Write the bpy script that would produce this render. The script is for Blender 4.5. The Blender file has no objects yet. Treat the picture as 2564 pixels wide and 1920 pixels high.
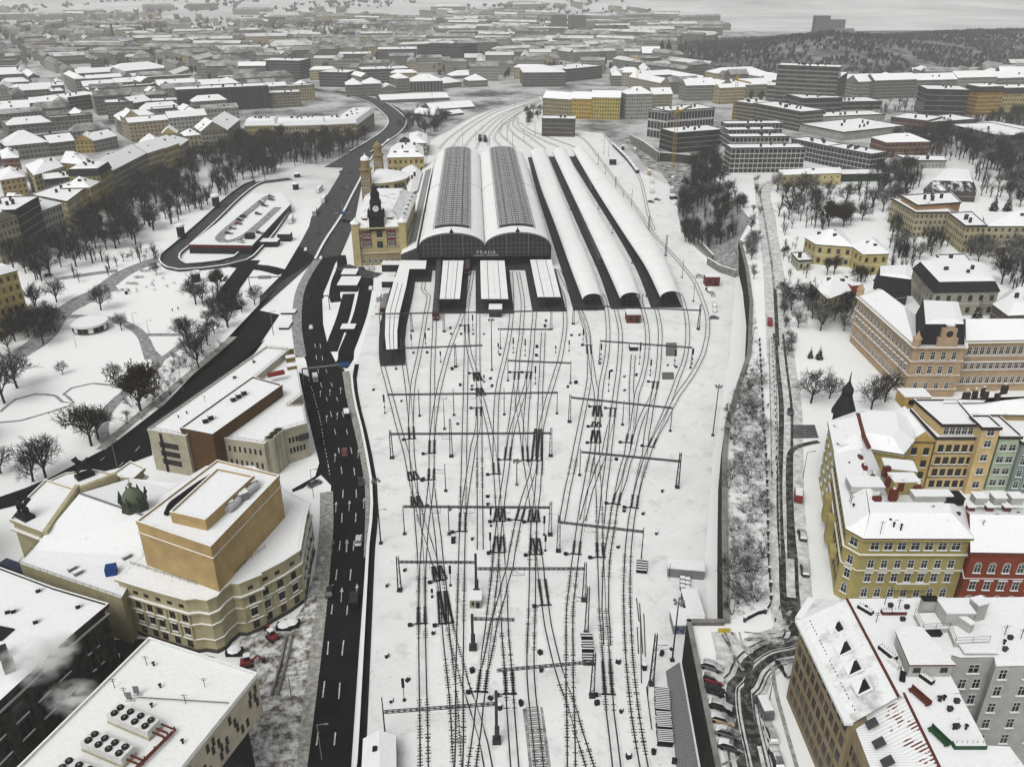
# Snowy aerial view of a railway terminus: setting, buildings, rail yard, trees and vehicles.
import bpy,math,random
from mathutils import Vector,Matrix,noise as mnoise
R=random.Random(11)
SC=bpy.context.scene
COL=SC.collection
F=2073.;PI_=math.radians(26.1);SP=math.sin(PI_);CP=math.cos(PI_);CH=130.
ZM={'F':(0,0,1),'T1':(0,0,2.572),'T2':(850,0,2.572),'T3':(1700,0,2.56),'Z4':(0,380,3.16),'Z5':(650,330,2.906),'Z6':(1250,330,2.906),'Z7':(1850,330,2.905),'B1':(0,850,3.011),'B2':(0,1370,3.011),'B3':(600,850,3.011),'B4':(600,1370,3.011),'B5':(1200,850,3.011),'B6':(1200,1370,3.011),'B7':(1864,850,3.011),'B8':(1864,1370,3.011),'Y1':(920,740,4.141),'Y2':(1340,740,4.141),'Y3':(920,1130,4.141),'Y4':(1340,1130,4.141),'Y5':(920,1520,4.141),'Y6':(1340,1520,4.141)}
def P(k,x,y,z=0.):
 a,b,s=ZM[k];u=(a+x/s-1282)/F;v=(b+y/s-960)/F
 t=(CH-z)/(SP+v*CP)
 return Vector((t*u,t*(CP-v*SP),z))
def PL(k,pts,z=0.):return[P(k,x,y,z) for x,y in pts]
def PM(lst,z=0.):
 """[(key, [(x,y)..]), ...] -> one polyline in metres"""
 o=[]
 for k,pts in lst:o+=PL(k,pts,z)
 return o
def pix(p):
 """photo pixel of a point (used for sorting labels only)"""
 d=Vector(p)-Vector((0,0,CH));dep=d.y*CP-d.z*SP
 return 1282+F*d.x/dep,960-F*(d.y*SP+d.z*CP)/dep
MATS={}
def nt(name):
 m=bpy.data.materials.new(name);m.use_nodes=True
 n=m.node_tree;b=n.nodes['Principled BSDF'];MATS[name]=m
 return m,n,b
def node(n,t,**kw):
 x=n.nodes.new(t)
 for k,v in kw.items():
  if k.startswith('i_'):
   key=k[2:];x.inputs[int(key) if key.isdigit() else key].default_value=v
  else:setattr(x,k,v)
 return x
def noise_ramp(n,scale,lo,hi,detail=4,coord='Object',pos=None,rough=.6):
 tc=node(n,'ShaderNodeTexCoord');nz=node(n,'ShaderNodeTexNoise',i_Scale=scale,i_Detail=detail,i_Roughness=rough)
 if pos=='geo':
  g=node(n,'ShaderNodeNewGeometry');n.links.new(g.outputs['Position'],nz.inputs['Vector'])
 else:n.links.new(tc.outputs[coord],nz.inputs['Vector'])
 mr=node(n,'ShaderNodeMapRange',i_1=lo,i_2=hi);n.links.new(nz.outputs['Fac'],mr.inputs[0])
 return mr.outputs[0]
def mixc(n,fac,a,b):
 m=node(n,'ShaderNodeMix',data_type='RGBA')
 if isinstance(fac,(int,float)):m.inputs['Factor'].default_value=fac
 else:n.links.new(fac,m.inputs['Factor'])
 for s,c in(('A',a),('B',b)):
  i=[q for q in m.inputs if q.name==s and q.type=='RGBA'][0]
  if isinstance(c,tuple):i.default_value=(*c,1)
  else:n.links.new(c,i)
 return[q for q in m.outputs if q.type=='RGBA'][0]
def mat(name,c,rough=.8,c2=None,scale=1.5,lo=.35,hi=.65,metal=0.,bump=0.,spec=.3,bscale=None):
 if name in MATS:return MATS[name]
 m,n,b=nt(name);b.inputs['Roughness'].default_value=rough;b.inputs['Metallic'].default_value=metal
 b.inputs['Specular IOR Level'].default_value=spec if rough<.5 else min(spec,.12)
 if c2 is None:c2=tuple(x*.82 for x in c)
 n.links.new(mixc(n,noise_ramp(n,scale,lo,hi,pos='geo'),c2,c),b.inputs['Base Color'])
 if bump:
  bp=node(n,'ShaderNodeBump',i_Strength=bump,i_Distance=.3)
  n.links.new(noise_ramp(n,bscale or scale*2,.2,.8,pos='geo'),bp.inputs['Height']);n.links.new(bp.outputs[0],b.inputs['Normal'])
 return m
def snow_mat(name,under,lo,hi,scale,white=(.83,.845,.84),sc2=2.2,lo2=.25,hi2=.75,grey=.9,speck=0):
 """snow that thins to the stuff under it where the noise is low"""
 m,n,b=nt(name);b.inputs['Roughness'].default_value=.85;b.inputs['Specular IOR Level'].default_value=.2
 w=mixc(n,noise_ramp(n,sc2,lo2,hi2,pos='geo'),tuple(x*grey for x in white),white)
 big=noise_ramp(n,scale,lo,hi,detail=7,pos='geo',rough=.68)
 body=mixc(n,big,under,w)
 if speck:body=mixc(n,noise_ramp(n,1.6,.29,.36,detail=3,pos='geo',rough=.8),tuple(x*.6 for x in under),body)
 n.links.new(body,b.inputs['Base Color'])
 bp=node(n,'ShaderNodeBump',i_Strength=.35,i_Distance=.25)
 n.links.new(noise_ramp(n,.9,.2,.8,detail=6,pos='geo'),bp.inputs['Height']);n.links.new(bp.outputs[0],b.inputs['Normal'])
 return m
def facade_mat(name,wx,wy,glass=(.025,.028,.032),blend=1.0,lit=.12):
 """plaster in the colour of its building (attribute Col) with window openings laid out one to a UV cell"""
 m,n,b=nt(name);L=n.links.new
 at=node(n,'ShaderNodeAttribute',attribute_name='Col')
 uv=node(n,'ShaderNodeUVMap');sx=node(n,'ShaderNodeSeparateXYZ');L(uv.outputs[0],sx.inputs[0])
 def band(o,lo,hi):
  f=node(n,'ShaderNodeMath',operation='FRACT');L(o,f.inputs[0])
  a=node(n,'ShaderNodeMath',operation='GREATER_THAN',i_1=lo);L(f.outputs[0],a.inputs[0])
  c=node(n,'ShaderNodeMath',operation='LESS_THAN',i_1=hi);L(f.outputs[0],c.inputs[0])
  k=node(n,'ShaderNodeMath',operation='MULTIPLY');L(a.outputs[0],k.inputs[0]);L(c.outputs[0],k.inputs[1]);return k.outputs[0]
 k=node(n,'ShaderNodeMath',operation='MULTIPLY');L(band(sx.outputs[0],*wx),k.inputs[0]);L(band(sx.outputs[1],*wy),k.inputs[1])
 fl=node(n,'ShaderNodeVectorMath',operation='FLOOR');L(uv.outputs[0],fl.inputs[0])
 wn=node(n,'ShaderNodeTexWhiteNoise',noise_dimensions='3D');L(fl.outputs[0],wn.inputs['Vector'])
 pw=node(n,'ShaderNodeMath',operation='POWER',i_1=4.);L(wn.outputs['Value'],pw.inputs[0])
 g=mixc(n,pw.outputs[0],glass,(lit,lit,lit*.95))
 dirt=mixc(n,noise_ramp(n,.25,.3,.75,pos='geo',detail=6),(.62,.6,.57),(1,1,1))
 mul=node(n,'ShaderNodeMix',data_type='RGBA',blend_type='MULTIPLY');mul.inputs['Factor'].default_value=1
 A=[q for q in mul.inputs if q.type=='RGBA'];L(at.outputs['Color'],A[0]);L(dirt,A[1])
 wall=[q for q in mul.outputs if q.type=='RGBA'][0]
 led=mixc(n,band(sx.outputs[1],.0,.045),wall,(.55,.55,.53))
 c=mixc(n,k.outputs[0],led,g);L(c,b.inputs['Base Color']);b.inputs['Specular IOR Level'].default_value=.15
 rr=node(n,'ShaderNodeMapRange',i_3=.85,i_4=.18);L(k.outputs[0],rr.inputs[0]);L(rr.outputs[0],b.inputs['Roughness'])
 return m
class MB:
 def __init__(s):s.v=[];s.f=[];s.m=[];s.uv={};s.c={}
 def poly(s,pts,mi=0,uv=None,col=None):
  i=len(s.v);s.v+=[tuple(p) for p in pts];s.f.append(tuple(range(i,i+len(pts))));s.m.append(mi)
  if uv:s.uv[len(s.f)-1]=uv
  if col:s.c[len(s.f)-1]=col
 def prism(s,pts,z0,z1,ms=0,mt=None,uvs=(3.,3.3),col=None,bottom=False,v0=0.,top=True):
  pts=ccw(pts);n=len(pts);u=0.
  for i in range(n):
   a,b=pts[i],pts[(i+1)%n];L=math.hypot(b[0]-a[0],b[1]-a[1])
   k=max(1,round(L/uvs[0]));hv=max(1,round((z1-z0)/uvs[1]))
   s.poly([(a[0],a[1],z0),(b[0],b[1],z0),(b[0],b[1],z1),(a[0],a[1],z1)],ms,[(u,v0),(u+k,v0),(u+k,v0+hv),(u,v0+hv)],col);u+=k
  if top:s.poly([(p[0],p[1],z1) for p in pts],ms if mt is None else mt,None,col)
  if bottom:s.poly([(p[0],p[1],z0) for p in reversed(pts)],ms,None,col)
 def box(s,c,d,mi=0,rz=0.,mt=None,col=None):
  """box standing on c (centre of its foot) of size d"""
  x,y=d[0]/2,d[1]/2;co,si=math.cos(rz),math.sin(rz)
  q=[(c[0]+co*a-si*b,c[1]+si*a+co*b) for a,b in((-x,-y),(x,-y),(x,y),(-x,y))]
  s.prism(q,c[2],c[2]+d[2],mi,mt,col=col,bottom=True)
 def bar(s,a,b,w,h=None,mi=0):
  h=w if h is None else h;a=Vector(a);b=Vector(b);d=b-a
  if d.length<1e-6:return
  d.normalize();up=Vector((0,0,1)) if abs(d.z)<.95 else Vector((0,1,0))
  x=d.cross(up).normalized()*w/2;y=x.cross(d).normalized()*h/2
  A=[a-x-y,a+x-y,a+x+y,a-x+y];B=[b-x-y,b+x-y,b+x+y,b-x+y]
  for i in range(4):j=(i+1)%4;s.poly([A[i],A[j],B[j],B[i]],mi)
  s.poly(A[::-1],mi);s.poly(B,mi)
 def tube(s,a,b,r0,r1,n=6,mi=0,cap=True):
  a=Vector(a);b=Vector(b);d=(b-a)
  if d.length<1e-6:return
  d.normalize();up=Vector((0,0,1)) if abs(d.z)<.95 else Vector((0,1,0));x=d.cross(up).normalized();y=d.cross(x)
  ra=[a+(x*math.cos(t)+y*math.sin(t))*r0 for t in[2*math.pi*i/n for i in range(n)]]
  rb=[b+(x*math.cos(t)+y*math.sin(t))*r1 for t in[2*math.pi*i/n for i in range(n)]]
  for i in range(n):j=(i+1)%n;s.poly([ra[i],ra[j],rb[j],rb[i]],mi)
  if cap:s.poly(rb,mi);s.poly(ra[::-1],mi)
 def strip(s,L_,R_,mi=0):
  for i in range(len(L_)-1):s.poly([L_[i],L_[i+1],R_[i+1],R_[i]],mi)
 def lathe(s,c,prof,n=16,mi=0,mats=None,ph=0.,sq=1.):
  for i in range(len(prof)-1):
   (r0,z0),(r1,z1)=prof[i],prof[i+1]
   for k in range(n):
    t0=ph+2*math.pi*k/n;t1=ph+2*math.pi*(k+1)/n
    q=[(c[0]+r0*math.cos(t0),c[1]+r0*math.sin(t0)*sq,c[2]+z0),(c[0]+r0*math.cos(t1),c[1]+r0*math.sin(t1)*sq,c[2]+z0),(c[0]+r1*math.cos(t1),c[1]+r1*math.sin(t1)*sq,c[2]+z1),(c[0]+r1*math.cos(t0),c[1]+r1*math.sin(t0)*sq,c[2]+z1)]
    if r0<1e-4:q=q[1:]
    elif r1<1e-4:q=q[:3]
    s.poly(q,mats[i] if mats else mi)
  if prof[-1][0]>1e-4:
   r,z=prof[-1];s.poly([(c[0]+r*math.cos(ph+2*math.pi*k/n),c[1]+r*math.sin(ph+2*math.pi*k/n)*sq,c[2]+z) for k in range(n)],mats[-1] if mats else mi)
 def build(s,name,mats,parent=None,smooth=False,merge=False,kind=None):
  me=bpy.data.meshes.new(name);off=Vector((0,0,0))
  if parent is not None:off=WORLD(parent)
  me.from_pydata([(p[0]-off.x,p[1]-off.y,p[2]-off.z) for p in s.v],[],s.f)
  for x in(mats if isinstance(mats,(list,tuple)) else[mats]):me.materials.append(x)
  me.polygons.foreach_set('material_index',s.m)
  if s.uv:
   ul=me.uv_layers.new(name='UVMap')
   for fi,q in s.uv.items():
    for li,w in zip(me.polygons[fi].loop_indices,q):ul.data[li].uv=w
  if s.c:
   ca=me.color_attributes.new('Col','FLOAT_COLOR','CORNER')
   for fi,q in s.c.items():
    for li in me.polygons[fi].loop_indices:ca.data[li].color=(*q,1)
  if smooth:me.polygons.foreach_set('use_smooth',[True]*len(s.f))
  if merge:
   import bmesh
   bm=bmesh.new();bm.from_mesh(me);bmesh.ops.remove_doubles(bm,verts=bm.verts,dist=1e-3);bm.to_mesh(me);bm.free()
  me.update()
  o=bpy.data.objects.new(name,me);COL.objects.link(o)
  if parent is not None:o.parent=parent
  if kind:o['kind']=kind
  return o
def WORLD(o):
 v=Vector((0,0,0))
 while o is not None:v+=o.location;o=o.parent
 return v
def area2(p):return sum(p[i][0]*p[(i+1)%len(p)][1]-p[(i+1)%len(p)][0]*p[i][1] for i in range(len(p)))
def ccw(p):return list(p) if area2(p)>0 else list(reversed(list(p)))
def inset(pts,d):
 """polygon moved inwards by d (outwards when d < 0)"""
 pts=ccw(pts);n=len(pts);out=[]
 for i in range(n):
  a,b,c=[Vector((q[0],q[1])) for q in(pts[i-1],pts[i],pts[(i+1)%n])]
  e0=(b-a).normalized();e1=(c-b).normalized();n0=Vector((-e0 .y,e0 .x));n1=Vector((-e1 .y,e1 .x))
  k=1+n0 .dot(n1);m=(n0+n1)/max(k,.3);out.append((b.x+m.x*d,b.y+m.y*d))
 return out
def tag(o,label=None,cat=None,group=None,kind=None):
 for k,v in(('label',label),('category',cat),('group',group),('kind',kind)):
  if v:o[k]=v
 return o
def empty(name,loc,rz=0.,label=None,cat=None,group=None):
 o=bpy.data.objects.new(name,None);COL.objects.link(o);o.location=loc;o.rotation_euler.z=rz;o.empty_display_size=.5
 return tag(o,label,cat,group)
def kids(o):return KID.get(o.name,None) or[c for c in o.children]
KID={}
def dup(root,loc,rz=0.,sc=1.,label=None,group=None,cache={}):
 """copy of a thing with copies of its parts and sub-parts"""
 r=root.copy();COL.objects.link(r);r.location=loc;r.rotation_euler.z=rz
 r.scale=(sc,sc,sc) if isinstance(sc,(int,float)) else sc
 if label:r['label']=label
 if group:r['group']=group
 if root.name not in cache:cache[root.name]=[(c,list(c.children)) for c in root.children]
 for ch,gs in cache[root.name]:
  c=ch.copy();COL.objects.link(c);c.parent=r
  for g in gs:d=g.copy();COL.objects.link(d);d.parent=c
 return r
def smooth_line(pts,step=3.):
 """Catmull-Rom through pts, about one point every step metres"""
 p=[Vector(q) for q in pts];p=[p[0]*2-p[1]]+p+[p[-1]*2-p[-2]];o=[]
 for i in range(1,len(p)-2):
  a,b,c,d=p[i-1:i+3];n=max(1,int((c-b).length/step))
  for k in range(n):
   t=k/n;o.append(.5*((2*b)+(c-a)*t+(2*a-5*b+4*c-d)*t*t+(3*b-a-3*c+d)*t**3))
 return o+[p[-2]]
def offset_line(l,d):
 o=[]
 for i in range(len(l)):
  t=(l[min(i+1,len(l)-1)]-l[max(i-1,0)]);t.z=0;t.normalize();o.append(l[i]+Vector((t.y,-t.x,0))*d)
 return o
def ribbon(mb,line,d0,d1,z,mi=0):
 a=[Vector((q.x,q.y,z)) for q in offset_line(line,d0)];b=[Vector((q.x,q.y,z)) for q in offset_line(line,d1)]
 mb.strip(a,b,mi)
ORD=['first','second','third','fourth','fifth','sixth','seventh','eighth','ninth','tenth','eleventh','twelfth','13th','14th','15th','16th','17th','18th','19th','20th']
def place_labels(items,base,row=7,noun='row'):
 """singles out like things by the row they stand in (nearest row first) and their place in it"""
 it=sorted(items,key=lambda o:-pix(o.location)[1]);rows=[it[i:i+row] for i in range(0,len(it),row)]
 for ri,r in enumerate(rows):
  r.sort(key=lambda o:pix(o.location)[0])
  rn='nearest '+noun if ri==0 else('farthest '+noun if ri==len(rows)-1 and ri>0 else(ORD[ri] if ri<20 else str(ri+1)+'th')+' '+noun+' back')
  for i,o in enumerate(r):
   pos='leftmost' if i==0 else('rightmost' if i==len(r)-1 else ORD[i]+' from left')
   b=o.get('base') or base;o['label']=f"{b}, {pos}, {rn}"
 for o in items:
  if 'base' in o:del o['base']
SNOW=snow_mat('snow',(.45,.46,.46),.02,.3,.35)
YARD=snow_mat('trodden_snow',(.42,.42,.41),.2,.46,.16,white=(.80,.815,.80),sc2=.1,lo2=.3,hi2=.7,grey=.9,speck=1)
ROOFSNOW=snow_mat('roof_snow',(.2,.18,.165),.2,.36,.42,white=(.86,.87,.87))
ROOFTHIN=snow_mat('thin_roof_snow',(.10,.07,.06),.34,.5,.35,white=(.82,.83,.83))
SLUSH=snow_mat('slush',(.13,.13,.13),.36,.7,.5,white=(.46,.465,.46))
VERGE=snow_mat('dirty_verge_snow',(.16,.15,.13),.34,.66,.9,white=(.48,.48,.45))
ASPH=mat('asphalt',(.013,.013,.014),.75,(.007,.007,.008),.15,spec=.03)
ASPHS=snow_mat('snow_dusted_asphalt',(.03,.03,.032),.38,.85,.3,white=(.12,.122,.125))
PAINT=mat('road_paint',(.62,.62,.6),.7,(.3,.3,.3),.9)
RAIL=mat('rail_steel',(.035,.032,.03),.5,(.02,.02,.02),2.)
GROOVE=mat('rail_groove',(.04,.039,.037),.9,(.14,.14,.14),.8,.3,.6)
BALLAST=mat('wet_ballast',(.018,.017,.017),.9,(.008,.008,.008),3.)
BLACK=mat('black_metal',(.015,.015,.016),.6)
IRON=mat('dark_iron',(.045,.045,.047),.6,(.025,.025,.026),.6)
STEEL=mat('grey_steel',(.2,.205,.21),.5)
WHITE=mat('white_paint',(.72,.73,.71),.7)
CONC=mat('concrete',(.26,.25,.235),.9,(.13,.125,.115),.3,.3,.7)
DARKCONC=mat('stained_concrete',(.075,.07,.065),.9,(.03,.028,.027),.35,.3,.7)
GLASS=mat('dark_glass',(.012,.014,.016),.15,(.02,.022,.024),.4,spec=.3)
WOOD=mat('dark_wood',(.05,.042,.035),.85)
RED=mat('red_paint',(.22,.03,.025),.55)
FAC={'classic':facade_mat('facade_classic',(.31,.69),(.25,.72)),'ribbon':facade_mat('facade_ribbon',(.04,.96),(.35,.78),lit=.07),'strip':facade_mat('facade_strip',(.2,.8),(.1,.93),lit=.07),'grid':facade_mat('facade_grid',(.07,.93),(.1,.88),lit=.06),'small':facade_mat('facade_small',(.4,.62),(.3,.6))}
BLANK=facade_mat('facade_blank',(2.,3.),(2.,3.))
cam=bpy.data.objects.new('camera',bpy.data.cameras.new('camera'));COL.objects.link(cam);SC.camera=cam
cam.location=(0,0,CH);cam.rotation_euler=(math.pi/2-PI_,0,0)
cam.data.sensor_width=36;cam.data.lens=F/2564*36;cam.data.clip_start=.5;cam.data.clip_end=60000
w=bpy.data.worlds.new('World');SC.world=w;w.use_nodes=True;n=w.node_tree;bg=n.nodes['Background']
SUN_EL,SUN_AZ=math.radians(54),math.radians(212)
sky=node(n,'ShaderNodeTexSky',sky_type='NISHITA',sun_disc=False,sun_elevation=SUN_EL,sun_rotation=SUN_AZ,dust_density=6.,air_density=1.5)
hs=node(n,'ShaderNodeHueSaturation',i_Saturation=.08);n.links.new(sky.outputs[0],hs.inputs['Color']);n.links.new(hs.outputs[0],bg.inputs['Color'])
bg.inputs['Strength'].default_value=.105
sl=bpy.data.lights.new('sun','SUN');sl.energy=1.05;sl.angle=math.radians(35);sl.color=(1,.985,.96)
so=bpy.data.objects.new('sun',sl);COL.objects.link(so)
sd=Vector((math.sin(SUN_AZ)*math.cos(SUN_EL),math.cos(SUN_AZ)*math.cos(SUN_EL),math.sin(SUN_EL)))
so.rotation_euler=sd.to_track_quat('Z','Y').to_euler()
SC.view_settings.view_transform='Standard';SC.view_settings.look='None';SC.view_settings.exposure=0.;SC.view_settings.gamma=1.
SC.render.engine='CYCLES'
cy=SC.cycles;cy.max_bounces=5;cy.diffuse_bounces=1;cy.glossy_bounces=2;cy.transparent_max_bounces=6;cy.volume_bounces=4
cy.use_denoising=True;cy.denoiser='OPENIMAGEDENOISE';cy.sample_clamp_indirect=6.;cy.pixel_filter_type='BLACKMAN_HARRIS';cy.filter_width=1.4
hm=bpy.data.materials.new('haze_air');hm.use_nodes=True;n=hm.node_tree;n.nodes.remove(n.nodes['Principled BSDF'])
pv=node(n,'ShaderNodeVolumePrincipled');pv.inputs['Density'].default_value=.00013;pv.inputs['Color'].default_value=(.985,.99,.98,1);pv.inputs['Anisotropy'].default_value=0.
n.links.new(pv.outputs[0],n.nodes['Material Output'].inputs['Volume'])
hz=MB();hz.prism([(-5200,-300),(5200,-300),(5200,7600),(-5200,7600)],-1.2,175,bottom=True);hz.build('haze',hm,kind='stuff')
ZP=10.6
gm,n,b=nt('snowy_ground');b.inputs['Roughness'].default_value=.9
geo=node(n,'ShaderNodeNewGeometry');sx=node(n,'ShaderNodeSeparateXYZ');n.links.new(geo.outputs['Position'],sx.inputs[0])
far=node(n,'ShaderNodeMapRange',i_1=500.,i_2=700.);n.links.new(sx.outputs['Y'],far.inputs[0])
patch=mixc(n,noise_ramp(n,.018,.38,.56,detail=8,pos='geo',rough=.7),(.06,.06,.06),(.5,.505,.5))
near=mixc(n,noise_ramp(n,.25,.04,.3,detail=7,pos='geo',rough=.7),(.5,.5,.5),(.83,.84,.83))
n.links.new(mixc(n,far.outputs[0],near,patch),b.inputs['Base Color'])
g=MB();g.poly([(-5000,-200,-.05),(5000,-200,-.05),(5000,7400,-.05),(-5000,7400,-.05)]);g.build('ground',gm,kind='structure')
ZL=[.0]
def area(name,pts,m,z=None,label=None):
 """flat sheet; every sheet lies on a level of its own"""
 ZL[0]+=.004;zz=ZL[0] if z is None else z
 mb=MB();mb.poly([(p[0],p[1],zz) for p in ccw(pts)]);o=mb.build(name,m,kind='structure');return tri(o)
def tri(o):
 import bmesh
 bm=bmesh.new();bm.from_mesh(o.data);bmesh.ops.triangulate(bm,faces=[f for f in bm.faces if len(f.verts)>4]);bm.to_mesh(o.data);bm.free();return o
def way(name,line,w,m,z=None,w1=None):
 ZL[0]+=.004;zz=ZL[0] if z is None else z
 l=smooth_line(line,4.);mb=MB();ribbon(mb,l,-w/2,w/2,zz);o=mb.build(name,m,kind='structure');return l
area('rail_yard',PM([('B4',[(975,2000)]),('B4',[(985,600)]),('B3',[(1040,1500),(1010,1200),(975,900),(900,560),(880,200)]),('Z5',[(820,1300),(1000,900),(1150,560)]),('T2',[(590,900),(900,730),(1300,620)]),('T2',[(1330,820),(1700,860),(1850,1000)]),('Z6',[(1000,280),(1290,420),(1310,760),(1500,950),(1720,1070)]),('B5',[(1890,100),(1760,900),(1700,1656)]),('B6',[(1720,560),(1545,860),(1640,1700),(1690,2000)])]),YARD)
def path(k,pts,w,m=SLUSH,name='path'):way(name,PL(k,pts),w,m)
path('Z4',[(1290,840),(1000,950),(800,1090),(640,1190),(470,1290),(330,1480),(120,1620)],9.)
path('Z4',[(930,1080),(700,1130),(500,1250),(440,1300)],7.)
path('Z4',[(240,1305),(470,1300),(830,1315),(1000,1365),(1120,1450),(1190,1640)],4.)
path('Z4',[(1140,1447),(1490,1447)],3.)
path('B1',[(1090,0),(1130,90),(1190,175),(1040,330),(900,440),(790,570),(770,720),(850,800)],4.2)
path('B1',[(1180,180),(1290,100),(1400,15)],3.)
path('B1',[(0,545),(120,450),(260,412),(420,425),(470,470),(560,480),(520,440),(480,410),(540,365),(700,330),(850,345)],1.1)
path('B1',[(0,625),(160,610),(330,560),(520,500),(560,470)],1.)
path('Z4',[(430,1010),(700,970),(930,940)],5.)
HWY=PM([('B4',[(380,2000),(455,1656),(520,1150),(600,560),(665,0)]),('B3',[(690,1100),(612,1020),(480,1120),(400,1150),(395,1130),(570,1030),(600,930),(510,560),(470,360),(440,245),(525,282),(500,160),(465,0)]),('Z5',[(325,1640),(285,1400),(300,1200),(330,1060),(385,955)]),('Z5',[(400,930),(460,800),(560,660),(690,660),(650,760),(590,900),(550,960),(505,1080),(455,1200),(462,1400),(505,1590)]),('B3',[(690,100),(740,200),(790,225),(800,330),(868,600),(925,850),(962,1100),(967,1270),(950,1656)]),('B4',[(905,700),(840,1656),(800,2000)])])
area('highway',HWY,ASPH)
area('station_road',PM([('Z5',[(285,830),(360,690),(375,625),(450,530),(560,350),(640,205),(700,140),(830,60),(900,0),(1045,0),(930,65),(830,165),(770,255),(760,330),(740,400),(690,660),(590,900),(420,925),(0,1300),(0,1200),(160,1040)])]),ASPHS)
area('highway',PM([('Z5',[(285,830),(170,1030),(0,1220)]),('Z4',[(2240,1010),(2020,1270),(1720,1656)]),('B1',[(1790,0),(1250,480),(835,800),(380,1040),(190,1120),(0,1185),(-150,1200),(-150,1300),(0,1280),(330,1200),(650,1030),(900,965),(1150,870),(1120,690),(1330,540),(1550,370),(2000,0)]),('Z4',[(1980,1640),(2212,1290)]),('Z5',[(0,1300),(160,1090),(420,925)])]),ASPH)
HB=PL('T2',[(-30,1080),(130,985),(260,905),(335,850),(370,790),(330,730),(230,660),(100,620),(-60,590)])
way('highway',HB,17.,ASPHS)
way('highway',PL('T2',[(380,860),(440,805),(420,760),(330,690),(200,640),(100,615)]),12.,ASPHS)
way('street',PL('T2',[(-100,590),(-230,560),(-310,500),(-350,440)]),16.,ASPHS)
path('Z5',[(590,900),(600,980),(560,1090),(545,1200),(560,1240)],5.,ASPH,'slip_road')
path('Z5',[(650,1180),(610,1340),(560,1480),(515,1600)],5.5,ASPH,'slip_road')
way('slip_road',PM([('Z5',[(720,1000),(780,1070),(765,1180),(735,1320),(690,1450),(630,1600)]),('B3',[(800,150),(755,215)])]),6.,ASPH)
way('slip_road',PM([('Z5',[(600,980),(690,1010),(800,1040),(860,1050)])]),9.,ASPHS)
LOOP=PM([('Z4',[(2300,215),(2110,240),(2000,262),(1850,370),(1650,560),(1450,740),(1350,830),(1360,890),(1450,925),(1600,915),(1760,895),(1900,860),(1990,780),(2100,660),(2240,470)])])
way('ramp_road',LOOP,9.,ASPHS)
path('Z4',[(1990,860),(1900,980),(1800,1120),(1790,1200),(1850,1260)],9.,ASPH,'slip_road')
path('Z4',[(1830,890),(1960,910),(2090,920),(2250,960)],8.,ASPH,'slip_road')
for pts in([(1990,590),(1860,690),(1720,690),(1700,670),(1790,600),(1900,520),(2070,380),(2130,330)],[(2180,470),(2050,600),(1930,680),(1800,710)]):path('Z4',pts,4.,SLUSH,'parking_lane')
way('verge',PM([('B3',[(655,1150),(655,1400)]),('B4',[(640,20),(592,500),(512,1120),(430,1700)])]),3.6,VERGE)
way('verge',PM([('B3',[(800,240),(830,420),(870,580),(905,720),(945,900),(975,1080),(985,1270),(975,1640)])]),2.6,VERGE)
path('Z5',[(430,920),(350,1040),(290,1180),(270,1400),(300,1640)],4.,SLUSH,'verge')
way('verge',PL('B1',[(1760,-20),(1600,120),(1420,270),(1250,420),(1030,590),(830,760),(760,830)]),3.,VERGE)
area('service_yard',PM([('B2',[(780,700),(1150,690),(1500,800),(1620,830),(1500,900),(900,1300),(500,1656),(0,1656),(0,1150),(500,700)])]),mat('wet_court',(.03,.03,.03),.9,(.015,.015,.015),.4))  # near-black ground of the court
area('building_site',PM([('B4',[(0,700),(120,640),(400,560),(480,450),(610,60),(640,60),(560,560),(470,1250),(420,1700),(0,1700)])]),snow_mat('site_snow',(.12,.1,.08),.4,.6,.45,white=(.72,.73,.72)))
WALLT=PM([('B6',[(1795,1750),(1562,575),(1840,575),(1832,100)]),('B5',[(1830,1300),(1832,900),(1852,650),(1955,310),(2020,120)]),('Z6',[(1812,1500),(1822,1240),(1792,1000),(1742,800)])],ZP)
CREST=PM([('Z6',[(1742,800),(1830,640),(1640,420),(1575,340),(1600,215)]),('T3',[(240,1000),(300,900),(280,830)])],ZP)
plate=[Vector((WALLT[0].x+1.5,20,ZP))]+WALLT+CREST+[Vector((p.x,p.y,ZP)) for p in PL('T3',[(700,690),(1300,600),(2212,600)],ZP)]+[Vector((760,900,ZP)),Vector((500,20,ZP))]
mb=MB();mb.poly(plate);PLAT=tri(mb.build('street_plateau',gm,kind='structure'))
TOE=PL('Z6',[(1742,1060),(1560,960),(1350,770),(1300,620),(1295,470),(1325,300),(1440,215)])+PL('T3',[(230,1010),(250,900),(240,830)])
mb=MB()
cr=[WALLT[-1]]+CREST
import itertools
def resample(l,n):
 d=[0.]
 for a,c in zip(l,l[1:]):d.append(d[-1]+(Vector(c)-Vector(a)).length)
 o=[]
 for i in range(n):
  t=d[-1]*i/(n-1);j=max(k for k in range(len(d)) if d[k]<=t+1e-9);j=min(j,len(l)-2)
  f=(t-d[j])/max(1e-9,d[j+1]-d[j]);o.append(Vector(l[j]).lerp(Vector(l[j+1]),f))
 return o
A=resample(TOE,24);B_=resample(cr,24);ROWS=[[a.lerp(c,k/5)+Vector((0,0,(R.random()-.5)*1.2 if 0<k<5 else 0)) for a,c in zip(A,B_)] for k in range(6)]
for r0,r1 in zip(ROWS,ROWS[1:]):mb.strip(r0,r1)
mb.build('slope',SLUSH,kind='structure')
mb=MB();e=PL('T3',[(280,830),(700,690),(1300,600),(2212,600)],ZP)+[Vector((760,900,ZP))]
mb.strip(e,[p+Vector((0,40,-ZP-.04)) for p in e]);mb.build('slope',SNOW,kind='structure')
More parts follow.
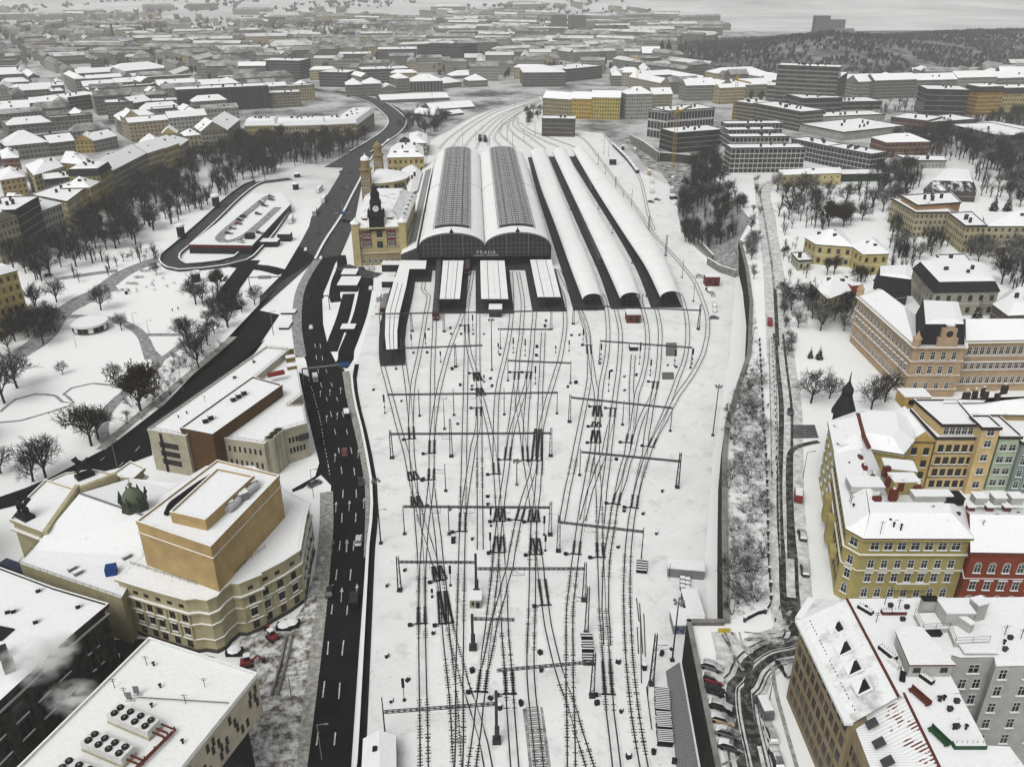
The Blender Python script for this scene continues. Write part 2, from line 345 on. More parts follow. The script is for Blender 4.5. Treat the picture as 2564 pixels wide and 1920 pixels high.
def wall_run(name,top,zbot,th,mats,label,cat,cope=.35,rail=False):
 root=empty(name,(top[0].x,top[0].y,0),label=label,cat=cat)
 l=[Vector(p) for p in top];f=MB();c=MB()
 i_=offset_line(l,th);o_=l
 for(a,q),(d,e) in zip(zip(o_,i_),list(zip(o_,i_))[1:]):
  f.poly([(a.x,a.y,zbot),(d.x,d.y,zbot),(d.x,d.y,a.z),(a.x,a.y,a.z)]);f.poly([(q.x,q.y,zbot),(e.x,e.y,zbot),(e.x,e.y,a.z),(q.x,q.y,a.z)])
 o2=offset_line(l,-.12);i2=offset_line(l,th+.12)
 for j in range(len(l)-1):
  z0,z1=l[j].z,l[j].z+cope;q=[o2[j],o2[j+1],i2[j+1],i2[j]]
  c.prism([(p.x,p.y) for p in q],z0,z1,bottom=True)
 f.build('wall_face',mats[0],root);c.build('coping',mats[1],root)
 return root
wm=mat('soot_black_stone',(.022,.021,.02),.95,(.006,.006,.006),.5,.3,.7,bump=.5)
wall_run('retaining_wall',[p+Vector((0,0,.5)) for p in WALLT[2:]],-.1,1.2,[wm,CONC],'tall soot black retaining wall along the right side of the rail yard','retaining wall')
wall_run('parking_wall',[p+Vector((0,0,.9)) for p in WALLT[:2]],-.1,.7,[wm,CONC],'black retaining wall with pale coping under the row of parked cars','retaining wall')
wall_run('parapet_wall',[p+Vector((0,0,.9)) for p in WALLT[1:3]],-.1,.6,[mat('yellowed_render',(.16,.15,.12),.9,(.1,.09,.08),1.),CONC],'short wall with a yellow panel closing the upper car park','wall')
b_=MB();yp=PL('B6',[(1790,600),(1880,600)],ZP+.4);b_.bar(yp[0]+Vector((0,-1.2,.2)),yp[1]+Vector((0,-1.2,.2)),.12,1.1)
o=b_.build('yellow_panel',mat('yellow_paint',(.55,.42,.03),.6));tag(o,'bright yellow panel on the wall at the car park corner','panel')
for pts,lab in(([(1352,752),(1400,800),(1480,860),(1555,945)],'low grey retaining wall below the bare bushes of the embankment'),([(1515,965),(1600,1020),(1720,1060)],'short curved wall holding the snow bank by the big wall')):
 wall_run('low_wall',[p+Vector((0,0,3.6)) for p in PL('Z6',pts)],-.1,.5,[CONC,SNOW],lab,'retaining wall',cope=.2)
pl=PM([('B4',[(845,1800),(868,1656),(925,700),(965,0)]),('B3',[(985,1400),(992,1270),(985,1080),(955,900),(915,700),(880,560),(850,400),(842,300),(862,190)])])
ZL[0]+=.004;mb=MB();ribbon(mb,smooth_line(pl,8.),.5,1.9,ZL[0]+.01);mb.build('gutter',mat('dark_gap_shade',(.015,.015,.015),.9),kind='structure')  # dark gap beside the parapet, its shadow painted on as a strip
wall_run('parapet',[p+Vector((0,0,1.5)) for p in smooth_line(pl,8.)],-.1,.5,[mat('parapet_grey',(.2,.195,.18),.9),SNOW],'snow capped parapet between the highway and the rail yard','parapet',cope=.15)
for ln,lab in(([('Z5',[(398,935),(470,800),(585,625),(660,480),(735,335),(770,255),(835,165),(935,60)])],'snow capped median barrier along the wide station road'),):
 wall_run('median_barrier',[p+Vector((0,0,.9)) for p in smooth_line(PM(ln),8.)],-.1,1.1,[DARKCONC,SNOW],lab,'barrier',cope=.15)
for d,lab in((-8.9,'snow topped parapet on the town side of the curving highway'),(8.9,'snow topped parapet on the track side of the curving highway')):
 wall_run('parapet',[p+Vector((0,0,1.)) for p in offset_line(smooth_line(HB[1:],10.),d)],-.1,.8,[DARKCONC,SNOW],lab,'parapet',cope=.15)
def road(k,pts,w,m,name='street'):
 l=smooth_line(PL(k,pts,ZP),4.);ZL[0]+=.004;mb=MB();ribbon(mb,l,-w/2,w/2,ZP+.02+ZL[0]*.5);mb.build(name,m,kind='structure');return l
STREETSNOW=snow_mat('street_snow',(.3,.3,.29),.3,.62,.5,white=(.74,.75,.74))
road('Z7',[(300,350),(215,385),(175,450),(200,600),(225,800),(255,1050),(275,1300),(290,1500),(300,1656)],9.,STREETSNOW)
IT=PM([('B7',[(262,-40),(285,200),(318,500),(318,800),(312,1100),(320,1400),(340,1656)]),('B8',[(345,300),(360,480),(400,640)])],ZP)
def road2(l,w,m,name):
 ZL[0]+=.004;mb=MB();ribbon(mb,smooth_line(l,4.),-w/2,w/2,ZP+.02+ZL[0]*.5);mb.build(name,m,kind='structure')
road2(IT,9.,STREETSNOW,'street')
road2(PM([('B8',[(440,600),(360,720),(180,780),(40,880),(-20,1000)]),('B6',[(1945,1100),(2000,1330),(2070,1600),(2120,1800)])],ZP),10.,STREETSNOW,'street')
road2(PM([('B6',[(1840,640),(1880,800),(1900,1100),(1960,1300),(2000,1700)])],ZP),5.,STREETSNOW,'street')
TRK=snow_mat('tyre_track_slush',(.07,.068,.065),.4,.62,.6,white=(.55,.55,.54))
DARKT=snow_mat('wet_tyre_track',(.02,.019,.018),.46,.82,.55,white=(.3,.3,.29))
for d,wd in((-1.4,.8),(1.6,1.5)):
 l=offset_line(smooth_line(IT,4.),d);ZL[0]+=.004;mb=MB();ribbon(mb,l,-wd/2,wd/2,ZP+.04+ZL[0]*.5);mb.build('tyre_track',DARKT,kind='structure')
for pts,wd,m in(([('B7',[(560,770),(430,800),(350,850),(335,1000),(340,1250),(350,1656)])],1.6,DARKT),([('B8',[(430,650),(390,745),(200,790),(60,890),(0,1010)]),('B6',[(1948,1060),(1948,1200),(1975,1370),(2015,1550),(2050,1720)])],-1,DARKT),([('B8',[(350,380),(372,560),(405,650)])],2.2,DARKT),([('B8',[(400,700),(200,740),(50,830)]),('B6',[(2040,900),(2020,1050),(2050,1300),(2110,1500)])],1.2,DARKT),([('B6',[(1830,660),(1880,740),(1940,850),(1990,930)])],.6,TRK),([('B6',[(1900,640),(1960,720),(2060,800)])],.7,TRK),([('B8',[(0,700),(150,690),(330,700),(400,680)])],.9,TRK),([('B8',[(330,640),(300,560),(350,480)])],.7,TRK),([('B8',[(210,900),(235,1080),(300,1330),(400,1680)])],.7,VERGE),([('B8',[(0,640),(150,655),(280,640),(360,560)])],.35,TRK),([('B8',[(20,760),(180,715),(320,715),(410,690)])],.5,TRK),([('B8',[(0,800),(150,735),(300,730)])],.3,TRK),([('B6',[(1850,640),(1900,760),(1930,900)])],.35,TRK),([('B6',[(1960,640),(1990,760),(2060,850)])],.35,TRK),([('B6',[(1830,1640),(1930,1600),(1990,1560)])],.4,TRK),([('B7',[(225,0),(238,300),(245,600),(255,900),(262,1300),(270,1656)])],.35,TRK),([('B7',[(185,0),(190,300),(200,700),(205,1100)])],.3,TRK),([('Z7',[(330,345),(200,380),(155,440),(180,600),(230,900),(258,1150)])],1.,TRK),([('Z7',[(225,560),(300,590)])],1.,TRK),([('Z7',[(262,1150),(272,1350),(282,1560)])],1.4,DARKT)):
 l=smooth_line(PM(pts,ZP),1.5)
 for o_,w_ in(((0,wd),) if wd>0 else((-1.3,1.5),(1.2,1.7),(-2.9,.35),(3.1,.4),(-3.6,.2),(0,.3))):
  ZL[0]+=.004;mb=MB();ribbon(mb,l,o_-w_/2,o_+w_/2,ZP+.05+ZL[0]*.5);mb.build('tyre_track',m,kind='structure')
mb=MB();s0=PM([('B6',[(1872,560),(1868,100)]),('B5',[(1868,1300),(1885,800),(1905,520),(1990,300),(2050,150)]),('B7',[(30,150)])],ZP+.03);s1=PM([('B7',[(175,1656),(170,1250),(160,900),(140,600),(125,300),(110,0)]),('Z6',[(1850,1200)])],ZP+.03)
a_,c_=resample(s0,16),resample(PM([('B8',[(190,420)])],ZP+.03)+s1,16);mb.strip(a_,c_);mb.build('planted_strip',snow_mat('planted_snow',(.06,.055,.05),.3,.52,.45),kind='structure')
area('gravel_bank',PM([('B6',[(1405,940),(1510,870),(1660,1720),(1490,1720),(1440,1200)])]),mat('dark_gravel',(.03,.03,.03),.95,(.22,.22,.22),4.,.45,.75))
hm_=snow_mat('hill_snow',(.05,.05,.05),.42,.66,.03,white=(.3,.3,.3))
def hill(name,fn,x0,x1,y0,y1,nx,ny,m):
 mb=MB()
 V=[[Vector((x0+(x1-x0)*i/nx,y0+(y1-y0)*j/ny,0)) for i in range(nx+1)] for j in range(ny+1)]
 for r in V:
  for p in r:p.z=fn(p.x,p.y)-.3
 for r0,r1 in zip(V,V[1:]):mb.strip(r0,r1)
 return mb.build(name,m,kind='structure',smooth=True,merge=True)
def interp(t,x):
 if x<=t[0][0]:return t[0][1]
 for(a,b),(c,d) in zip(t,t[1:]):
  if x<=c:return b+(d-b)*(x-a)/(c-a)
 return t[-1][1]
HX=[(230,0),(300,5),(420,22),(500,38),(560,40),(640,34),(760,24),(1000,26),(1300,30),(1700,26)]
HYR=[(230,1450),(480,1480),(700,1620),(1000,1850),(1700,1900)]
def hz1(x,y):
 h=interp(HX,x);yr=interp(HYR,x);w=175 if y<yr else 300
 return h*math.exp(-((y-yr)/w)**2)*(1+.12*mnoise.noise(Vector((x*.01,y*.01,0))))
hill('wooded_hill',hz1,200,1800,1180,2500,70,40,hm_)
def hz2(x,y):
 t=max(0,min(1,(y-2300)/3300));n_=mnoise.fractal(Vector((x*.0006+3,y*.0008,1.3)),1.,2.,4)
 return t*t*(3-2*t)*(62+52*n_+20*math.sin(x*.0011+1.))*(1 if y<6500 else 0)-.2
hill('far_hills',hz2,-4900,4900,2300,7300,80,40,snow_mat('far_hill_snow',(.34,.34,.34),.3,.6,.0016,white=(.72,.72,.72),sc2=.01))
TR=[('far left loop track',[('Z5',[(900,1180),(885,1330)]),('Y1',[(150,300),(143,480),(150,680),(205,900),(270,1150),(330,1380),(400,1620)]),('Y3',[(440,205),(490,440),(530,580),(565,730),(612,865),(650,980),(690,1120),(720,1200),(765,1400),(805,1640)]),('Y5',[(850,170),(905,400),(962,600),(1015,800),(1085,1000),(1140,1170),(1205,1400),(1265,1720)])]),('outer left track',[('Y1',[(440,0),(400,150),(372,300),(365,450),(373,620),(395,800),(422,1000),(440,1200),(452,1400),(462,1656)]),('Y3',[(478,200),(497,420),(513,600),(528,800),(545,1000),(555,1200),(561,1450)]),('Y5',[(566,0),(568,400),(575,800),(584,1200),(590,1720)])]),('second left track',[('Z5',[(1225,930),(1190,1150)]),('Y1',[(635,0),(603,200),(572,400),(546,560),(518,700),(482,860),(465,1000),(455,1200),(450,1400)])]),('track under the red engine',[('Z5',[(1320,930),(1290,1200)]),('Y1',[(700,200),(693,400),(683,600),(676,800),(675,1000),(671,1250),(670,1500)]),('Y3',[(666,0),(665,180),(662,300),(680,480),(708,690),(735,900),(752,1100),(775,1300),(800,1550)]),('Y5',[(805,100),(818,300),(846,550),(880,850),(905,1150),(936,1720)])]),('left connecting track',[('Y3',[(665,250),(642,500),(612,720),(595,880),(588,1000),(575,1200),(567,1450),(563,1640)])]),('long diagonal track',[('Z5',[(1540,960),(1520,1080)]),('Y1',[(1035,20),(990,180),(950,300),(900,420),(850,560),(800,740),(750,940),(715,1120),(690,1300),(675,1450)])]),('middle track',[('Z5',[(1560,960),(1540,1080)]),('Y1',[(1050,0),(1032,150),(1028,300),(1025,500),(1022,700),(1018,1000),(1010,1300),(1003,1656)]),('Y3',[(1000,200),(995,400),(990,640),(985,800),(980,1000),(975,1200),(970,1450)]),('Y5',[(965,50),(960,400),(952,800),(955,1100),(955,1400),(942,1720)])]),('track curving off the middle one',[('Y1',[(1028,310),(1032,390),(1050,560),(1090,700),(1135,830),(1162,950),(1172,1020),(1200,1120),(1240,1280),(1280,1450),(1312,1656)]),('Y3',[(1332,180),(1346,380),(1360,600),(1372,720),(1384,850),(1390,1052),(1402,1250),(1416,1450)]),('Y5',[(1420,0),(1430,300),(1448,500),(1462,700),(1475,880),(1487,1100),(1502,1300),(1532,1720)])]),('platform track by the grey hut',[('Z5',[(1600,960)]),('Y1',[(1150,60),(1147,400),(1146,600),(1148,800),(1156,950),(1156,1200),(1140,1400),(1100,1550),(1085,1656)]),('Y3',[(1060,200),(1030,400),(1003,600),(990,700)])]),('faint snowed up siding',[('Y1',[(1165,1250)]),('Y3',[(1163,0),(1165,400),(1168,700),(1170,1020)])]),('central right track',[('Z5',[(1830,1020)]),('Y1',[(1500,60),(1482,330),(1455,500),(1412,700),(1365,900),(1340,1100),(1330,1350),(1327,1656)]),('Y3',[(1328,120),(1345,350),(1355,500)])]),('first track by the third canopy',[('Z5',[(1880,1020)]),('Y1',[(1610,60),(1600,300),(1588,450),(1565,600),(1550,800),(1542,900),(1550,1050),(1580,1250),(1610,1450),(1632,1656)]),('Y3',[(1660,200),(1690,400),(1715,600),(1722,800),(1735,1000)]),('Y4',[(45,1100),(60,1250),(72,1400),(92,1500)]),('Y6',[(135,200),(180,400),(230,600),(292,800),(350,950),(400,1100),(455,1300),(520,1500),(590,1720)])]),('crossing track left',[('Y1',[(1545,870),(1520,1050),(1500,1250),(1480,1400),(1458,1640)]),('Y3',[(1440,200),(1410,400),(1385,600),(1366,760),(1350,900),(1335,1050),(1322,1250),(1300,1450)]),('Y5',[(1275,50),(1260,200),(1225,450),(1205,680),(1183,880),(1160,1050),(1140,1250),(1120,1400),(1075,1720)])]),('second track by the third canopy',[('Z5',[(1950,1020)]),('Y1',[(1730,100),(1715,400),(1700,600),(1675,800),(1640,960),(1590,1100),(1545,1250),(1500,1400),(1460,1640)])]),('crossing track right',[('Y1',[(1674,860),(1668,1000),(1650,1200),(1640,1400),(1634,1656)])]),('track with sharp crossover',[('Y2',[(85,380),(75,600),(66,800),(56,1000),(50,1200),(42,1400),(30,1656)]),('Y3',[(1740,60),(1718,200),(1672,350),(1622,500),(1590,620),(1558,750),(1530,900),(1500,1050),(1478,1200),(1430,1350),(1395,1500)]),('Y5',[(1345,50),(1310,180),(1270,400),(1220,640)])]),('straight track beside the crossover',[('Y3',[(1785,60),(1772,300),(1762,450),(1738,620),(1722,850),(1714,1050),(1712,1300),(1705,1656)]),('Y5',[(1696,300),(1690,500),(1692,700),(1706,900),(1722,1050),(1760,1400),(1790,1720)])]),('middle right track',[('Z6',[(340,900),(390,1050)]),('Y2',[(285,0),(310,200),(308,350),(290,480),(260,650),(215,800),(170,950),(125,1100),(90,1250),(60,1400)]),('Y3',[(1790,100),(1783,250)])]),('track ending by the mast',[('Z6',[(430,1000),(520,1180)]),('Y2',[(440,100),(490,250),(535,400),(556,520),(562,650),(562,850),(540,1000),(510,1150),(470,1350),(430,1550),(410,1656)]),('Y4',[(380,200),(335,400),(300,600),(272,740)])]),('track joining at the dark points',[('Y2',[(470,150),(520,280),(550,400),(560,540),(580,680),(605,850),(632,1000),(643,1150),(640,1350),(645,1500)]),('Y4',[(640,20),(650,250),(660,450),(668,650),(672,900),(676,1080),(682,1200),(690,1400),(700,1656)]),('Y6',[(712,200),(722,350),(740,550),(757,800),(765,900),(778,1100),(810,1350),(852,1720)])]),('track right of the first barrel canopy',[('Z6',[(740,1180)]),('Y2',[(720,50),(745,200),(756,350),(755,450),(745,600),(720,750),(690,900),(672,1050),(662,1160),(645,1350),(615,1480),(592,1640)]),('Y4',[(556,200),(522,400),(492,560),(470,720),(450,850),(425,1050),(405,1200),(385,1400)]),('Y6',[(360,0),(355,300),(358,500),(356,700),(360,900),(370,1200),(376,1720)])]),('left track of the second barrel canopy',[('Z6',[(870,1200)]),('Y2',[(820,50),(850,200),(878,330),(886,450),(880,600),(862,800),(842,950),(822,1100),(803,1250),(770,1380),(742,1500),(716,1640)]),('Y4',[(660,160),(612,300),(572,400),(532,560),(490,720)])]),('branch to the middle',[('Y2',[(805,1230),(790,1400),(772,1550),(762,1656)]),('Y4',[(735,250),(716,400),(700,600),(684,760)])]),('siding with buffer',[('Y2',[(1018,620),(1006,800),(998,950),(1000,1100),(1000,1300),(985,1450),(965,1540),(948,1656)]),('Y4',[(900,200),(870,350),(840,500),(820,600),(800,750),(778,880),(755,1020),(740,1150),(732,1300),(727,1656)]),('Y6',[(737,150),(745,400)])]),('right track of the second barrel canopy',[('Z6',[(1035,1180)]),('Y2',[(1095,60),(1145,260),(1165,430),(1152,650),(1112,850),(1062,1000),(1038,1150),(1005,1400)])]),('left track of the third barrel canopy',[('Z6',[(1170,1200)]),('Y2',[(1235,50),(1275,220),(1297,380),(1291,550),(1277,750),(1250,930),(1205,1070),(1135,1200),(1075,1350),(1035,1500),(1004,1640)]),('Y4',[(962,120),(920,300),(862,450)])]),('right branch track',[('Y2',[(1248,940),(1205,1150),(1182,1300),(1155,1450),(1135,1656)]),('Y4',[(1092,200),(1062,350),(1042,450)])]),('right track of the third barrel canopy',[('Z6',[(1310,1180)]),('Y2',[(1520,20),(1566,200),(1582,380),(1572,550),(1540,700),(1482,850),(1430,1000),(1372,1150),(1312,1300),(1252,1430),(1212,1530),(1168,1650)]),('Y4',[(1112,200),(1072,350),(1042,480),(1020,580),(1000,700),(982,850),(966,1000),(956,1200),(950,1400)]),('Y6',[(953,0),(963,300),(982,600),(1012,900),(1042,1150),(1082,1400),(1140,1720)])]),('outermost right track',[('Z6',[(560,20),(640,80),(760,235),(870,390),(1000,560),(1120,740),(1230,860),(1340,985),(1420,1090)]),('Y2',[(1745,80),(1785,220),(1790,350),(1778,450),(1742,600),(1672,750),(1592,880),(1490,1020),(1412,1160),(1342,1300),(1272,1420),(1228,1510)])]),('track under the parked freight wagons',[('Z6',[(740,0),(835,110),(930,210),(1005,300),(1042,400),(1083,590),(1125,720)])]),]
TI=[0];TBED=snow_mat('track_bed_snow',(.55,.55,.545),.3,.6,.4,white=(.78,.79,.78))
def track(name,line,closeup=True):
 TI[0]+=1;zo=.03+TI[0]*.003
 l=smooth_line(line,3.);root=empty('railway_track',(l[0].x,l[0].y,0),label=name,cat='railway track',group='tracks of the rail yard')
 m=MB();ribbon(m,l,-1.35,1.35,zo-.0015);m.build('track_bed',[TBED],root)
 for d in(-.75,.75):
  m=MB();ribbon(m,offset_line(l,d),-.15,.15,zo,1)
  q=offset_line(l,d);a=[Vector((p.x,p.y,zo+.14)) for p in offset_line(q,-.06)];c=[Vector((p.x,p.y,zo+.14)) for p in offset_line(q,.06)]
  m.strip(a,c,0);m.strip([Vector((p.x,p.y,zo)) for p in a],a,0);m.strip(c,[Vector((p.x,p.y,zo)) for p in c],0)
  m.build('rail',[RAIL,GROOVE],root)
 if closeup:
  m=MB();acc=0.
  for p,q in zip(l,l[1:]):
   t=(q-p);L=t.length
   if L<1e-6:continue
   t.normalize();nn=Vector((t.y,-t.x,0))
   s=0.
   while s<L:
    c=p+t*s;s+=.68
    y=c.y
    if y>215:continue
    thick=mnoise.noise(Vector((c.x*.07+root.location.x,c.y*.05,2.)))
    if thick<-.02+max(0,(y-150))*.006:continue
    for d in(-.75,.75):
     if R.random()<.22:continue
     wl=.28+.32*R.random();cc=c+nn*d
     m.bar(cc-nn*wl+Vector((0,0,zo+.01)),cc+nn*wl+Vector((0,0,zo+.01)),.2,.06)
  if m.f:m.build('sleeper_bed',[WOOD],root,kind='stuff')
 return root
for nm,ln in TR:track(nm+' in the snowy yard',PM(ln))
FAN=[[(640,960),(720,880),(900,760),(1060,690),(1280,630)],[(720,960),(800,860),(960,750),(1100,690),(1290,635)],[(800,960),(860,880),(1000,760),(1130,700),(1295,642)],[(880,960),(930,860),(1030,765),(1150,700),(1300,648)],[(960,940),(970,870),(1060,770),(1160,710),(1300,652)],[(1040,950),(1000,880),(1080,780),(1170,720),(1300,658)],[(1130,950),(1030,850),(1090,780),(1180,720)],[(1250,960),(1120,860),(1090,800),(1150,735)],[(1330,960),(1220,880),(1120,810),(1140,750)],[(1420,950),(1300,900),(1160,820),(1150,760)],[(1520,950),(1400,905),(1250,850),(1160,790)],[(590,900),(700,840),(860,750),(1000,700)]]
for i,f in enumerate(FAN):track(f'{ORD[i]} track from the left fanning out beyond the train hall',PL('T2',f),False)
SW=[('Y1',1028,312,1031,385,0),('Y1',1128,805,1150,890,1),('Y1',1158,970,1180,1045,1),('Y1',1155,1168,1155,1255,0),('Y1',1550,800,1544,875,0),('Y1',1677,800,1668,870,0),('Y1',452,1365,461,1490,0),('Y1',670,1500,667,1640,0),('Y3',455,210,485,300,1),('Y3',492,465,520,580,1),('Y3',665,180,661,300,0),('Y3',715,1190,757,1340,1),('Y3',775,1450,818,1790,1),('Y3',990,640,984,835,0),('Y3',1330,120,1338,240,0),('Y3',1378,595,1372,730,1),('Y3',1368,880,1364,1055,1),('Y3',1603,595,1568,720,0),('Y3',1728,605,1724,735,1),('Y3',1740,905,1748,1075,1),('Y3',1463,-40,1450,92,0),('Y3',1632,-50,1640,98,0),('Y3',1772,-230,1755,102,1),('Y5',562,0,563,175,0),('Y5',1210,650,1180,885,0),('Y5',1462,650,1477,905,0),('Y6',735,560,762,910,0),('Y4',440,930,425,1072,0),('Y4',669,950,677,1105,0),('Y4',860,430,835,552,0),('Y4',1042,455,1024,592,0),('Y2',556,520,562,610,0),('Y2',643,1155,645,1260,1),('Y2',636,1310,632,1365,1),('Y2',630,1400,626,1532,1),('Y2',808,1175,800,1265,0),('Y2',1250,902,1238,975,0),('Y2',985,1440,968,1532,0),('Y2',1232,1485,1196,1575,0),('Y4',70,1325,108,1600,0)]
SWO=[]
for i,(k,x0,y0,x1,y1,wide) in enumerate(SW):
 a,c=P(k,x0,y0),P(k,x1,y1);z=.012+.0005*i;t=(c-a);L=t.length;t.normalize();nn=Vector((t.y,-t.x,0))
 root=empty('railway_switch',(c.x,c.y,0),cat='railway switch',group='snow melted railway switches');SWO.append(root)
 root['base']='wide black heated switch of crossing rails' if wide else 'black heated pair of switch rails'
 offs=[(-.75,-.75),(.75,.75)] if not wide else[(-1.0,-1.5),(.55,.05),(-.55,-.1),(1.0,1.5)]
 for j,(o0,o1) in enumerate(offs):
  m=MB();n_=max(2,int(L/.62));zz=z+.13+.02*j
  for s in range(n_):
   f0,f1=s/n_,(s+1)/n_;p=a+t*L*f0+nn*(o0+(o1-o0)*f0);q=a+t*L*f1+nn*(o0+(o1-o0)*f1);e=.17+.06*R.random()
   m.poly([(p-nn*e).to_tuple()[:2]+(zz,),(p+nn*e).to_tuple()[:2]+(zz,),(q+nn*e).to_tuple()[:2]+(zz,),(q-nn*e).to_tuple()[:2]+(zz,)])
   mid=p.lerp(q,.5);wl=.36+.16*R.random();m.bar(mid-nn*wl+Vector((0,0,zz+.02)),mid+nn*wl+Vector((0,0,zz+.02)),.22,.08)
  m.build('melted_strip',[BALLAST],root)
 far_end=(k in('Y1','Y2') and not(k=='Y1' and y1>1300) and not(k=='Y2' and(y0>1300)))
 e=a if far_end else c;side=-1 if x1<700 and k=='Y3' and x0<560 else 1
 m=MB();m.bar(e-nn*1.4+Vector((0,0,.3)),e+nn*1.4+Vector((0,0,.3)),.3,.2);m.bar(e+nn*side*1.4+Vector((0,0,.28)),e+nn*side*3.2+Vector((0,0,.28)),.16,.12);m.bar(e+nn*side*1.6+t*.5+Vector((0,0,.28)),e+nn*side*2.9+t*.5+Vector((0,0,.28)),.14,.1)
 m.build('switch_rod',[BLACK],root)
 m=MB();m.box(e+nn*side*2.6+t*.3+Vector((0,0,.05)),(.7,.9,.6),0,math.atan2(t.y,t.x));m.build('switch_motor',[BLACK],root)
place_labels(SWO,'black heated switch',8)
ml=smooth_line(PL('Y5',[(1712,1040),(1760,1400),(1800,1760)]),1.);root=empty('melted_track',ml[0],label='bare black stretch of track with its sleepers melted free at bottom',cat='railway track')
m=MB();ribbon(m,ml,-2.0,2.0,.02);m.build('ballast_bed',snow_mat('melting_ballast',(.015,.015,.015),.3,.95,.6),root)
m=MB()
for p,q in zip(ml,ml[1:]):
 t=(q-p).normalized();nn=Vector((t.y,-t.x,0))
 for f in(0,.6):c=p+t*f;m.bar(c-nn*1.25+Vector((0,0,.1)),c+nn*1.25+Vector((0,0,.1)),.24,.12)
m.build('sleeper_bed',[mat('frosted_sleeper',(.22,.22,.215),.9)],root)
def lattice_post(mb,b,h,w0,w1,n=None):
 n=n or max(4,int(h/1.3));b=Vector(b)
 cs=[(-1,-1),(1,-1),(1,1),(-1,1)];r=.075
 lv=[[b+Vector((sx*(w0+(w1-w0)*i/n),sy*(w0+(w1-w0)*i/n),h*i/n)) for sx,sy in cs] for i in range(n+1)]
 for j in range(4):mb.bar(lv[0][j],lv[-1][j],r*2,r*2)
 for i in range(n):
  for j in range(4):
   k=(j+1)%4;mb.bar(lv[i][j],lv[i+1][k],.06) if i%2 else mb.bar(lv[i][k],lv[i+1][j],.06)
 mb.box(b+Vector((0,0,-.05)),(w0*3,w0*3,.45))
def pole(mb,b,h,r=.13,foot=True):
 b=Vector(b);mb.tube(b,b+Vector((0,0,h)),r,r*.65,8)
 if foot:mb.box(b+Vector((0,0,-.05)),(.9,.9,.4))
BH=7.5
GAN=[('thin portal just before the flat platform canopies',('Y1',80,197),('Y2',165,163),[('Y2',165,352,'l',9),('Y1',795,375,'l',8.2),('Y1',462,372,'l',7.8)]),('half portal right of the left angled canopy',('Y1',320,552),('Y1',1195,523),[('Y1',297,765,'p',8.4),('Y1',915,742,'l',9.5)]),('short portal right of the grey signal hut',('Y1',1350,352),('Y2',165,357),[('Y1',1378,550,'p',8.)]),('portal with two slim posts right of centre',('Y1',1455,680),('Y2',375,706),[('Y1',1457,885,'p',9),('Y2',365,912,'p',9)]),('long portal on slim poles left of centre',('Y1',205,1033),('Y2',235,1012),[('Y1',542,1250,'p',10),('Y1',898,1242,'p',10),('Y1',1418,1236,'p',10),('Y2',225,1226,'p',8.2)]),('long portal with lattice masts in mid yard',('Y1',235,1441),('Y2',165,1432),[('Y3',255,70,'l',9.6),('Y3',870,55,'l',13.),('Y4',160,50,'l',9.8)]),('long portal with a slim pole at its left end',('Y3',370,578),('Y4',150,588),[('Y3',386,858,'p',8.6),('Y3',848,858,'p',9.2),('Y4',155,866,'l',10.2)]),('left half of the stepped portal in front of mid yard',('Y3',325,1151),('Y3',1135,1157),[('Y3',335,1442,'l',10.)]),('right half of the stepped portal with the thick black mast',('Y3',1140,1222),('Y4',515,1222),[('Y3',1130,1472,'t',11.5),('Y4',505,1546,'l',11.)]),('portal across the mouths of the barrel canopies',('Y2',410,106),('Y2',1725,160),[('Y2',395,297,'l',8.),('Y2',1690,352,'l',11.)]),('portal over the siding buffer on the right',('Y2',672,476),('Y2',1632,546),[('Y2',664,682,'p',7.8),('Y2',1610,752,'p',7.8)]),('long slanting portal on the right with lattice mast',('Y2',370,1062),('Y2',1425,1172),[('Y2',355,1312,'l',10.),('Y2',905,1342,'p',9.),('Y2',1400,1406,'p',8.)]),('slanting portal ending at the tall right lattice mast',('Y4',478,12),('Y4',1512,110),[('Y4',461,250,'p',9.),('Y4',1472,376,'l',11.5)]),('nearest slanting portal on the right side',('Y4',250,740),('Y4',1122,840),[('Y4',240,1036,'l',11.),('Y4',1098,1132,'p',10.)]),('short portal left of the crossing near the front',('Y5',1090,125),('Y5',1528,136),[('Y5',1094,428,'t',9.5)]),('nearest portal above the white shed',('Y5',168,1092),('Y5',1340,1006),[('Y5',185,1330,'p',10.),('Y5',1340,1392,'t',13.)]),('nearest right portal meeting the stacked sleepers',('Y5',1340,662),('Y6',605,572),[('Y6',590,922,'l',11.5)])]
GAN_O=[]
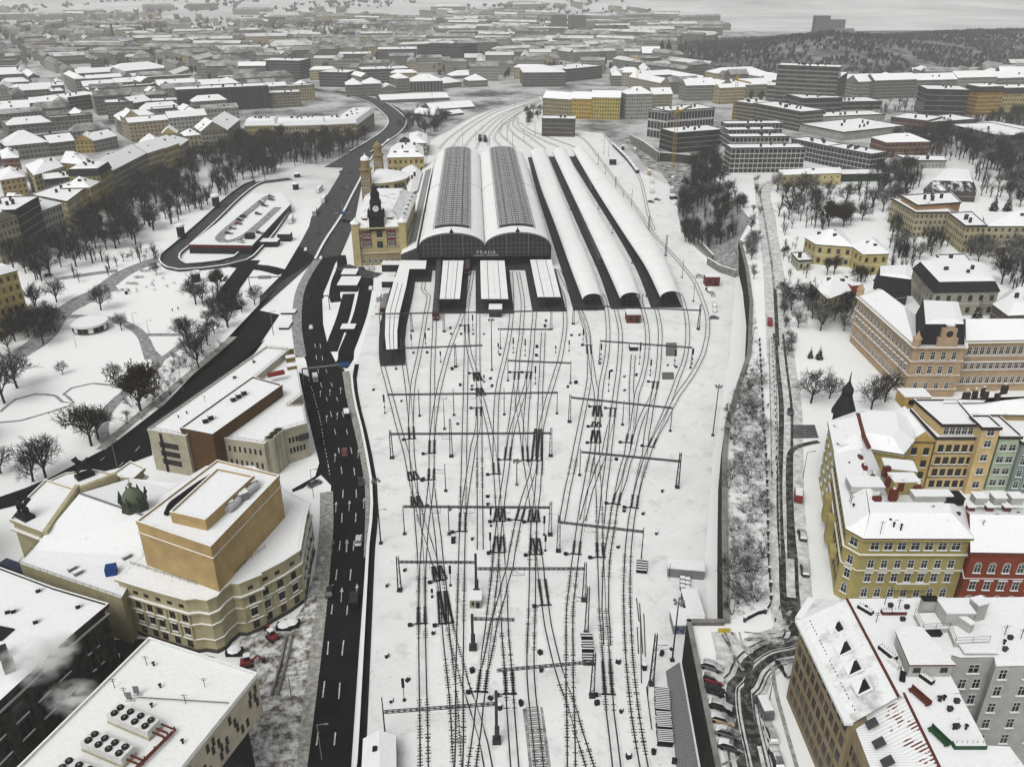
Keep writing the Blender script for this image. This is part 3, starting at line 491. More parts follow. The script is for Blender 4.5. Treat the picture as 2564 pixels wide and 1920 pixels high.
for nm,a,c,ps in GAN:
 A_,C_=P(*a,BH),P(*c,BH);d=(C_-A_);L=d.length;d.normalize();s=Vector((-d.y,d.x,0))
 root=empty('catenary_gantry',P(*ps[0][:3]),label=nm,cat='catenary gantry',group='catenary gantries over the tracks');GAN_O.append(root)
 for k,x,y,ty,h in ps:
  m=MB();b0=P(k,x,y)
  if ty=='l':lattice_post(m,b0,h,.42,.22)
  elif ty=='t':
   m.box(b0,(.55,.55,h));m.box(b0+Vector((0,0,-.05)),(1.6,1.6,.9));m.box(b0+Vector((.1,-.3,2.)),(.9,.7,2.2))
  else:pole(m,b0,h,.16)
  m.build('post',[IRON],root)
 m=MB();up=Vector((0,0,.42))
 for o_ in(s*.18,s*-.18):m.bar(A_+o_,C_+o_,.12);m.bar(A_+o_+up,C_+o_+up,.12)
 n_=int(L/1.1)
 for i in range(n_):
  p,q=A_+d*L*i/n_,A_+d*L*(i+1)/n_
  m.bar(p+s*.18,q+s*.18+up,.07);m.bar(p-s*.18+up,q-s*.18,.07)
 m.build('beam',[mat('frosted_iron',(.06,.06,.06),.8)],root)
 m=MB()
 for i in range(1,int(L/9)):
  p=A_+d*(9*i-3+3*R.random())
  if R.random()<.3:continue
  m.bar(p,p+Vector((0,0,-1.7)),.07);m.bar(p+d*2.8,p+d*2.8+Vector((0,0,-1.7)),.07);m.bar(p+Vector((0,0,-1.7)),p+d*2.8+Vector((0,0,-1.7)),.06);m.bar(p+Vector((0,0,-.2)),p+d*2.6+Vector((0,0,-1.6)),.05)
 if m.f:m.build('hanger',[IRON],root)
MAST=[('Y1',800,1385,10.,'p'),('Y3',812,412,9.,'p'),('Y6',1205,800,13.5,'l'),('Y6',530,272,13.,'l'),('Y4',505,1548,2,'x'),('Z6',772,305,7.5,'p'),('Z6',845,410,8.,'l'),('Z6',902,512,8.,'p'),('Z6',960,572,13.,'p'),('Z6',1085,737,10.,'l'),('Z6',1210,902,11.,'l'),('Z6',1330,1062,9.,'p'),('Z6',1412,1236,9.,'p'),('Y2',368,910,9,'x'),('Z6',722,565,8.,'p'),('Z6',822,740,7.,'p'),('Z6',965,960,7.,'p'),('Z6',595,735,7.,'p'),('Z6',515,570,7.,'p'),('Z6',1070,1200,7.5,'p'),('Z6',790,1200,7.5,'p'),('Z6',720,235,9.,'p'),('Z6',795,180,15.,'p'),('Z6',760,165,15.,'p'),('T2',920,900,14.,'p'),('T2',795,940,12.,'p'),('T2',1115,940,12.,'p'),('T2',1188,910,12.,'p'),('T2',1260,870,11.,'p'),('T2',1080,905,14.,'l'),('T2',1045,840,9.,'p'),('T2',600,680,16.,'p'),('T2',1190,720,9.,'p'),('T2',1130,700,9.,'p'),('T2',1040,690,9.,'p'),('T2',880,900,9.,'p'),('T2',1210,640,8.,'p'),('T2',1100,640,8.,'p')]
MO=[]
for k,x,y,h,ty in MAST:
 if ty=='x':continue
 b0=P(k,x,y);root=empty('catenary_mast',b0,cat='catenary mast',group='single catenary masts');MO.append(root);root['base']='open lattice catenary mast' if ty=='l' else 'slim dark catenary mast'
 m=MB();(lattice_post(m,b0,h,.4,.22) if ty=='l' else pole(m,b0,h,.14));m.build('post',[IRON],root)
 m=MB();sg=1 if x%2 else-1;t=b0+Vector((0,0,h*.78));m.bar(t,t+Vector((2.6*sg,0,.2)),.07);m.bar(t+Vector((0,0,-1.3)),t+Vector((2.6*sg,0,-.9)),.06);m.bar(t+Vector((0,0,-1.1)),t+Vector((2.4*sg,0,.2)),.05);m.build('arm',[IRON],root)
place_labels(MO,'catenary mast',8)
LMO=[]
for k,x,y,h,c_ in(('Y1',1290,775,20.,'tall grey lamp mast with a ring of floodlights in mid yard'),('B5',1760,725,17.5,'leaning tall floodlight mast beside the black retaining wall'),('Y6',1420,552,16.,'tall floodlight mast by the container huts near the wall'),('Y3',1548,348,8.,'yellow green lamp post between the tracks'),('Y3',140,955,19.,'tall lamp mast at the parapet left of the tracks')):
 b0=P(k,x,y);root=empty('floodlight_mast',b0,label=c_,cat='floodlight mast');m=MB();pole(m,b0,h,.2);m.build('post',[IRON if 'green' not in c_ else mat('olive_paint',(.16,.15,.05),.7)],root)
 for q in range(5):
  m=MB();t=2*math.pi*q/5;m.box(b0+Vector((math.cos(t)*.9,math.sin(t)*.9,h-.3)),(.6,.4,.5),0,t);m.bar(b0+Vector((0,0,h-.1)),b0+Vector((math.cos(t)*.9,math.sin(t)*.9,h-.1)),.1);m.build('floodlight',[STEEL],root)
SIG=[('Y1',182,1220,7),('Y1',607,548,6.5),('Y1',760,690,4.5),('Y1',1093,362,7),('Y1',1512,597,6.5),('Y1',1635,625,7),('Y1',1740,917,7.),('Y1',1357,592,4.),('Y1',460,545,6.),('Y2',350,576,4.5),('Y2',680,662,6.5),('Y2',760,992,8.),('Y2',1080,712,9.),('Y2',1192,830,6.5),('Y2',1442,727,6.5),('Y2',1625,712,6.5),('Y2',495,505,6.5),('Y2',212,594,3.),('Y3',1280,775,6.),('Y3',1275,1040,6.),('Y3',672,1510,2.5),('Y3',862,1390,6.),('Y4',92,865,6.),('Y4',105,1030,5.),('Y5',382,965,6.),('Y1',1210,900,3.),('Y1',1180,1195,1.2)]
SO=[]
for k,x,y,h in SIG:
 b0=P(k,x,y);root=empty('railway_signal',b0,cat='railway signal',group='light signals among the tracks');SO.append(root);root['base']='black tall signal with long lamp board' if h>6 else 'short black railway signal'
 m=MB();m.tube(b0,b0+Vector((0,0,h)),.08,.07,6);m.box(b0,(.6,.6,.3));m.build('post',[BLACK],root)
 m=MB();m.box(b0+Vector((0,-.12,h*.62)),(.55,.3,h*.38));m.build('lamp_board',[BLACK],root)
 if h>6:
  m=MB();m.box(b0+Vector((0,-.1,h*.3)),(.5,.3,.5));m.build('shunting_lamp',[BLACK],root)
place_labels(SO,'signal',7)
BX=[('Y1',858,345),('Y1',865,405),('Y1',970,405),('Y1',1093,405),('Y1',1205,405),('Y1',475,602),('Y1',618,598),('Y1',878,770),('Y1',1275,865),('Y1',960,935),('Y1',1082,945),('Y1',1290,945),('Y1',350,1100),('Y1',935,1337),('Y1',62,982),('Y1',1370,620),('Y1',1757,540),('Y1',1752,628),('Y1',632,358),('Y2',15,538),('Y2',376,418),('Y2',457,415),('Y2',422,912),('Y2',336,955),('Y2',790,788),('Y2',922,845),('Y2',1047,832),('Y2',924,988),('Y2',1372,728),('Y2',1460,748),('Y2',668,710),('Y2',110,270),('Y2',100,325),('Y3',1245,475),('Y3',1247,556),('Y3',1085,915),('Y3',892,910),('Y3',890,948),('Y3',855,610),('Y3',200,1400),('Y3',385,1240),('Y4',1115,655),('Y4',1253,860),('Y4',1315,420),('Y4',920,625),('Y4',858,1000),('Y4',840,90),('Y5',680,280),('Y5',200,518),('Y5',417,762),('Y5',1275,950),('Y5',1370,1052),('Y5',1790,480),('Y5',1087,672),('Y5',243,985),('Y5',1590,1010),('Y6',60,660),('Y6',860,577),('Y6',640,1005),('Y6',888,1090),('Y6',968,1560),('Y6',1312,495),('Y6',1225,1510),('Y6',1130,640),('Y6',1440,1612),('Y6',1410,440)]
BO=[]
for i,(k,x,y) in enumerate(BX):
 b0=P(k,x,y);root=empty('trackside_box',b0,cat='trackside box',group='small black boxes beside the tracks');BO.append(root)
 root['base']=('black trackside box with snow on its lid','small dark cable box poking through snow','low black signal stub in the snow')[i%3]
 m=MB();s=.45+.35*R.random();m.box(b0,(s,s*1.3,s*(.8+.9*R.random())),0,R.random()*3);m.tube(b0+Vector((.5,.2,0)),b0+Vector((.5,.2,.9)),.09,.09,5);m.build('box_body',[BLACK],root)
 if i%3==0:m=MB();m.box(b0+Vector((0,0,s*1.72)),(s*.9,s*1.1,.1));m.build('snow_lid',[SNOW],root)
place_labels(BO,'black trackside box',9)
FRAMEW=mat('white_window_frame',(.55,.56,.54),.6)
FRAMED=mat('dark_window_frame',(.06,.055,.05),.6)
def win_mesh(name,w,h,frame=FRAMEW,sill=True,arch=False,hood=None,deep=.1):
 """window: outward is -Y, origin on the wall at the middle of the sill"""
 m=MB();t=.13 if w>1 else.1
 def fr(x0,z0,x1,z1,d=deep):m.box(((x0+x1)/2,-d/2,z0),(x1-x0,d,z1-z0),0)
 m.poly([(-w/2,-.03,0),(w/2,-.03,0),(w/2,-.03,h),(-w/2,-.03,h)],1)
 fr(-w/2-t,0,-w/2,h);fr(w/2,0,w/2+t,h);fr(-w/2-t,h,w/2+t,h+t);fr(-.045,0,.045,h,.07);fr(-w/2,h*.62,w/2,h*.62+.09,.075)
 if arch:
  p=[(-w/2*math.cos(a),-.04,h+t+.0+w/2*.7*math.sin(a)) for a in[math.pi*i/6 for i in range(7)]];m.poly(p,1)
  for q,r in zip(p,p[1:]):m.bar(q,r,.16,.12,0)
 if sill:m.box((0,-.16,-.16),(w+.5,.32,.14),2);
 if hood:m.box((0,-.2,h+.35),(w+.7,.4,.22),2);m.box((0,-.14,h+.18),(w+.55,.28,.16),3)
 o=m.build(name,[frame,GLASS,SNOW,hood or frame]);me=o.data;bpy.data.objects.remove(o);return me
WIN={}
def win(kind):
 if kind not in WIN:
  WIN[kind]={'white':lambda:win_mesh('window',1.1,1.9),'wide':lambda:win_mesh('window',1.6,1.7),'dark':lambda:win_mesh('window',1.1,1.9,FRAMED),'tall':lambda:win_mesh('window',1.2,2.5,FRAMEW),'arch':lambda:win_mesh('window',1.15,1.9,FRAMEW,arch=True),'hood':lambda:win_mesh('window',1.15,2.0,FRAMED,hood=CONC),'slit':lambda:win_mesh('window',.45,1.7,FRAMED,sill=False),'small':lambda:win_mesh('window',.9,.9,FRAMED,sill=False),'plain':lambda:win_mesh('window',1.15,1.9,mat('brown_window_frame',(.1,.085,.06),.7),sill=False,deep=.08),'attic':lambda:win_mesh('window',1.0,.8,FRAMED,sill=False),'big':lambda:win_mesh('window',2.6,3.4,FRAMED),'hoodw':lambda:win_mesh('window',1.15,2.0,FRAMEW,hood=CONC)}[kind]()
 return WIN[kind]
WCNT={}
def windows(root,a,b,zs,kind='white',n=None,sp=3.,marg=1.6,name='window',skip=None):
 """one object per window along the wall from a to b (its outside on the right hand)"""
 a,b=Vector((a[0],a[1],0)),Vector((b[0],b[1],0));d=b-a;L=d.length;d.normalize();rz=math.atan2(d.y,d.x);off=WORLD(root)
 n=n or max(1,int((L-2*marg)/sp)+1)
 for zi,z in enumerate(zs):
  for i in range(n):
   if skip and skip(i,zi):continue
   if WCNT.get(root.name,0)>=(180 if root.name.startswith('opera') else 100):return
   WCNT[root.name]=WCNT.get(root.name,0)+1
   k=kind[zi] if isinstance(kind,(list,tuple)) else kind
   f=marg+(L-2*marg)*(i/(n-1) if n>1 else.5);p=a+d*f
   o=bpy.data.objects.new(name,win(k));COL.objects.link(o);o.parent=root;o.location=(p.x-off.x,p.y-off.y,z-off.z);o.rotation_euler.z=rz
def walls(root,pts,z0,z1,m,name='wall',col=None,uvs=(3.,3.3)):
 mb=MB();mb.prism(pts,z0,z1,0,col=col,uvs=uvs,top=True);return mb.build(name,m,root)
def cornice(root,pts,z,m,out=.35,h=.4,name='cornice',snow=True):
 mb=MB();o=inset(pts,-out);i_=inset(pts,.15);n=len(o)
 for j in range(n):
  k=(j+1)%n
  mb.poly([(*o[j],z),(*o[k],z),(*o[k],z+h),(*o[j],z+h)],0);mb.poly([(*o[j],z),(*o[k],z),(*i_[k],z-.3),(*i_[j],z-.3)],0)
  mb.poly([(*o[j],z+h),(*o[k],z+h),(*i_[k],z+h+.05),(*i_[j],z+h+.05)],1 if snow else 0)
 return mb.build(name,[m,SNOW],root)
def roof_mesh(pts,z,kind,rh=4.,over=.4,ins=2.5):
 """mb with 0 = snow cover, 1 = edge / steep tile"""
 mb=MB();P0=ccw([(p[0],p[1]) for p in pts]);o=inset(P0,-over) if over else P0;n=len(o)
 for j in range(n):k=(j+1)%n;mb.poly([(*o[j],z),(*o[k],z),(*o[k],z+.3),(*o[j],z+.3)],1)
 mb.poly([(*p,z) for p in reversed(o)],1);zt=z+.3
 if kind=='flat':
  q=inset(o,.35)
  for j in range(n):
   k=(j+1)%n;mb.poly([(*o[j],zt),(*o[k],zt),(*o[k],zt+.6),(*o[j],zt+.6)],1);mb.poly([(*o[j],zt+.6),(*o[k],zt+.6),(*q[k],zt+.62),(*q[j],zt+.62)],0);mb.poly([(*q[j],zt+.62),(*q[k],zt+.62),(*q[k],zt+.1),(*q[j],zt+.1)],1)
  mb.poly([(*p,zt+.1) for p in q],0)
 elif kind in('hip','gable') and n==4:
  a,b,c,d=[Vector((*p,zt)) for p in o]
  if(b-a).length+(c-d).length<(c-b).length+(d-a).length:a,b,c,d=b,c,d,a
  W=((d-a).length+(c-b).length)/2;L=((b-a).length+(c-d).length)/2;f=min(.5,W/2/L) if kind=='hip' else 0.
  m0,m1=(a+d)/2,(b+c)/2;r0=m0 .lerp(m1,f)+Vector((0,0,rh));r1=m1 .lerp(m0,f)+Vector((0,0,rh))
  mb.poly([a,b,r1,r0],0);mb.poly([c,d,r0,r1],0);mb.poly([b,c,r1],0 if kind=='hip' else 2);mb.poly([d,a,r0],0 if kind=='hip' else 2)
 elif kind=='mansard':
  q=inset(o,ins*.45);q2=inset(o,ins+.4)
  for j in range(n):k=(j+1)%n;mb.poly([(*o[j],zt),(*o[k],zt),(*q[k],zt+rh),(*q[j],zt+rh)],1);mb.poly([(*q[j],zt+rh),(*q[k],zt+rh),(*q2[k],zt+rh+.7),(*q2[j],zt+rh+.7)],0)
  mb.poly([(*p,zt+rh+.7) for p in q2],0)
 else:
  q=inset(o,ins)
  for j in range(n):k=(j+1)%n;mb.poly([(*o[j],zt),(*o[k],zt),(*q[k],zt+rh),(*q[j],zt+rh)],0)
  mb.poly([(*p,zt+rh) for p in q],0)
 return mb
TILE=mat('dark_tile',(.05,.04,.037),.8);SLATE=mat('black_slate',(.022,.022,.024),.7);REDTILE=mat('red_tile',(.14,.035,.025),.8,(.09,.03,.025),1.)
PLASTER={}
def plaster(c,name='plaster',rough=.9):
 k=tuple(round(x,3) for x in c)
 if k not in PLASTER:PLASTER[k]=mat(f'{name}_{len(PLASTER)}',c,rough,tuple(x*.72 for x in c),.35,.3,.72)
 return PLASTER[k]
FOOT=[]
def reg(pts):
 c=sum((Vector((p[0],p[1],0)) for p in pts),Vector((0,0,0)))/len(pts);r=max((Vector((p[0],p[1],0))-c).length for p in pts);FOOT.append((c,r,[(p[0],p[1]) for p in pts]))
def chimneys(root,pts,z,n,m=None,h=1.8):
 """n chimneys on the roof part root"""
 P0=[Vector((p[0],p[1],0)) for p in pts];c=sum(P0,Vector((0,0,0)))/len(P0)
 for i in range(n):
  p=P0[i%len(P0)].lerp(P0[(i+1)%len(P0)],.25+.5*R.random()).lerp(c,.45+.3*R.random())
  mb=MB();mb.box((p.x,p.y,z),(1.1+R.random()*.8,.8,h+R.random()),0,R.random()*.3);mb.box((p.x,p.y,z+h+1.0),(.5,.4,.25),1);mb.build('chimney',[m or TILE,SNOW],root)
def house(name,label,cat,pts,z0,h,col,roof='hip',rh=4.,fac='classic',uvs=(3.,3.3),over=.4,edge=None,chim=2,snow=None,ins=2.5,group=None,base=None,winparts=None):
 """a thing: wall, roof (> chimney), cornice; windows drawn in the plaster of small far houses, or real ones for winparts edges"""
 pts=ccw([(p[0],p[1]) for p in pts]);c=sum((Vector((p[0],p[1],0)) for p in pts),Vector((0,0,0)))/len(pts)
 root=empty(name,(c.x,c.y,z0),label=label,cat=cat,group=group);reg(pts)
 mb=MB();mb.prism(pts,z0,z0+h,0,col=col,uvs=uvs);mb.build('wall',[FAC[fac] if fac else BLANK],root)
 rm=roof_mesh(pts,z0+h,roof,rh,over,ins);
 for fi,mi in enumerate(rm.m):
  if mi==2:rm.c[fi]=col
 ro=rm.build('roof',[snow or ROOFSNOW,edge or TILE,BLANK],root)
 if chim:chimneys(ro,pts,z0+h+(rh*.35 if roof in('hip','gable') else(.5 if roof=='flat' else rh)),chim)
 return root
def quad_front(A,B,d,skew=0.):
 """footprint from the ground ends of the front wall and a depth"""
 A,B=Vector((A[0],A[1],0)),Vector((B[0],B[1],0));t=(B-A).normalized();nn=Vector((-t.y,t.x,0));s=t*skew
 return[(q.x,q.y) for q in(A,B,B+nn*d+s,A+nn*d+s)]
def hgt(k,x,y,ytop,z0=0.):
 """height of a thing whose foot shows at (x,y) and whose top shows at ytop in the survey picture"""
 p=P(k,x,y,z0);a,b,s=ZM[k];v=(b+ytop/s-960)/F;t=p.y/(CP-v*SP);return CH-t*(SP+v*CP)-z0
def fb(name,label,cat,k,x0,y0,x1,y1,hp,depth,col,roof='hip',z0=0.,**kw):
 A,B=P(k,x0,y0,z0),P(k,x1,y1,z0);h=hgt(k,x0,y0,y0-hp,z0)
 return house(name,label,cat,quad_front(A,B,depth,kw.pop('skew',0.)),z0,h,col,roof,**kw)
AX0=Vector((-13.4,396.2,0));AX1=Vector((-23.6,622.,0));ad=(AX1-AX0).normalized();an=Vector((ad.y,-ad.x,0));HL=(AX1-AX0).length
def hp(u,s,z):q=AX0+an*u+ad*s;return Vector((q.x,q.y,z))
W2,ZS,ZR=16.2,11.4,6.8
def arcz(u):c=abs(u)-W2;return ZS+ZR*math.sqrt(max(0,1-(c/W2)**2))*(1) if abs(c)<W2 else ZS
hall=empty('train_hall',hp(0,0,0),label='large twin arched train hall with two ribbed skylights and black glass front',cat='train hall')
skm,n,b=nt('ribbed_skylight');b.inputs['Roughness'].default_value=.5
uvn=node(n,'ShaderNodeUVMap');sxx=node(n,'ShaderNodeSeparateXYZ');n.links.new(uvn.outputs[0],sxx.inputs[0])
def saw(o,f,lo):
 a=node(n,'ShaderNodeMath',operation='MULTIPLY',i_1=f);n.links.new(o,a.inputs[0]);c=node(n,'ShaderNodeMath',operation='FRACT');n.links.new(a.outputs[0],c.inputs[0])
 d=node(n,'ShaderNodeMath',operation='LESS_THAN',i_1=lo);n.links.new(c.outputs[0],d.inputs[0]);return d.outputs[0]
base=mixc(n,noise_ramp(n,.12,.3,.7,pos='geo'),(.075,.077,.075),(.15,.153,.15))
sn=mixc(n,noise_ramp(n,1.1,.35,.6,pos='geo'),(.2,.205,.2),(.6,.61,.6))
l1=mixc(n,saw(sxx.outputs[1],1/4.6,.42),base,sn);l2=mixc(n,saw(sxx.outputs[0],1/2.9,.1),l1,(.06,.06,.06));n.links.new(l2,b.inputs['Base Color'])
HALLSNOW=snow_mat('hall_snow',(.6,.61,.6),.1,.4,.04,white=(.85,.86,.85),sc2=.2)
SKW=8.6
for sgn in(-1,1):
 m=MB();us=[sgn*W2+W2*math.cos(math.pi*(1-i/28)) for i in range(29)]
 L0=[hp(u,0,arcz(u)) for u in us];L1=[hp(u,HL,arcz(u)) for u in us]
 m.strip(L0,L1,0);lo0=[p-Vector((0,0,.7)) for p in L0];lo1=[p-Vector((0,0,.7)) for p in L1];m.strip(lo0,L0,1);m.strip(lo1,L1,1);m.strip(lo0,lo1,2)
 ro=m.build('roof',[HALLSNOW,STEEL,BLACK],hall)
 m=MB();us=[sgn*W2-SKW+2*SKW*i/14 for i in range(15)];s0,s1=11.,HL-2
 top=lambda u:arcz(u)+1.0
 for i in range(14):
  a,c=us[i],us[i+1]
  m.poly([hp(a,s0,top(a)),hp(c,s0,top(c)),hp(c,s1,top(c)),hp(a,s1,top(a))],0,[(a,s0),(c,s0),(c,s1),(a,s1)])
  m.poly([hp(a,s0,arcz(a)-.1),hp(c,s0,arcz(c)-.1),hp(c,s0,top(c)),hp(a,s0,top(a))],1)
 for u in(us[0],us[-1]):m.poly([hp(u,s0,arcz(u)-.2),hp(u,s1,arcz(u)-.2),hp(u,s1,top(u)),hp(u,s0,top(u))],1)
 m.build('skylight',[skm,BLACK],ro)
 m=MB()
 for u in(sgn*W2-SKW-.7,sgn*W2+SKW+.7):
  m.bar(hp(u,s0-3,arcz(u)+.7),hp(u,s1,arcz(u)+.7),.16)
  for k in range(0,int(s1-s0),6):m.bar(hp(u,s0+k,arcz(u)),hp(u,s0+k,arcz(u)+.7),.12)
 for u in(sgn*W2-5,sgn*W2,sgn*W2+5):m.bar(hp(u,s0,top(u)+.12),hp(u,s1,top(u)+.12),.18,.25)
 m.build('walkway_railing',[IRON],ro)
 m=MB();m.lathe(hp(sgn*W2,.6,arcz(sgn*W2)),[(.9,-.4),(1.1,.3),(.5,.9),(.2,1.8),(.001,2.2)],8);m.build('finial',[BLACK],ro)
 m=MB();us=[sgn*W2+W2*math.cos(math.pi*(1-i/20)) for i in range(21)]
 for a,c in zip(us,us[1:]):
  if abs(a-sgn*W2)>SKW and abs(c-sgn*W2)>SKW-1:m.bar(hp(a,112,arcz(a)+.05),hp(c,112,arcz(c)+.05),.25,.15)
 m.build('roof_seam',[STEEL],ro)
hg=mat('hall_glass',(.016,.017,.018),.5,(.03,.031,.032),.2)
for s_,nm in((.5,'glass_front'),(HL-.5,'glass_back')):
 m=MB();zb=6.1;us=[-2*W2+4*W2*i/60 for i in range(61)]
 for a,c in zip(us,us[1:]):m.poly([hp(a,s_,zb),hp(c,s_,zb),hp(c,s_,arcz(c)-.6),hp(a,s_,arcz(a)-.6)],0)
 gf=m.build(nm,[hg],hall)
 m=MB();y_=s_-.12 if s_<5 else s_+.12
 for i in range(0,61,2):m.bar(hp(us[i],y_,zb),hp(us[i],y_,max(zb+.1,arcz(us[i])-.6)),.16 if i%10 else.4)
 for z in(8.1,10.1,12.4):
  run=[u for u in us if arcz(u)-.7>z]
  for a,c in zip(us,us[1:]):
   if arcz(a)-.6>z and arcz(c)-.6>z:m.bar(hp(a,y_,z),hp(c,y_,z),.14)
 m.build('mullion',[mat('mullion_grey',(.15,.15,.15),.6)],gf)
 m=MB();m.bar(hp(-2*W2-1,y_,9.),hp(2*W2+.3,y_,9.),.3,.2);m.bar(hp(-2*W2-1,y_,zb),hp(2*W2+.3,y_,zb),.5,.6);m.build('girder',[IRON],gf)
m=MB()
for s in(-1,1):m.poly([hp(s*2*W2,0,0),hp(s*2*W2,HL,0),hp(s*2*W2,HL,ZS),hp(s*2*W2,0,ZS)],0)
for u in(-2*W2,0,2*W2):
 for k in range(0,int(HL),18):m.box(hp(u,k,0),(.8,.8,ZS))
m.build('side_wall',[BLACK],hall)
m=MB()
e0,e1=-2*W2-1.2,-2*W2-9.
m.poly([hp(e0,0,ZS-.6),hp(e0,HL-8,ZS-.6),hp(e1,HL-8,7.6),hp(e1,0,7.6)],0);m.poly([hp(e1,0,7.6),hp(e1,HL-8,7.6),hp(e1,HL-8,0),hp(e1,0,0)],1);m.poly([hp(e1,0,0),hp(e0,0,0),hp(e0,0,ZS-.6),hp(e1,0,7.6)],1)
ao=m.build('aisle_roof',[HALLSNOW,DARKCONC],hall)
m=MB();f0,f1=-2*W2-2.2,-2*W2-6.;zz=lambda u:ZS-.6+(7.6-ZS+.6)*(u-e0)/(e1-e0)+.35
m.poly([hp(f0,12,zz(f0)),hp(f0,190,zz(f0)),hp(f1,190,zz(f1)),hp(f1,12,zz(f1))],0,[(0,0),(0,178),(4,178),(4,0)]);m.build('skylight',[skm],ao)
area('hall_floor',[hp(-2*W2,2,0),hp(2*W2,2,0),hp(2*W2,HL-4,0),hp(-2*W2,HL-4,0)],mat('hall_paving',(.04,.04,.04),.8),z=.4)
lt=mat('letter_white',(.6,.62,.6),.5)
for txt,sz,z in(('PRAHA',2.6,7.35),('HLAVN\u00cd N\u00c1DRA\u017d\u00cd',1.25,6.25)):
 cu=bpy.data.curves.new('sign_lettering','FONT');cu.body=txt;cu.size=sz;cu.extrude=.06;cu.align_x='CENTER';cu.materials.append(lt);cu.space_character=1.25
 o0=bpy.data.objects.new('tmp_text',cu);COL.objects.link(o0);bpy.context.view_layer.update();me_=bpy.data.meshes.new_from_object(o0 .evaluated_get(bpy.context.evaluated_depsgraph_get()));bpy.data.objects.remove(o0);o=bpy.data.objects.new('sign_lettering',me_);COL.objects.link(o);o.parent=hall;p=hp(.6,-.4,z)-hall.location;o.location=p;o.rotation_euler=(math.pi/2,0,math.atan2(an.y,an.x))
def platform(root,pts,h=.55):
 m=MB();m.prism(pts,.1,h);m.build('platform',[mat('dark_platform',(.035,.035,.035),.85)],root)
BEDM=mat('bare_track_bed',(.02,.02,.02),.95,(.045,.045,.045),.8)  # snow-free bed, with hall and canopy shadow put into its dark colour
area('track_bed',[P('Z5',x,y) for x,y in((1190,900),(1200,1005),(1300,1015),(1480,1008),(1600,1012),(1800,1008),(1930,1010))]+[P('Z6',375,1000),P('Z6',372,925)],BEDM)  # dark sheet painting shadow and dry ground before the hall mouth
def flat_canopy(label,quad,z=5.2):
 q=ccw([(p.x,p.y) for p in quad]);root=empty('platform_canopy',(q[0][0],q[0][1],0),label=label,cat='platform canopy',group='flat canopies before the train hall')
 m=MB();m.prism(q,z,z+.5,1,0,bottom=True);ro=m.build('roof',[HALLSNOW,BLACK],root)
 a,b_,c,d=[Vector((p.x,p.y,z+.55)) for p in quad]
 for f in(.28,.5,.72):
  m=MB();m.bar(a.lerp(b_,f),d.lerp(c,f),.22,.3);m.build('roof_ridge',[STEEL if f!=.5 else SNOW],ro)
 m=MB();m.bar(a+Vector((0,0,-.3)),b_+Vector((0,0,-.3)),.25,.9);m.build('fascia',[BLACK],root)
 for f in[i/6 for i in range(7)]:
  m=MB();t=a.lerp(b_,.5).lerp(d.lerp(c,.5),.02+.96*f);m.bar((t.x,t.y,.1),(t.x,t.y,z),.4);m.bar(a.lerp(d,f)+Vector((0,0,-.75)),b_.lerp(c,f)+Vector((0,0,-.75)),.2,.35);m.build('post',[BLACK],root)
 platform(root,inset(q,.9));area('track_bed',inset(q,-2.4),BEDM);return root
flat_canopy('leftmost of the three flat snowy platform canopies before the train hall',[P('Z5',x,y,5.6) for x,y in((1310,1222),(1457,1222),(1485,938),(1335,938))])
flat_canopy('middle flat snowy platform canopy with the signal hut at its end',[P('Z5',x,y,5.6) for x,y in((1612,1222),(1810,1222),(1782,938),(1605,938))])
flat_canopy('rightmost of the three flat snowy platform canopies before the train hall',[P('Z6',x,y,5.6) for x,y in((280,1208),(449,1208),(380,932),(224,932))])
lp=[P('Z5',x,y,5.6) for x,y in((1215,938),(1207,1000),(1090,1000),(1068,1120),(1018,1320),(1001,1450),(1003,1582),(922,1586),(912,1480),(917,1300),(975,1090),(1030,936))]
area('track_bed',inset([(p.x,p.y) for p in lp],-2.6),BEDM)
root=empty('platform_canopy',lp[6],label='long angled snowy canopy left of the tracks, bent like a knee',cat='platform canopy')
m=MB();m.prism([(p.x,p.y) for p in lp],5.2,5.7,1,0,bottom=True);ro=tri(m.build('roof',[HALLSNOW,BLACK],root))
for f in(.33,.66):
 m=MB();A_=[lp[3],lp[4],lp[5],lp[6]];B2=[lp[10],lp[9],lp[8],lp[7]];l=[a.lerp(c,f)+Vector((0,0,.18)) for a,c in zip(A_,B2)]
 for a,c in zip(l,l[1:]):m.bar(a,c,.2,.2)
 m.build('roof_ridge',[STEEL],ro)
for i in range(9):
 m=MB();l=resample([a.lerp(c,.5) for a,c in zip([lp[2],lp[3],lp[4],lp[5],lp[6]],[lp[11],lp[10],lp[9],lp[8],lp[7]])],9)[i];m.bar((l.x,l.y,0),(l.x,l.y,5.2),.45);m.build('post',[BLACK],root)
m=MB();cl=resample([a.lerp(c,.5) for a,c in zip([lp[2],lp[3],lp[4],lp[5],lp[6]],[lp[11],lp[10],lp[9],lp[8],lp[7]])],12);ribbon(m,cl,-2.6,2.6,.5);m.build('platform',[mat('dark_platform',(.035,.035,.035))],root)
m=MB();e=P('Z5',965,1600,0);m.box((e.x,e.y+1.5,.1),(6.5,3.,4.6));m.build('end_wall',[BLACK],root)
BC=[('first long curved barrel canopy, the one nearest the train hall',[(228,150),(300,400),(400,660),(505,950),(607,1222)],[(335,130),(430,390),(548,690),(672,985),(752,1216)]),('middle one of the three long curved barrel canopies',[(388,150),(500,390),(665,740),(790,1010),(880,1216)],[(478,122),(610,380),(775,680),(930,950),(1028,1206)]),('rightmost long curved barrel canopy beside the outer tracks',[(532,130),(690,400),(890,715),(1060,975),(1172,1206)],[(625,140),(790,340),(990,590),(1175,860),(1322,1196)])]
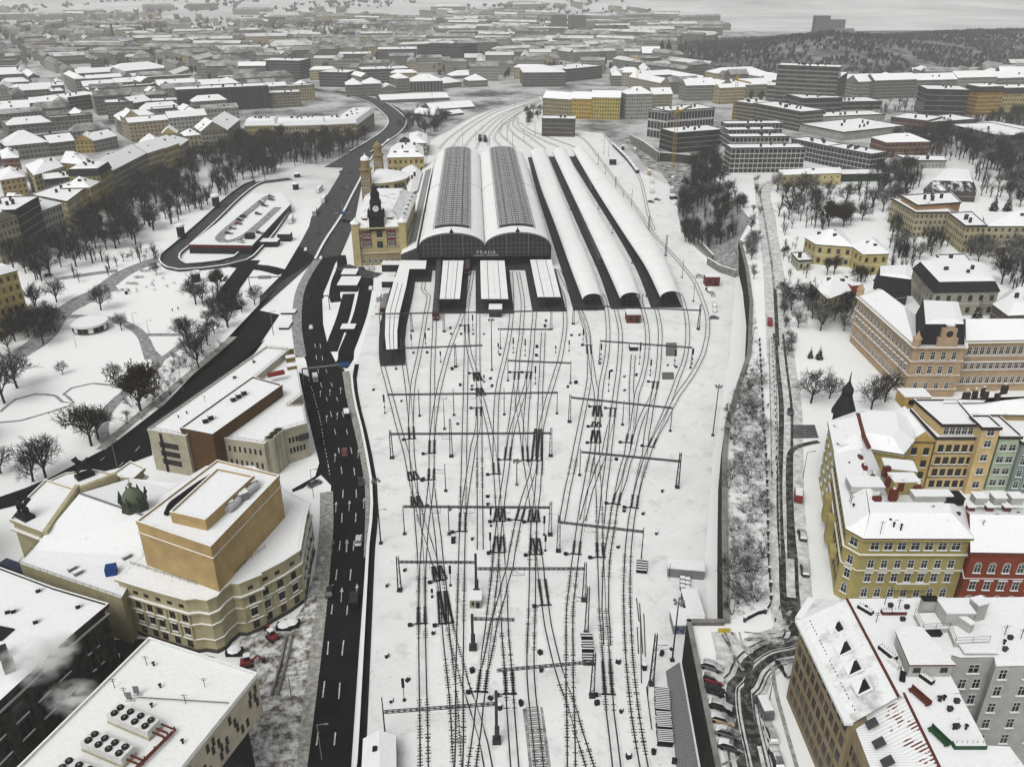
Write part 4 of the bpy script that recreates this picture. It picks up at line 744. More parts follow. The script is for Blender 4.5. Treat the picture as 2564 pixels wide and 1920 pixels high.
for label,le,ri in BC:
 Lw=smooth_line(PL('Z6',le,5.2),6.);n_=len(Lw);Rw=resample(smooth_line(PL('Z6',ri,5.2),4.),n_);Lw=resample(Lw,n_)
 root=empty('platform_canopy',(Lw[-1].x,Lw[-1].y,0),label=label,cat='platform canopy',group='long barrel canopies of the right platforms')
 m=MB();K=12;rows=[]
 for a,c in zip(Lw,Rw):
  rows.append([a.lerp(c,.5-.5*math.cos(math.pi*k/K))+Vector((0,0,2.6*math.sin(math.pi*k/K))) for k in range(K+1)])
 for r0,r1 in zip(rows,rows[1:]):m.strip(r0,r1,0)
 lo=[[p-Vector((0,0,.5)) for p in r] for r in rows]
 for r0,r1 in zip(lo,lo[1:]):m.strip(r0,r1,1)
 for r,l in((rows[0],lo[0]),(rows[-1],lo[-1])):m.strip(r,l,1)
 m.strip([r[0] for r in rows],[r[0] for r in lo],1);m.strip([r[-1] for r in rows],[r[-1] for r in lo],1)
 m.build('barrel_roof',[HALLSNOW,BLACK],root,smooth=False)
 for i in range(0,n_,max(1,n_//16)):
  m=MB();c=Lw[i].lerp(Rw[i],.5)
  for f in(.36,.64):q=Lw[i].lerp(Rw[i],f);m.bar((q.x,q.y,.1),(q.x,q.y,7.),.35)
  m.bar(Lw[i]+Vector((0,0,-.1)),Rw[i]+Vector((0,0,-.1)),.2,.3);m.build('post',[BLACK],root)
 ZL[0]+=.004;m=MB();ribbon(m,[a.lerp(c,.5) for a,c in zip(Lw,Rw)],-5.6,8.2,ZL[0]);m.build('track_bed',[BEDM],kind='structure')  # dark bed strip, canopy shade included in the colour
 m=MB();cl=[a.lerp(c,.5) for a,c in zip(Lw,Rw)];ribbon(m,cl,-3.6,3.6,.55);ribbon(m,cl,-3.6,-3.59,.5)
 m.build('platform',[mat('dark_platform',(.035,.035,.035))],root)
 m=MB();e=cl[-1];d_=(cl[-1]-cl[-3]).normalized();s_=Vector((d_.y,-d_.x,0));e2=e-d_*2.5
 m.bar(e2+s_*-3.2+Vector((0,0,-3.4)),e2+s_*3.2+Vector((0,0,-3.4)),.6,3.4);m.build('end_wall',[BLACK],root)
CREAM=plaster((.47,.39,.19));CREAM2=plaster((.34,.27,.13));OCHRE=plaster((.27,.205,.10));BRICKR=mat('red_brick_panel',(.16,.035,.025),.85,(.1,.028,.022),1.5)
fq=[P('Z5',x,y,19) for x,y in((690,706),(1045,692),(1135,468),(778,472))];fq2=[(p.x,p.y) for p in fq];reg(fq2)
st=empty('station_building',(fq[0].x,fq[0].y,0),label='cream and red station building with hipped snowy roof below the black clock tower',cat='station')
walls(st,inset(fq2,.5),0,19,CREAM);walls(st,inset(fq2,-.25),0,6.2,CREAM2,'ground_storey');cornice(st,fq2,18.7,CREAM,.9,.6);cornice(st,inset(fq2,-.25),6.,CREAM2,.35,.35)
m=roof_mesh(fq2,19.2,'pent',5.5,.6,7.);ro=m.build('roof',[snow_mat('patchy_roof_snow',(.12,.04,.03),.3,.46,.3),TILE],st);chimneys(ro,fq2,22,5,BRICKR)
fa,fb_=Vector((fq2[0][0],fq2[0][1],0)),Vector((fq2[1][0],fq2[1][1],0));fd=(fb_-fa).normalized();fn=Vector((fd.y,-fd.x,0));FL=(fb_-fa).length
def ff(u,z,o=0.):q=fa+fd*u*FL+fn*(o-.5);return Vector((q.x,q.y,z))
for u in(.24,.74):
 m=MB();m.bar(ff(u-.095,13.2,.06),ff(u+.095,13.2,.06),.12,8.6);m.build('red_panel',[BRICKR],st)
for u in(.02,.98):
 m=MB();m.box(ff(u,0,-.4),(3.6,3.6,21.4),0);m.lathe(ff(u,21.4,-.4),[(2.6,0),(2.2,.8),(.9,1.6),(.3,2.6),(.01,3.)],8,1);m.build('corner_turret',[CREAM,SNOW],st)
for i,u in enumerate((.2,.28,.7,.78)):windows(st,ff(u-.05,0,.14),ff(u+.05,0,.14),[9.6,14.2],['tall','white'],n=1)
windows(st,ff(.4,0,.1),ff(.6,0,.1),[8.5,14.],['big','big'],n=1,name='window');windows(st,ff(.08,0,.8),ff(.92,0,.8),[1.2],'arch',n=7);windows(st,ff(.06,0,.1),ff(.16,0,.1),[8.,12.5,15.6],'white',n=1);windows(st,ff(.86,0,.1),ff(.95,0,.1),[8.,12.5,15.6],'white',n=1);windows(st,fq2[1],fq2[2],[2.,8.,14.],'white',sp=4.2)
for u,s_ in((.22,-1),(.74,1)):
 m=MB();m.box(ff(u,20,-4),(2.6,3.2,3.2),0);m.box(ff(u,23.2,-4),(3.,3.6,.4),1);m.build('dormer',[BRICKR,SNOW],ro)
for i in range(6):
 q=Vector((*fq2[1],0)).lerp(Vector((*fq2[2],0)),.15+.14*i)-fd*1.6;m=MB();m.box((q.x,q.y,19.5),(1.6,1.4,2.1),0);m.box((q.x,q.y,21.6),(1.9,1.7,.3),1);m.build('dormer',[TILE,SNOW],ro)
ct=empty('clock_tower',ff(.46,0,-2.5),label='black clock tower with white clock face rising over the station roof',cat='clock tower')
c0=ff(.46,0,-2.5);sq=math.pi/4
m=MB();m.lathe((c0 .x,c0 .y,17.5),[(5.3,0),(5.1,6.5),(5.4,6.8),(5.4,7.3),(4.1,8.6),(3.7,13.),(4.,13.3),(4.,13.8),(3.1,14.6),(2.9,17.2),(3.2,17.5),(1.9,19.),(1.6,20.2)],4,0,ph=sq+math.atan2(fd.y,fd.x));m.build('shaft',[mat('soot_black',(.012,.011,.011),.8)],ct)
m=MB();m.lathe((c0 .x,c0 .y,37.7),[(1.7,0),(1.9,.5),(1.2,1.3),(.5,1.7),(.15,2.6),(.02,3.4)],8,0);m.build('cupola',[BLACK],ct)
for sx_ in(-1,1):
 for sy_ in(-1,1):
  m=MB();q=c0+fd*sx_*3.6+fn*sy_*3.4;m.lathe((q.x,q.y,24.5),[(.7,0),(.7,1.6),(.4,2.2),(.05,3.)],6,0);m.build('pinnacle',[BLACK],ct)
for dd in(fn,-fd):
 m=MB();q=c0+dd*2.95+Vector((0,0,28.5));e1_=Vector((-dd.y,dd.x,0));m.poly([q+e1_*1.5*math.cos(t)+Vector((0,0,1.5*math.sin(t))) for t in[2*math.pi*i/20 for i in range(20)]],0)
 m.bar(q+dd*.05,q+dd*.05+Vector((0,0,1.1)),.14,.06,1);m.bar(q+dd*.05,q+dd*.05+e1_*.8,.14,.06,1);m.build('clock_face',[mat('clock_white',(.7,.72,.7),.5),BLACK],ct)
rc=P('Z5',846,325,14);RR=21.
rot=empty('station_rotunda',(rc.x,rc.y,0),label='half round snowy domed entrance hall between the station towers',cat='rotunda')
half=[(rc.x+RR*math.cos(t),rc.y+RR*math.sin(t)) for t in[-math.pi/2+math.pi*i/24 for i in range(25)]];reg(half)
walls(rot,half,0,14,CREAM);cornice(rot,half,13.6,CREAM2,.5,.5)
m=MB()
for j in range(4):
 r0,r1=RR+.5-(RR*.32)*j,RR+.5-(RR*.32)*(j+1) if j<3 else.01;z0_,z1_=[14.2,15.8,17.,17.7,18.][j:j+2]
 a=[Vector((rc.x+r0*math.cos(t),rc.y+r0*math.sin(t),z0_)) for t in[-math.pi/2+math.pi*i/24 for i in range(25)]];c=[Vector((rc.x+r1*math.cos(t),rc.y+r1*math.sin(t),z1_)) for t in[-math.pi/2+math.pi*i/24 for i in range(25)]];m.strip(a,c)
m.build('dome_roof',[HALLSNOW],rot)
for i in range(1,16):
 if i%4==0:continue
 t=-math.pi/2+math.pi*i/20;q=(rc.x+RR*math.cos(t),rc.y+RR*math.sin(t));tt=(-math.sin(t),math.cos(t));windows(rot,(q[0]-tt[0],q[1]-tt[1]),(q[0]+tt[0],q[1]+tt[1]),[9.],'big',n=1,marg=.5)
for k,(x,y,h,lab) in enumerate(((800,440,31.,'front ochre station tower with a snow topped round lantern'),(846,330,31.,'rear ochre station tower behind the domed hall'))):
 b0=P('Z5',x,y,0);b0=Vector((rc.x-2.5,rc.y-RR-1.,0)) if k==0 else Vector((rc.x-1.5,rc.y+RR+3,0))
 tw=empty('station_tower',b0,label=lab,cat='tower');m=MB();m.lathe(b0,[(4.2,0),(4.0,h-8)],4,0,ph=sq);m.build('shaft',[OCHRE],tw)
 m=MB();m.lathe(b0+Vector((0,0,h-8)),[(4.3,0),(4.3,.6),(2.7,1.),(2.6,5.),(3.1,5.3),(3.1,5.8)],10,0);m.build('lantern',[OCHRE],tw)
 m=MB();m.lathe(b0+Vector((0,0,h-2.2)),[(3.,0),(2.5,1.4),(1.3,2.3),(.5,2.7),(.2,3.8),(.01,4.4)],10,0);m.build('dome',[SNOW if k==0 else OCHRE],tw)
 windows(tw,(b0 .x-1.5,b0 .y-2.9),(b0 .x+1.5,b0 .y-2.9),[4+4.2*i for i in range(4)],'white',n=2,marg=.4)
nb=[P('Z5',x,y,16) for x,y in((928,192),(1196,186),(1185,112),(960,118))]
rt=house('station_wing','yellow station wing with hip roof and dark dormers beside the far tower','station',nb,0,16,(.45,.36,.15),'pent',4.5,uvs=(3.6,5.2),ins=6,chim=3)
for u_ in(.2,.5,.8):
 q_=nb[0].lerp(nb[1],u_)+Vector((0,4.5,0));m=MB();m.box((q_.x,q_.y,17.4),(3.4 if u_==.5 else 2.2,2.4,2.6),0);m.box((q_.x,q_.y,20.),(3.6 if u_==.5 else 2.4,2.6,.25),1);m.build('dormer',[SLATE,SNOW],rt)
q_=nb[3].lerp(nb[2],.45)+Vector((0,-3,0));m=MB();m.lathe((q_.x,q_.y,19.8),[(5.5,0),(4.6,2.4),(.6,4.4)],4,0,ph=sq);m.build('attic_mansard',[SLATE],rt)
house('station_wing','low snowy roofed annex between the domed hall and the train hall','station',[P('Z5',x,y,9) for x,y in((1085,455),(1145,430),(1180,300),(1130,250),(1035,280))],0,9,(.4,.33,.16),'pent',2.5,ins=4,chim=2)
house('station_wing','small snowy block behind the yellow station wing','station',[P('Z5',x,y,10) for x,y in((1095,85),(1215,85),(1215,20),(1090,15))],0,10,(.3,.28,.22),'hip',3.5,chim=2)
def rail_car(root,a,b,w,h,body,roofm,name='carriage',snow=False):
 a=Vector(a);b=Vector(b);d=(b-a).normalized();s=Vector((d.y,-d.x,0))*w/2
 prof=[(-1,.9),(-1,h-.9),(-.82,h-.3),(-.4,h),(.4,h),(.82,h-.3),(1,h-.9),(1,.9)]
 m=MB();A_=[a+s*x+Vector((0,0,z)) for x,z in prof];B2=[b+s*x+Vector((0,0,z)) for x,z in prof]
 for i in range(7):m.poly([A_[i],A_[i+1],B2[i+1],B2[i]],1 if 1<i<5 else 0)
 m.poly(A_[::-1],0);m.poly(B2,0);m.poly([A_[0],A_[7],B2[7],B2[0]],2)
 for f in(.15,.85):
  c=a.lerp(b,f);m.bar(c-d*1.6+Vector((0,0,.5)),c+d*1.6+Vector((0,0,.5)),w*.8,.9,2)
 nW=max(2,int((b-a).length/2.2))
 for i in range(nW):
  c=a.lerp(b,(i+.5)/nW)
  for sg in(-1,1):m.bar(c-d*.6+s*sg*1.01+Vector((0,0,h*.6)),c+d*.6+s*sg*1.01+Vector((0,0,h*.6)),.06,.9,3)
 return m.build(name,[body,roofm,BLACK,GLASS],root)
LOCO=mat('loco_red',(.11,.03,.022),.6);TROOF=mat('sooty_roof',(.04,.04,.042),.8,(.09,.09,.09),.8);BLUEC=mat('dark_blue_coach',(.025,.035,.06),.5)
def train(label,line,cars,loco,w=2.9,h=4.,gap=.7,group=None,front=None,cat='train'):
 l=smooth_line(line,1.);root=empty('train',(l[0].x,l[0].y,0),label=label,cat=cat,group=group);d=[0.]
 for p,q in zip(l,l[1:]):d.append(d[-1]+(q-p).length)
 def at(s):
  for i in range(len(d)-1):
   if d[i+1]>=s:return l[i].lerp(l[i+1],(s-d[i])/max(1e-6,d[i+1]-d[i]))
  return l[-1]
 s=0.
 for i,(L,body,roofm,nm) in enumerate(cars):
  if s+L>d[-1]+2:break
  rail_car(root,at(s)+Vector((0,0,.1)),at(s+L)+Vector((0,0,.1)),w,h,body,roofm,nm);s+=L+gap
 if loco:
  e=l[0];dr=(l[0]-l[2]).normalized();sd=Vector((dr.y,-dr.x,0))
  m=MB();m.bar(e+dr*.1-sd*1.0+Vector((0,0,2.9)),e+dr*.1+sd*1.0+Vector((0,0,2.9)),.1,.9,0);m.build('windscreen',[GLASS],root)
  for sg in(-1,1):m=MB();m.box(e+dr*.1+sd*.85*sg+Vector((0,0,1.6)),(.35,.35,.3));m.build('headlight',[mat('lamp_white',(.75,.74,.68),.4)],root)
 return root
train('dark train with a red brown engine waiting left of the first flat canopy',[P('Z5',1282,1380),P('Z5',1300,1150),P('Z5',1318,930)]+[hp(-17.5,60,0)],[(15,LOCO,TROOF,'locomotive')]+[(24,mat('dark_coach',(.03,.03,.032),.6),TROOF,'carriage')]*3,True)
train('red engine peeking out of the train hall between two flat canopies',[P('Z5',1508,1050),P('Z5',1520,930),hp(-8.5,40,0)],[(15,LOCO,TROOF,'locomotive'),(24,mat('dark_coach',(.03,.03,.032)),TROOF,'carriage')],True)
train('brown rail car on the outer loop left of the angled canopy',[P('Z5',905,1345),P('Z5',935,1190)],[(18,LOCO,STEEL,'locomotive')],True)
train('dark blue train standing between the first two barrel canopies',PL('Z6',[(742,985),(650,760),(545,510),(470,370)]),[(22,BLUEC,TROOF,'carriage')]*7,True)
train('grey train between the second and third barrel canopies',PL('Z6',[(682,435),(600,260),(545,170)]),[(22,mat('grey_coach',(.06,.06,.062)),TROOF,'carriage')]*6,True)
train('long row of snow covered freight wagons on the far right siding',PL('Z6',[(1006,305),(930,205),(832,108)]),[(13,mat('dark_coach',(.03,.03,.032)),SNOW,'wagon')]*9,False,h=2.6)
train('two black engines standing side by side beyond the train hall',[P('T2',905,915),P('T2',903,870)],[(16,BLACK,TROOF,'locomotive')],False)
train('second black engine right of its twin beyond the train hall',[P('T2',940,920),P('T2',934,875)],[(16,BLACK,TROOF,'locomotive')],False)
def hut(name,label,cat,k,x,y,size,body,z0=0.,rz=0.,roofm=SNOW,extra=None):
 b0=P(k,x,y,z0);root=empty(name,b0,label=label,cat=cat);w_,d_,h_=size
 m=MB();m.box(b0+Vector((0,d_/2,0)),size,0,rz);m.build('wall',[body],root)
 m=MB();m.box(b0+Vector((0,d_/2,h_)),(w_+.3,d_+.3,.22),0,rz);m.build('roof',[roofm],root)
 m=MB();m.box(b0+Vector((-w_*.22,-.04,h_*.35)),(w_*.22,.1,h_*.42));m.build('window',[GLASS],root)
 m=MB();m.box(b0+Vector((w_*.22,-.04,.05)),(min(1.,w_*.3),.1,h_*.7));m.build('door',[BLACK],root)
 return root
hut('signal_hut','dark hut with white snowy roof at the end of the middle flat canopy','signal hut','Z5',1716,1350,(5.4,6.,3.6),IRON)
hut('brick_hut','red brick hut with an arched front below the middle barrel canopy','hut','Y2',1020,287,(5.8,6.,3.8),mat('red_brick',(.13,.035,.025),.85))
b0=P('Y2',1022,575);root=empty('buffer_stop',b0,label='snow topped black buffer stop at the head of a siding',cat='buffer stop');m=MB();m.box(b0+Vector((0,1.5,0)),(3.2,3.,1.6));m.build('buffer_block',[BLACK],root);m=MB();m.box(b0+Vector((0,2,1.6)),(3.,4.,.4));m.build('snow_cap',[SNOW],root)
hut('relay_hut','small beige relay hut at the foot of the thick black mast','hut','Y3',1120,1625,(2.6,3.,2.4),mat('beige_metal',(.3,.29,.22),.7))
hut('storage_container','red container with a snow lid by the embankment wall','container','Z6',1550,1125,(6.6,5.,4.6),mat('container_red',(.13,.025,.022),.6))
hut('grey_kiosk','small dark cabin standing alone right of the barrel canopies','cabin','Z6',828,243,(5.,5.,4.4),IRON)
BARK=mat('wet_bark',(.022,.018,.016),.9,(.04,.035,.03),2.);TWIG=mat('bare_twig',(.02,.017,.016),.9,(.035,.031,.029),.6)
TWIGS=mat('snowy_twig',(.42,.42,.41),.9,(.2,.2,.2),1.2);LEAFB=mat('brown_leaf',(.035,.018,.008),.9,(.02,.014,.01),.8);NEEDLE=mat('dark_needle',(.012,.016,.012),.9,(.02,.025,.02),1.)
OLIVE=mat('olive_leaf',(.04,.034,.012),.9)
def rot_about(v,ax,a):return Matrix.Rotation(a,3,ax)@v
def grow(mb,p,d,L,r,lev,rnd,snow,maxlev,spread,up):
 n=2 if lev<maxlev else 1;q=p;dd=d
 for i in range(n):
  dd=(dd+Vector((rnd.uniform(-1,1),rnd.uniform(-1,1),rnd.uniform(-.5,1)*up))*.18).normalized();e=q+dd*(L/n)
  r1=r*(1-.35*(i+1)/n);mb.tube(q,e,r*(1-.35*i/n),r1,5 if lev<2 else 3,1 if(lev>=2 and rnd.random()<snow) else 0,cap=False);q=e
 if lev>=maxlev:return
 k={0:6,1:5,2:5,3:5}.get(lev,4)
 for j in range(k):
  f=.35+.65*(j+1)/k;b0=p+(q-p)*f
  ax=dd.orthogonal().normalized();ax=rot_about(ax,dd,2*math.pi*(j/k)+rnd.uniform(-.5,.5))
  nd=rot_about(dd,ax,rnd.uniform(.45,.95)*spread);nd.z+=.12*up;nd.normalize()
  grow(mb,b0,nd,L*rnd.uniform(.55,.8),r*.62,lev+1,rnd,snow,maxlev,spread,up)
def tree_proto(name,seed,H_,spread=1.,snow=.05,maxlev=4,trunk=.28,leaf=None,leafn=0,up=1.):
 rnd=random.Random(seed);root=empty(name,(0,0,0));t=MB();c=MB();th=H_*trunk;r=H_*.022
 q=Vector((0,0,-.2));lean=Vector((rnd.uniform(-.06,.06),rnd.uniform(-.06,.06),1))
 e=q+lean*(th+.2);t.tube(q,e,r*1.25,r,7);t.build('trunk',[BARK],root)
 k=6
 for j in range(k):
  a=2*math.pi*j/k+rnd.uniform(-.4,.4);el=rnd.uniform(.7,1.25)/spread
  d=Vector((math.cos(a)*math.cos(el),math.sin(a)*math.cos(el),math.sin(el)))
  grow(c,e-lean*rnd.uniform(0,th*.35),d,H_*.34*rnd.uniform(.85,1.1),r*.6,1,rnd,snow,maxlev,spread,up)
 grow(c,e,Vector((0,0,1)),H_*.38,r*.8,1,rnd,snow,maxlev,spread,up)
 if leafn:
  vs=[v for v in c.v if(Vector(v)-e).length>H_*.12]
  for _ in range(leafn):
   v=Vector(rnd.choice(vs))+Vector((rnd.gauss(0,.35),rnd.gauss(0,.35),rnd.gauss(0,.3)));a=Vector((rnd.uniform(-1,1),rnd.uniform(-1,1),rnd.uniform(-1,1)))*.3;b=Vector((rnd.uniform(-1,1),rnd.uniform(-1,1),rnd.uniform(-1,1)))*.3
   c.poly([v-a,v+b,v+a,v-b],2)
 c.build('crown',[TWIG,TWIGS,leaf or TWIG],root);return root
def conifer_proto(name,seed,H_,snow=.25):
 rnd=random.Random(seed);root=empty(name,(0,0,0));t=MB();t.tube((0,0,-.2),(0,0,H_*.9),H_*.02,.03,6);t.build('trunk',[BARK],root);c=MB()
 z=H_*.12
 while z<H_*.98:
  R_=(H_-z)*.30+.2;k=max(4,int(R_*4))
  for j in range(k):
   a=rnd.uniform(0,6.28);L=R_*rnd.uniform(.7,1.1);tip=Vector((math.cos(a)*L,math.sin(a)*L,z-L*rnd.uniform(.15,.45)));side=Vector((-math.sin(a),math.cos(a),0))*L*.22;b0=Vector((0,0,z+.2))
   m1=b0 .lerp(tip,.55)
   mi=1 if rnd.random()<snow else 0
   c.poly([b0,m1+side,tip],mi);c.poly([b0,tip,m1-side],mi);c.poly([m1+side*.8+Vector((0,0,-.3)),tip+Vector((0,0,-.25)),m1-side*.8+Vector((0,0,-.3))],0)
  z+=H_*.035
 c.build('crown',[NEEDLE,TWIGS],root);return root
def shrub_proto(name,seed,H_,snow):
 rnd=random.Random(seed);root=empty(name,(0,0,0));c=MB();t=MB()
 for j in range(7):
  a=rnd.uniform(0,6.28);el=rnd.uniform(.6,1.4);d=Vector((math.cos(a)*math.cos(el),math.sin(a)*math.cos(el),math.sin(el)))
  t.tube((0,0,-.1),d*H_*.35,H_*.02,H_*.012,4);grow(c,d*H_*.3,d,H_*.45,H_*.014,2,rnd,snow,4,1.1,.6)
 t.build('stem',[BARK],root);c.build('crown',[TWIG,TWIGS],root);return root
TP={'bare':[tree_proto('bare_tree',s,12,1.05,.04) for s in(1,2,3,4)],'tall':[tree_proto('slender_tree',s,14,.8,.05) for s in(5,6)],'frost':[tree_proto('frosted_tree',s,10,1.1,.3) for s in(7,8)],'leafy':[tree_proto('brown_leaved_tree',9,16,.85,.02,4,.2,LEAFB,5200)],'olive':[tree_proto('thin_leaved_tree',10,14,1.0,.02,4,.25,OLIVE,700)],'conifer':[conifer_proto('conifer',s,12) for s in(11,12)],'shrub':[shrub_proto('bare_shrub',s,2.6,.12) for s in(13,14)],'snowshrub':[shrub_proto('snowy_shrub',s,2.8,.45) for s in(15,16)],'slim':[tree_proto('bare_sapling',s,6.5,.8,.1,3) for s in(17,18)]}
USED=set();TREES=[]
def plant(kind,p,h,label=None,group=None,base=None):
 pr=TP[kind][R.randrange(len(TP[kind]))];H0={'bare':12,'tall':14,'frost':10,'leafy':16,'olive':14,'conifer':12,'shrub':2.6,'snowshrub':2.8,'slim':6.5}[kind]
 s=h/H0;o=dup(pr,p,R.random()*6.28,(s*R.uniform(.9,1.12),s*R.uniform(.9,1.12),s));USED.add(pr.name)
 tag(o,label,{'conifer':'conifer','shrub':'shrub','snowshrub':'shrub'}.get(kind,'tree'),group)
 if base:o['base']=base
 return o
def inpoly(x,y,q):
 c=False;n=len(q);j=n-1
 for i in range(n):
  if(q[i][1]>y)!=(q[j][1]>y) and x<(q[j][0]-q[i][0])*(y-q[i][1])/(q[j][1]-q[i][1]+1e-12)+q[i][0]:c=not c
  j=i
 return c
def fill(k,poly,n,kinds,h0,h1,group,base,z=0.,mind=4.5,zfn=None,noun='row'):
 W_=[(p.x,p.y) for p in PL(k,poly,z)];xs=[p[0] for p in W_];ys=[p[1] for p in W_];got=[];tries=0
 while len(got)<n and tries<n*60:
  tries+=1;x=R.uniform(min(xs),max(xs));y=R.uniform(min(ys),max(ys))
  if not inpoly(x,y,W_) or any((x-q[0])**2+(y-q[1])**2<mind*mind for q in got):continue
  if any((x-c.x)**2+(y-c.y)**2<r*r and inpoly(x,y,f) for c,r,f in FOOT):continue
  got.append((x,y))
 os_=[plant(R.choice(kinds),(x,y,z if zfn is None else zfn(x,y)),R.uniform(h0,h1),None,group,base) for x,y in got]
 place_labels(os_,base,8,noun);return os_
def cleanup_protos():
 for l in TP.values():
  for r in l:
   for c in list(r.children):bpy.data.objects.remove(c)
   bpy.data.objects.remove(r)
def stree(mb,p,h,w_):
 mb.bar(p,p+Vector((0,0,h*.35)),h*.04)
 for _ in range(26):
  a=R.uniform(0,6.28);e=R.uniform(.5,1.45);L=h*R.uniform(.35,.68);b=p+Vector((0,0,h*R.uniform(.22,.45)));t=b+Vector((math.cos(a)*math.cos(e)*L*w_,math.sin(a)*math.cos(e)*L*w_,math.sin(e)*L));s=Vector((-math.sin(a),math.cos(a),0))*h*.022
  mb.poly([b-s*.6,b+s*.6,t])
  for _ in range(4):
   q=b.lerp(t,R.uniform(.4,.95));v=q+Vector((R.uniform(-1,1),R.uniform(-1,1),R.uniform(-.2,1)))*h*.17;mb.poly([q-s*.4,q+s*.4,v])
BEIGE=plaster((.46,.43,.32));BROWN=plaster((.11,.06,.025));TAN=plaster((.47,.335,.155));OPERA=plaster((.47,.42,.255));WB=plaster((.42,.385,.29))
def block(root,name,pts,z0,z1,m,roofm=None,par=.5,parm=None):
 pts=ccw([(p[0],p[1]) for p in pts]);mb=MB();mb.prism(pts,z0,z1,0);w_=mb.build(name,[m],root)
 rm=roof_mesh(pts,z1-.3,'flat',0,.12);ro=rm.build('roof',[roofm or ROOFSNOW,parm or m],root);return tri(ro)
def B(k,pts,z):return[(p.x,p.y) for p in PL(k,pts,z)]
mod=empty('modern_theatre',P('B1',1190,960),label='beige and brown modern block with flat snowy roofs between two highway arms',cat='building')
LQ=B('B1',[(1115,688),(1400,738),(2182,82),(2006,66)],13);block(mod,'wall',LQ,0,13,BEIGE);reg(LQ)
BQ=B('B1',[(1362,676),(1603,724),(2128,352),(1905,290)],14.6);block(mod,'brown_wall',BQ,0,14.6,BROWN)
RQ=B('B3',[(-157,748),(185,797),(330,692),(505,640),(480,500),(370,505),(470,425),(440,232),(378,92),(60,330)],11);block(mod,'wall',RQ,0,11,BEIGE);reg(RQ)
m=MB();a,c=P('B1',1650,738,10.9),P('B1',2110,385,10.9);m.bar(a+Vector((0,.4,-.2)),c+Vector((0,.4,-.2)),.5,3.0);m.build('overhang_shadow',[BLACK],mod)  # black bar painting the shadow below the brown block's overhang
for x,y in((226,737),(258,707),(291,680)):
 p=P('B3',x,y,12);m=MB();m.lathe((p.x,p.y,0),[(1.5,0),(1.5,12)],14,0,mats=[0,0]);m.lathe((p.x,p.y,0),[(1.1,11.95),(1.1,12.03)],14,1);m.build('vent_pipe',[BEIGE,BLACK],mod)
windows(mod,LQ[0],LQ[1],[2.6,5.4,8.2],'slit',n=9,marg=3.5);windows(mod,RQ[0],RQ[1],[3.,7.5],'slit',n=8,marg=1.5);windows(mod,RQ[2],RQ[3],[3.,6.5],'slit',n=5,marg=1.5);windows(mod,RQ[6],RQ[7],[3.,7.],'slit',n=5)
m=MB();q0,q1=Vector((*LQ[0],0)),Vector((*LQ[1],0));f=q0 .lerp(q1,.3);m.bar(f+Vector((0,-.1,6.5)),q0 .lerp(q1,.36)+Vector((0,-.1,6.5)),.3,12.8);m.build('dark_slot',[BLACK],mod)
m=MB();q0,q1=Vector((*RQ[2],0)),Vector((*RQ[3],0));m.bar(q0 .lerp(q1,.55)+Vector((.4,-.5,7.6)),q0 .lerp(q1,1.)+Vector((.4,-.5,7.6)),.3,1.9);m.build('signboard',[mat('sign_slate',(.05,.055,.06),.5)],mod)
def railing(root,pts,z,h=1.,closed=False,m_=None,w=.06):
 m=MB();l=[Vector((p[0],p[1],z)) for p in pts]+([Vector((pts[0][0],pts[0][1],z))] if closed else[])
 for a,c in zip(l,l[1:]):
  m.bar(a+Vector((0,0,h)),c+Vector((0,0,h)),w);m.bar(a+Vector((0,0,h*.5)),c+Vector((0,0,h*.5)),w*.7);n_=max(1,int((c-a).length/2))
  for i in range(n_+1):q=a.lerp(c,i/n_);m.bar(q,q+Vector((0,0,h)),w)
 return m.build('railing',[STEEL if m_ is None else m_],root)
railing(mod,inset(LQ,.3),13.3,closed=True);railing(mod,inset(RQ,.3),11.3,closed=True)
for k,x,y,n_ in(('B1',1800,440,3),('B1',1590,602,2)):
 for i in range(n_):p=P(k,x-40+i*40,y+28-i*24,14.6);m=MB();m.box((p.x,p.y,14.9),(1.4,1.4,1.3),0,.6);m.box((p.x,p.y,16.2),(1.5,1.5,.2),1,.6);m.build('roof_unit',[BLACK,SNOW],mod)
for i in range(3):p=P('B3',375+8*i,90+55*i,12);m=MB();m.box((p.x,p.y,10.9),(3.,2.2,2.4-.5*i),0,.4);m.box((p.x,p.y,13.3-.5*i),(3.1,2.3,.2),1,.4);m.build('stair_box',[mat('mustard',(.2,.15,.05),.8),SNOW],mod)
m=MB();p=P('B3',275,268,13.2);m.box((p.x,p.y,13.2),(5.5,1.6,1.1),0,.5);m.build('planter',[RED],mod)
op=empty('opera_house',P('B2',1600,790),label='old cream theatre with tan fly tower, snowy auditorium roof and green lantern',cat='theatre')
OZ=14.7
OF=B('B2',[(885,237),(1130,312),(1400,387),(1480,378),(1560,390),(1625,362),(1665,315),(1735,262),(1800,266),(1950,205)],OZ)+B('B4',[(130,198),(320,100),(445,18)],OZ)+B('B3',[(492,1322),(520,1232),(378,1160)],OZ)+B('B1',[(1900,960),(1560,960),(1200,1180),(1090,1400),(1078,1630)],OZ);reg(OF)
walls(op,OF,0,OZ,OPERA);
for z,o in((10.6,.55),(7.4,.35)):cornice(op,OF,z,OPERA,o,.45)
cornice(op,OF,OZ-.4,OPERA,.5,.5);cornice(op,OF,3.4,OPERA,.3,.3);walls(op,inset(OF,-.18),0,.9,DARKCONC,'plinth')
m=MB();m.poly([(*p,OZ+.12) for p in ccw(inset(OF,.2))]);tri(m.build('roof',[ROOFSNOW],op))
OFc=OF if area2(OF)>0 else OF[::-1]
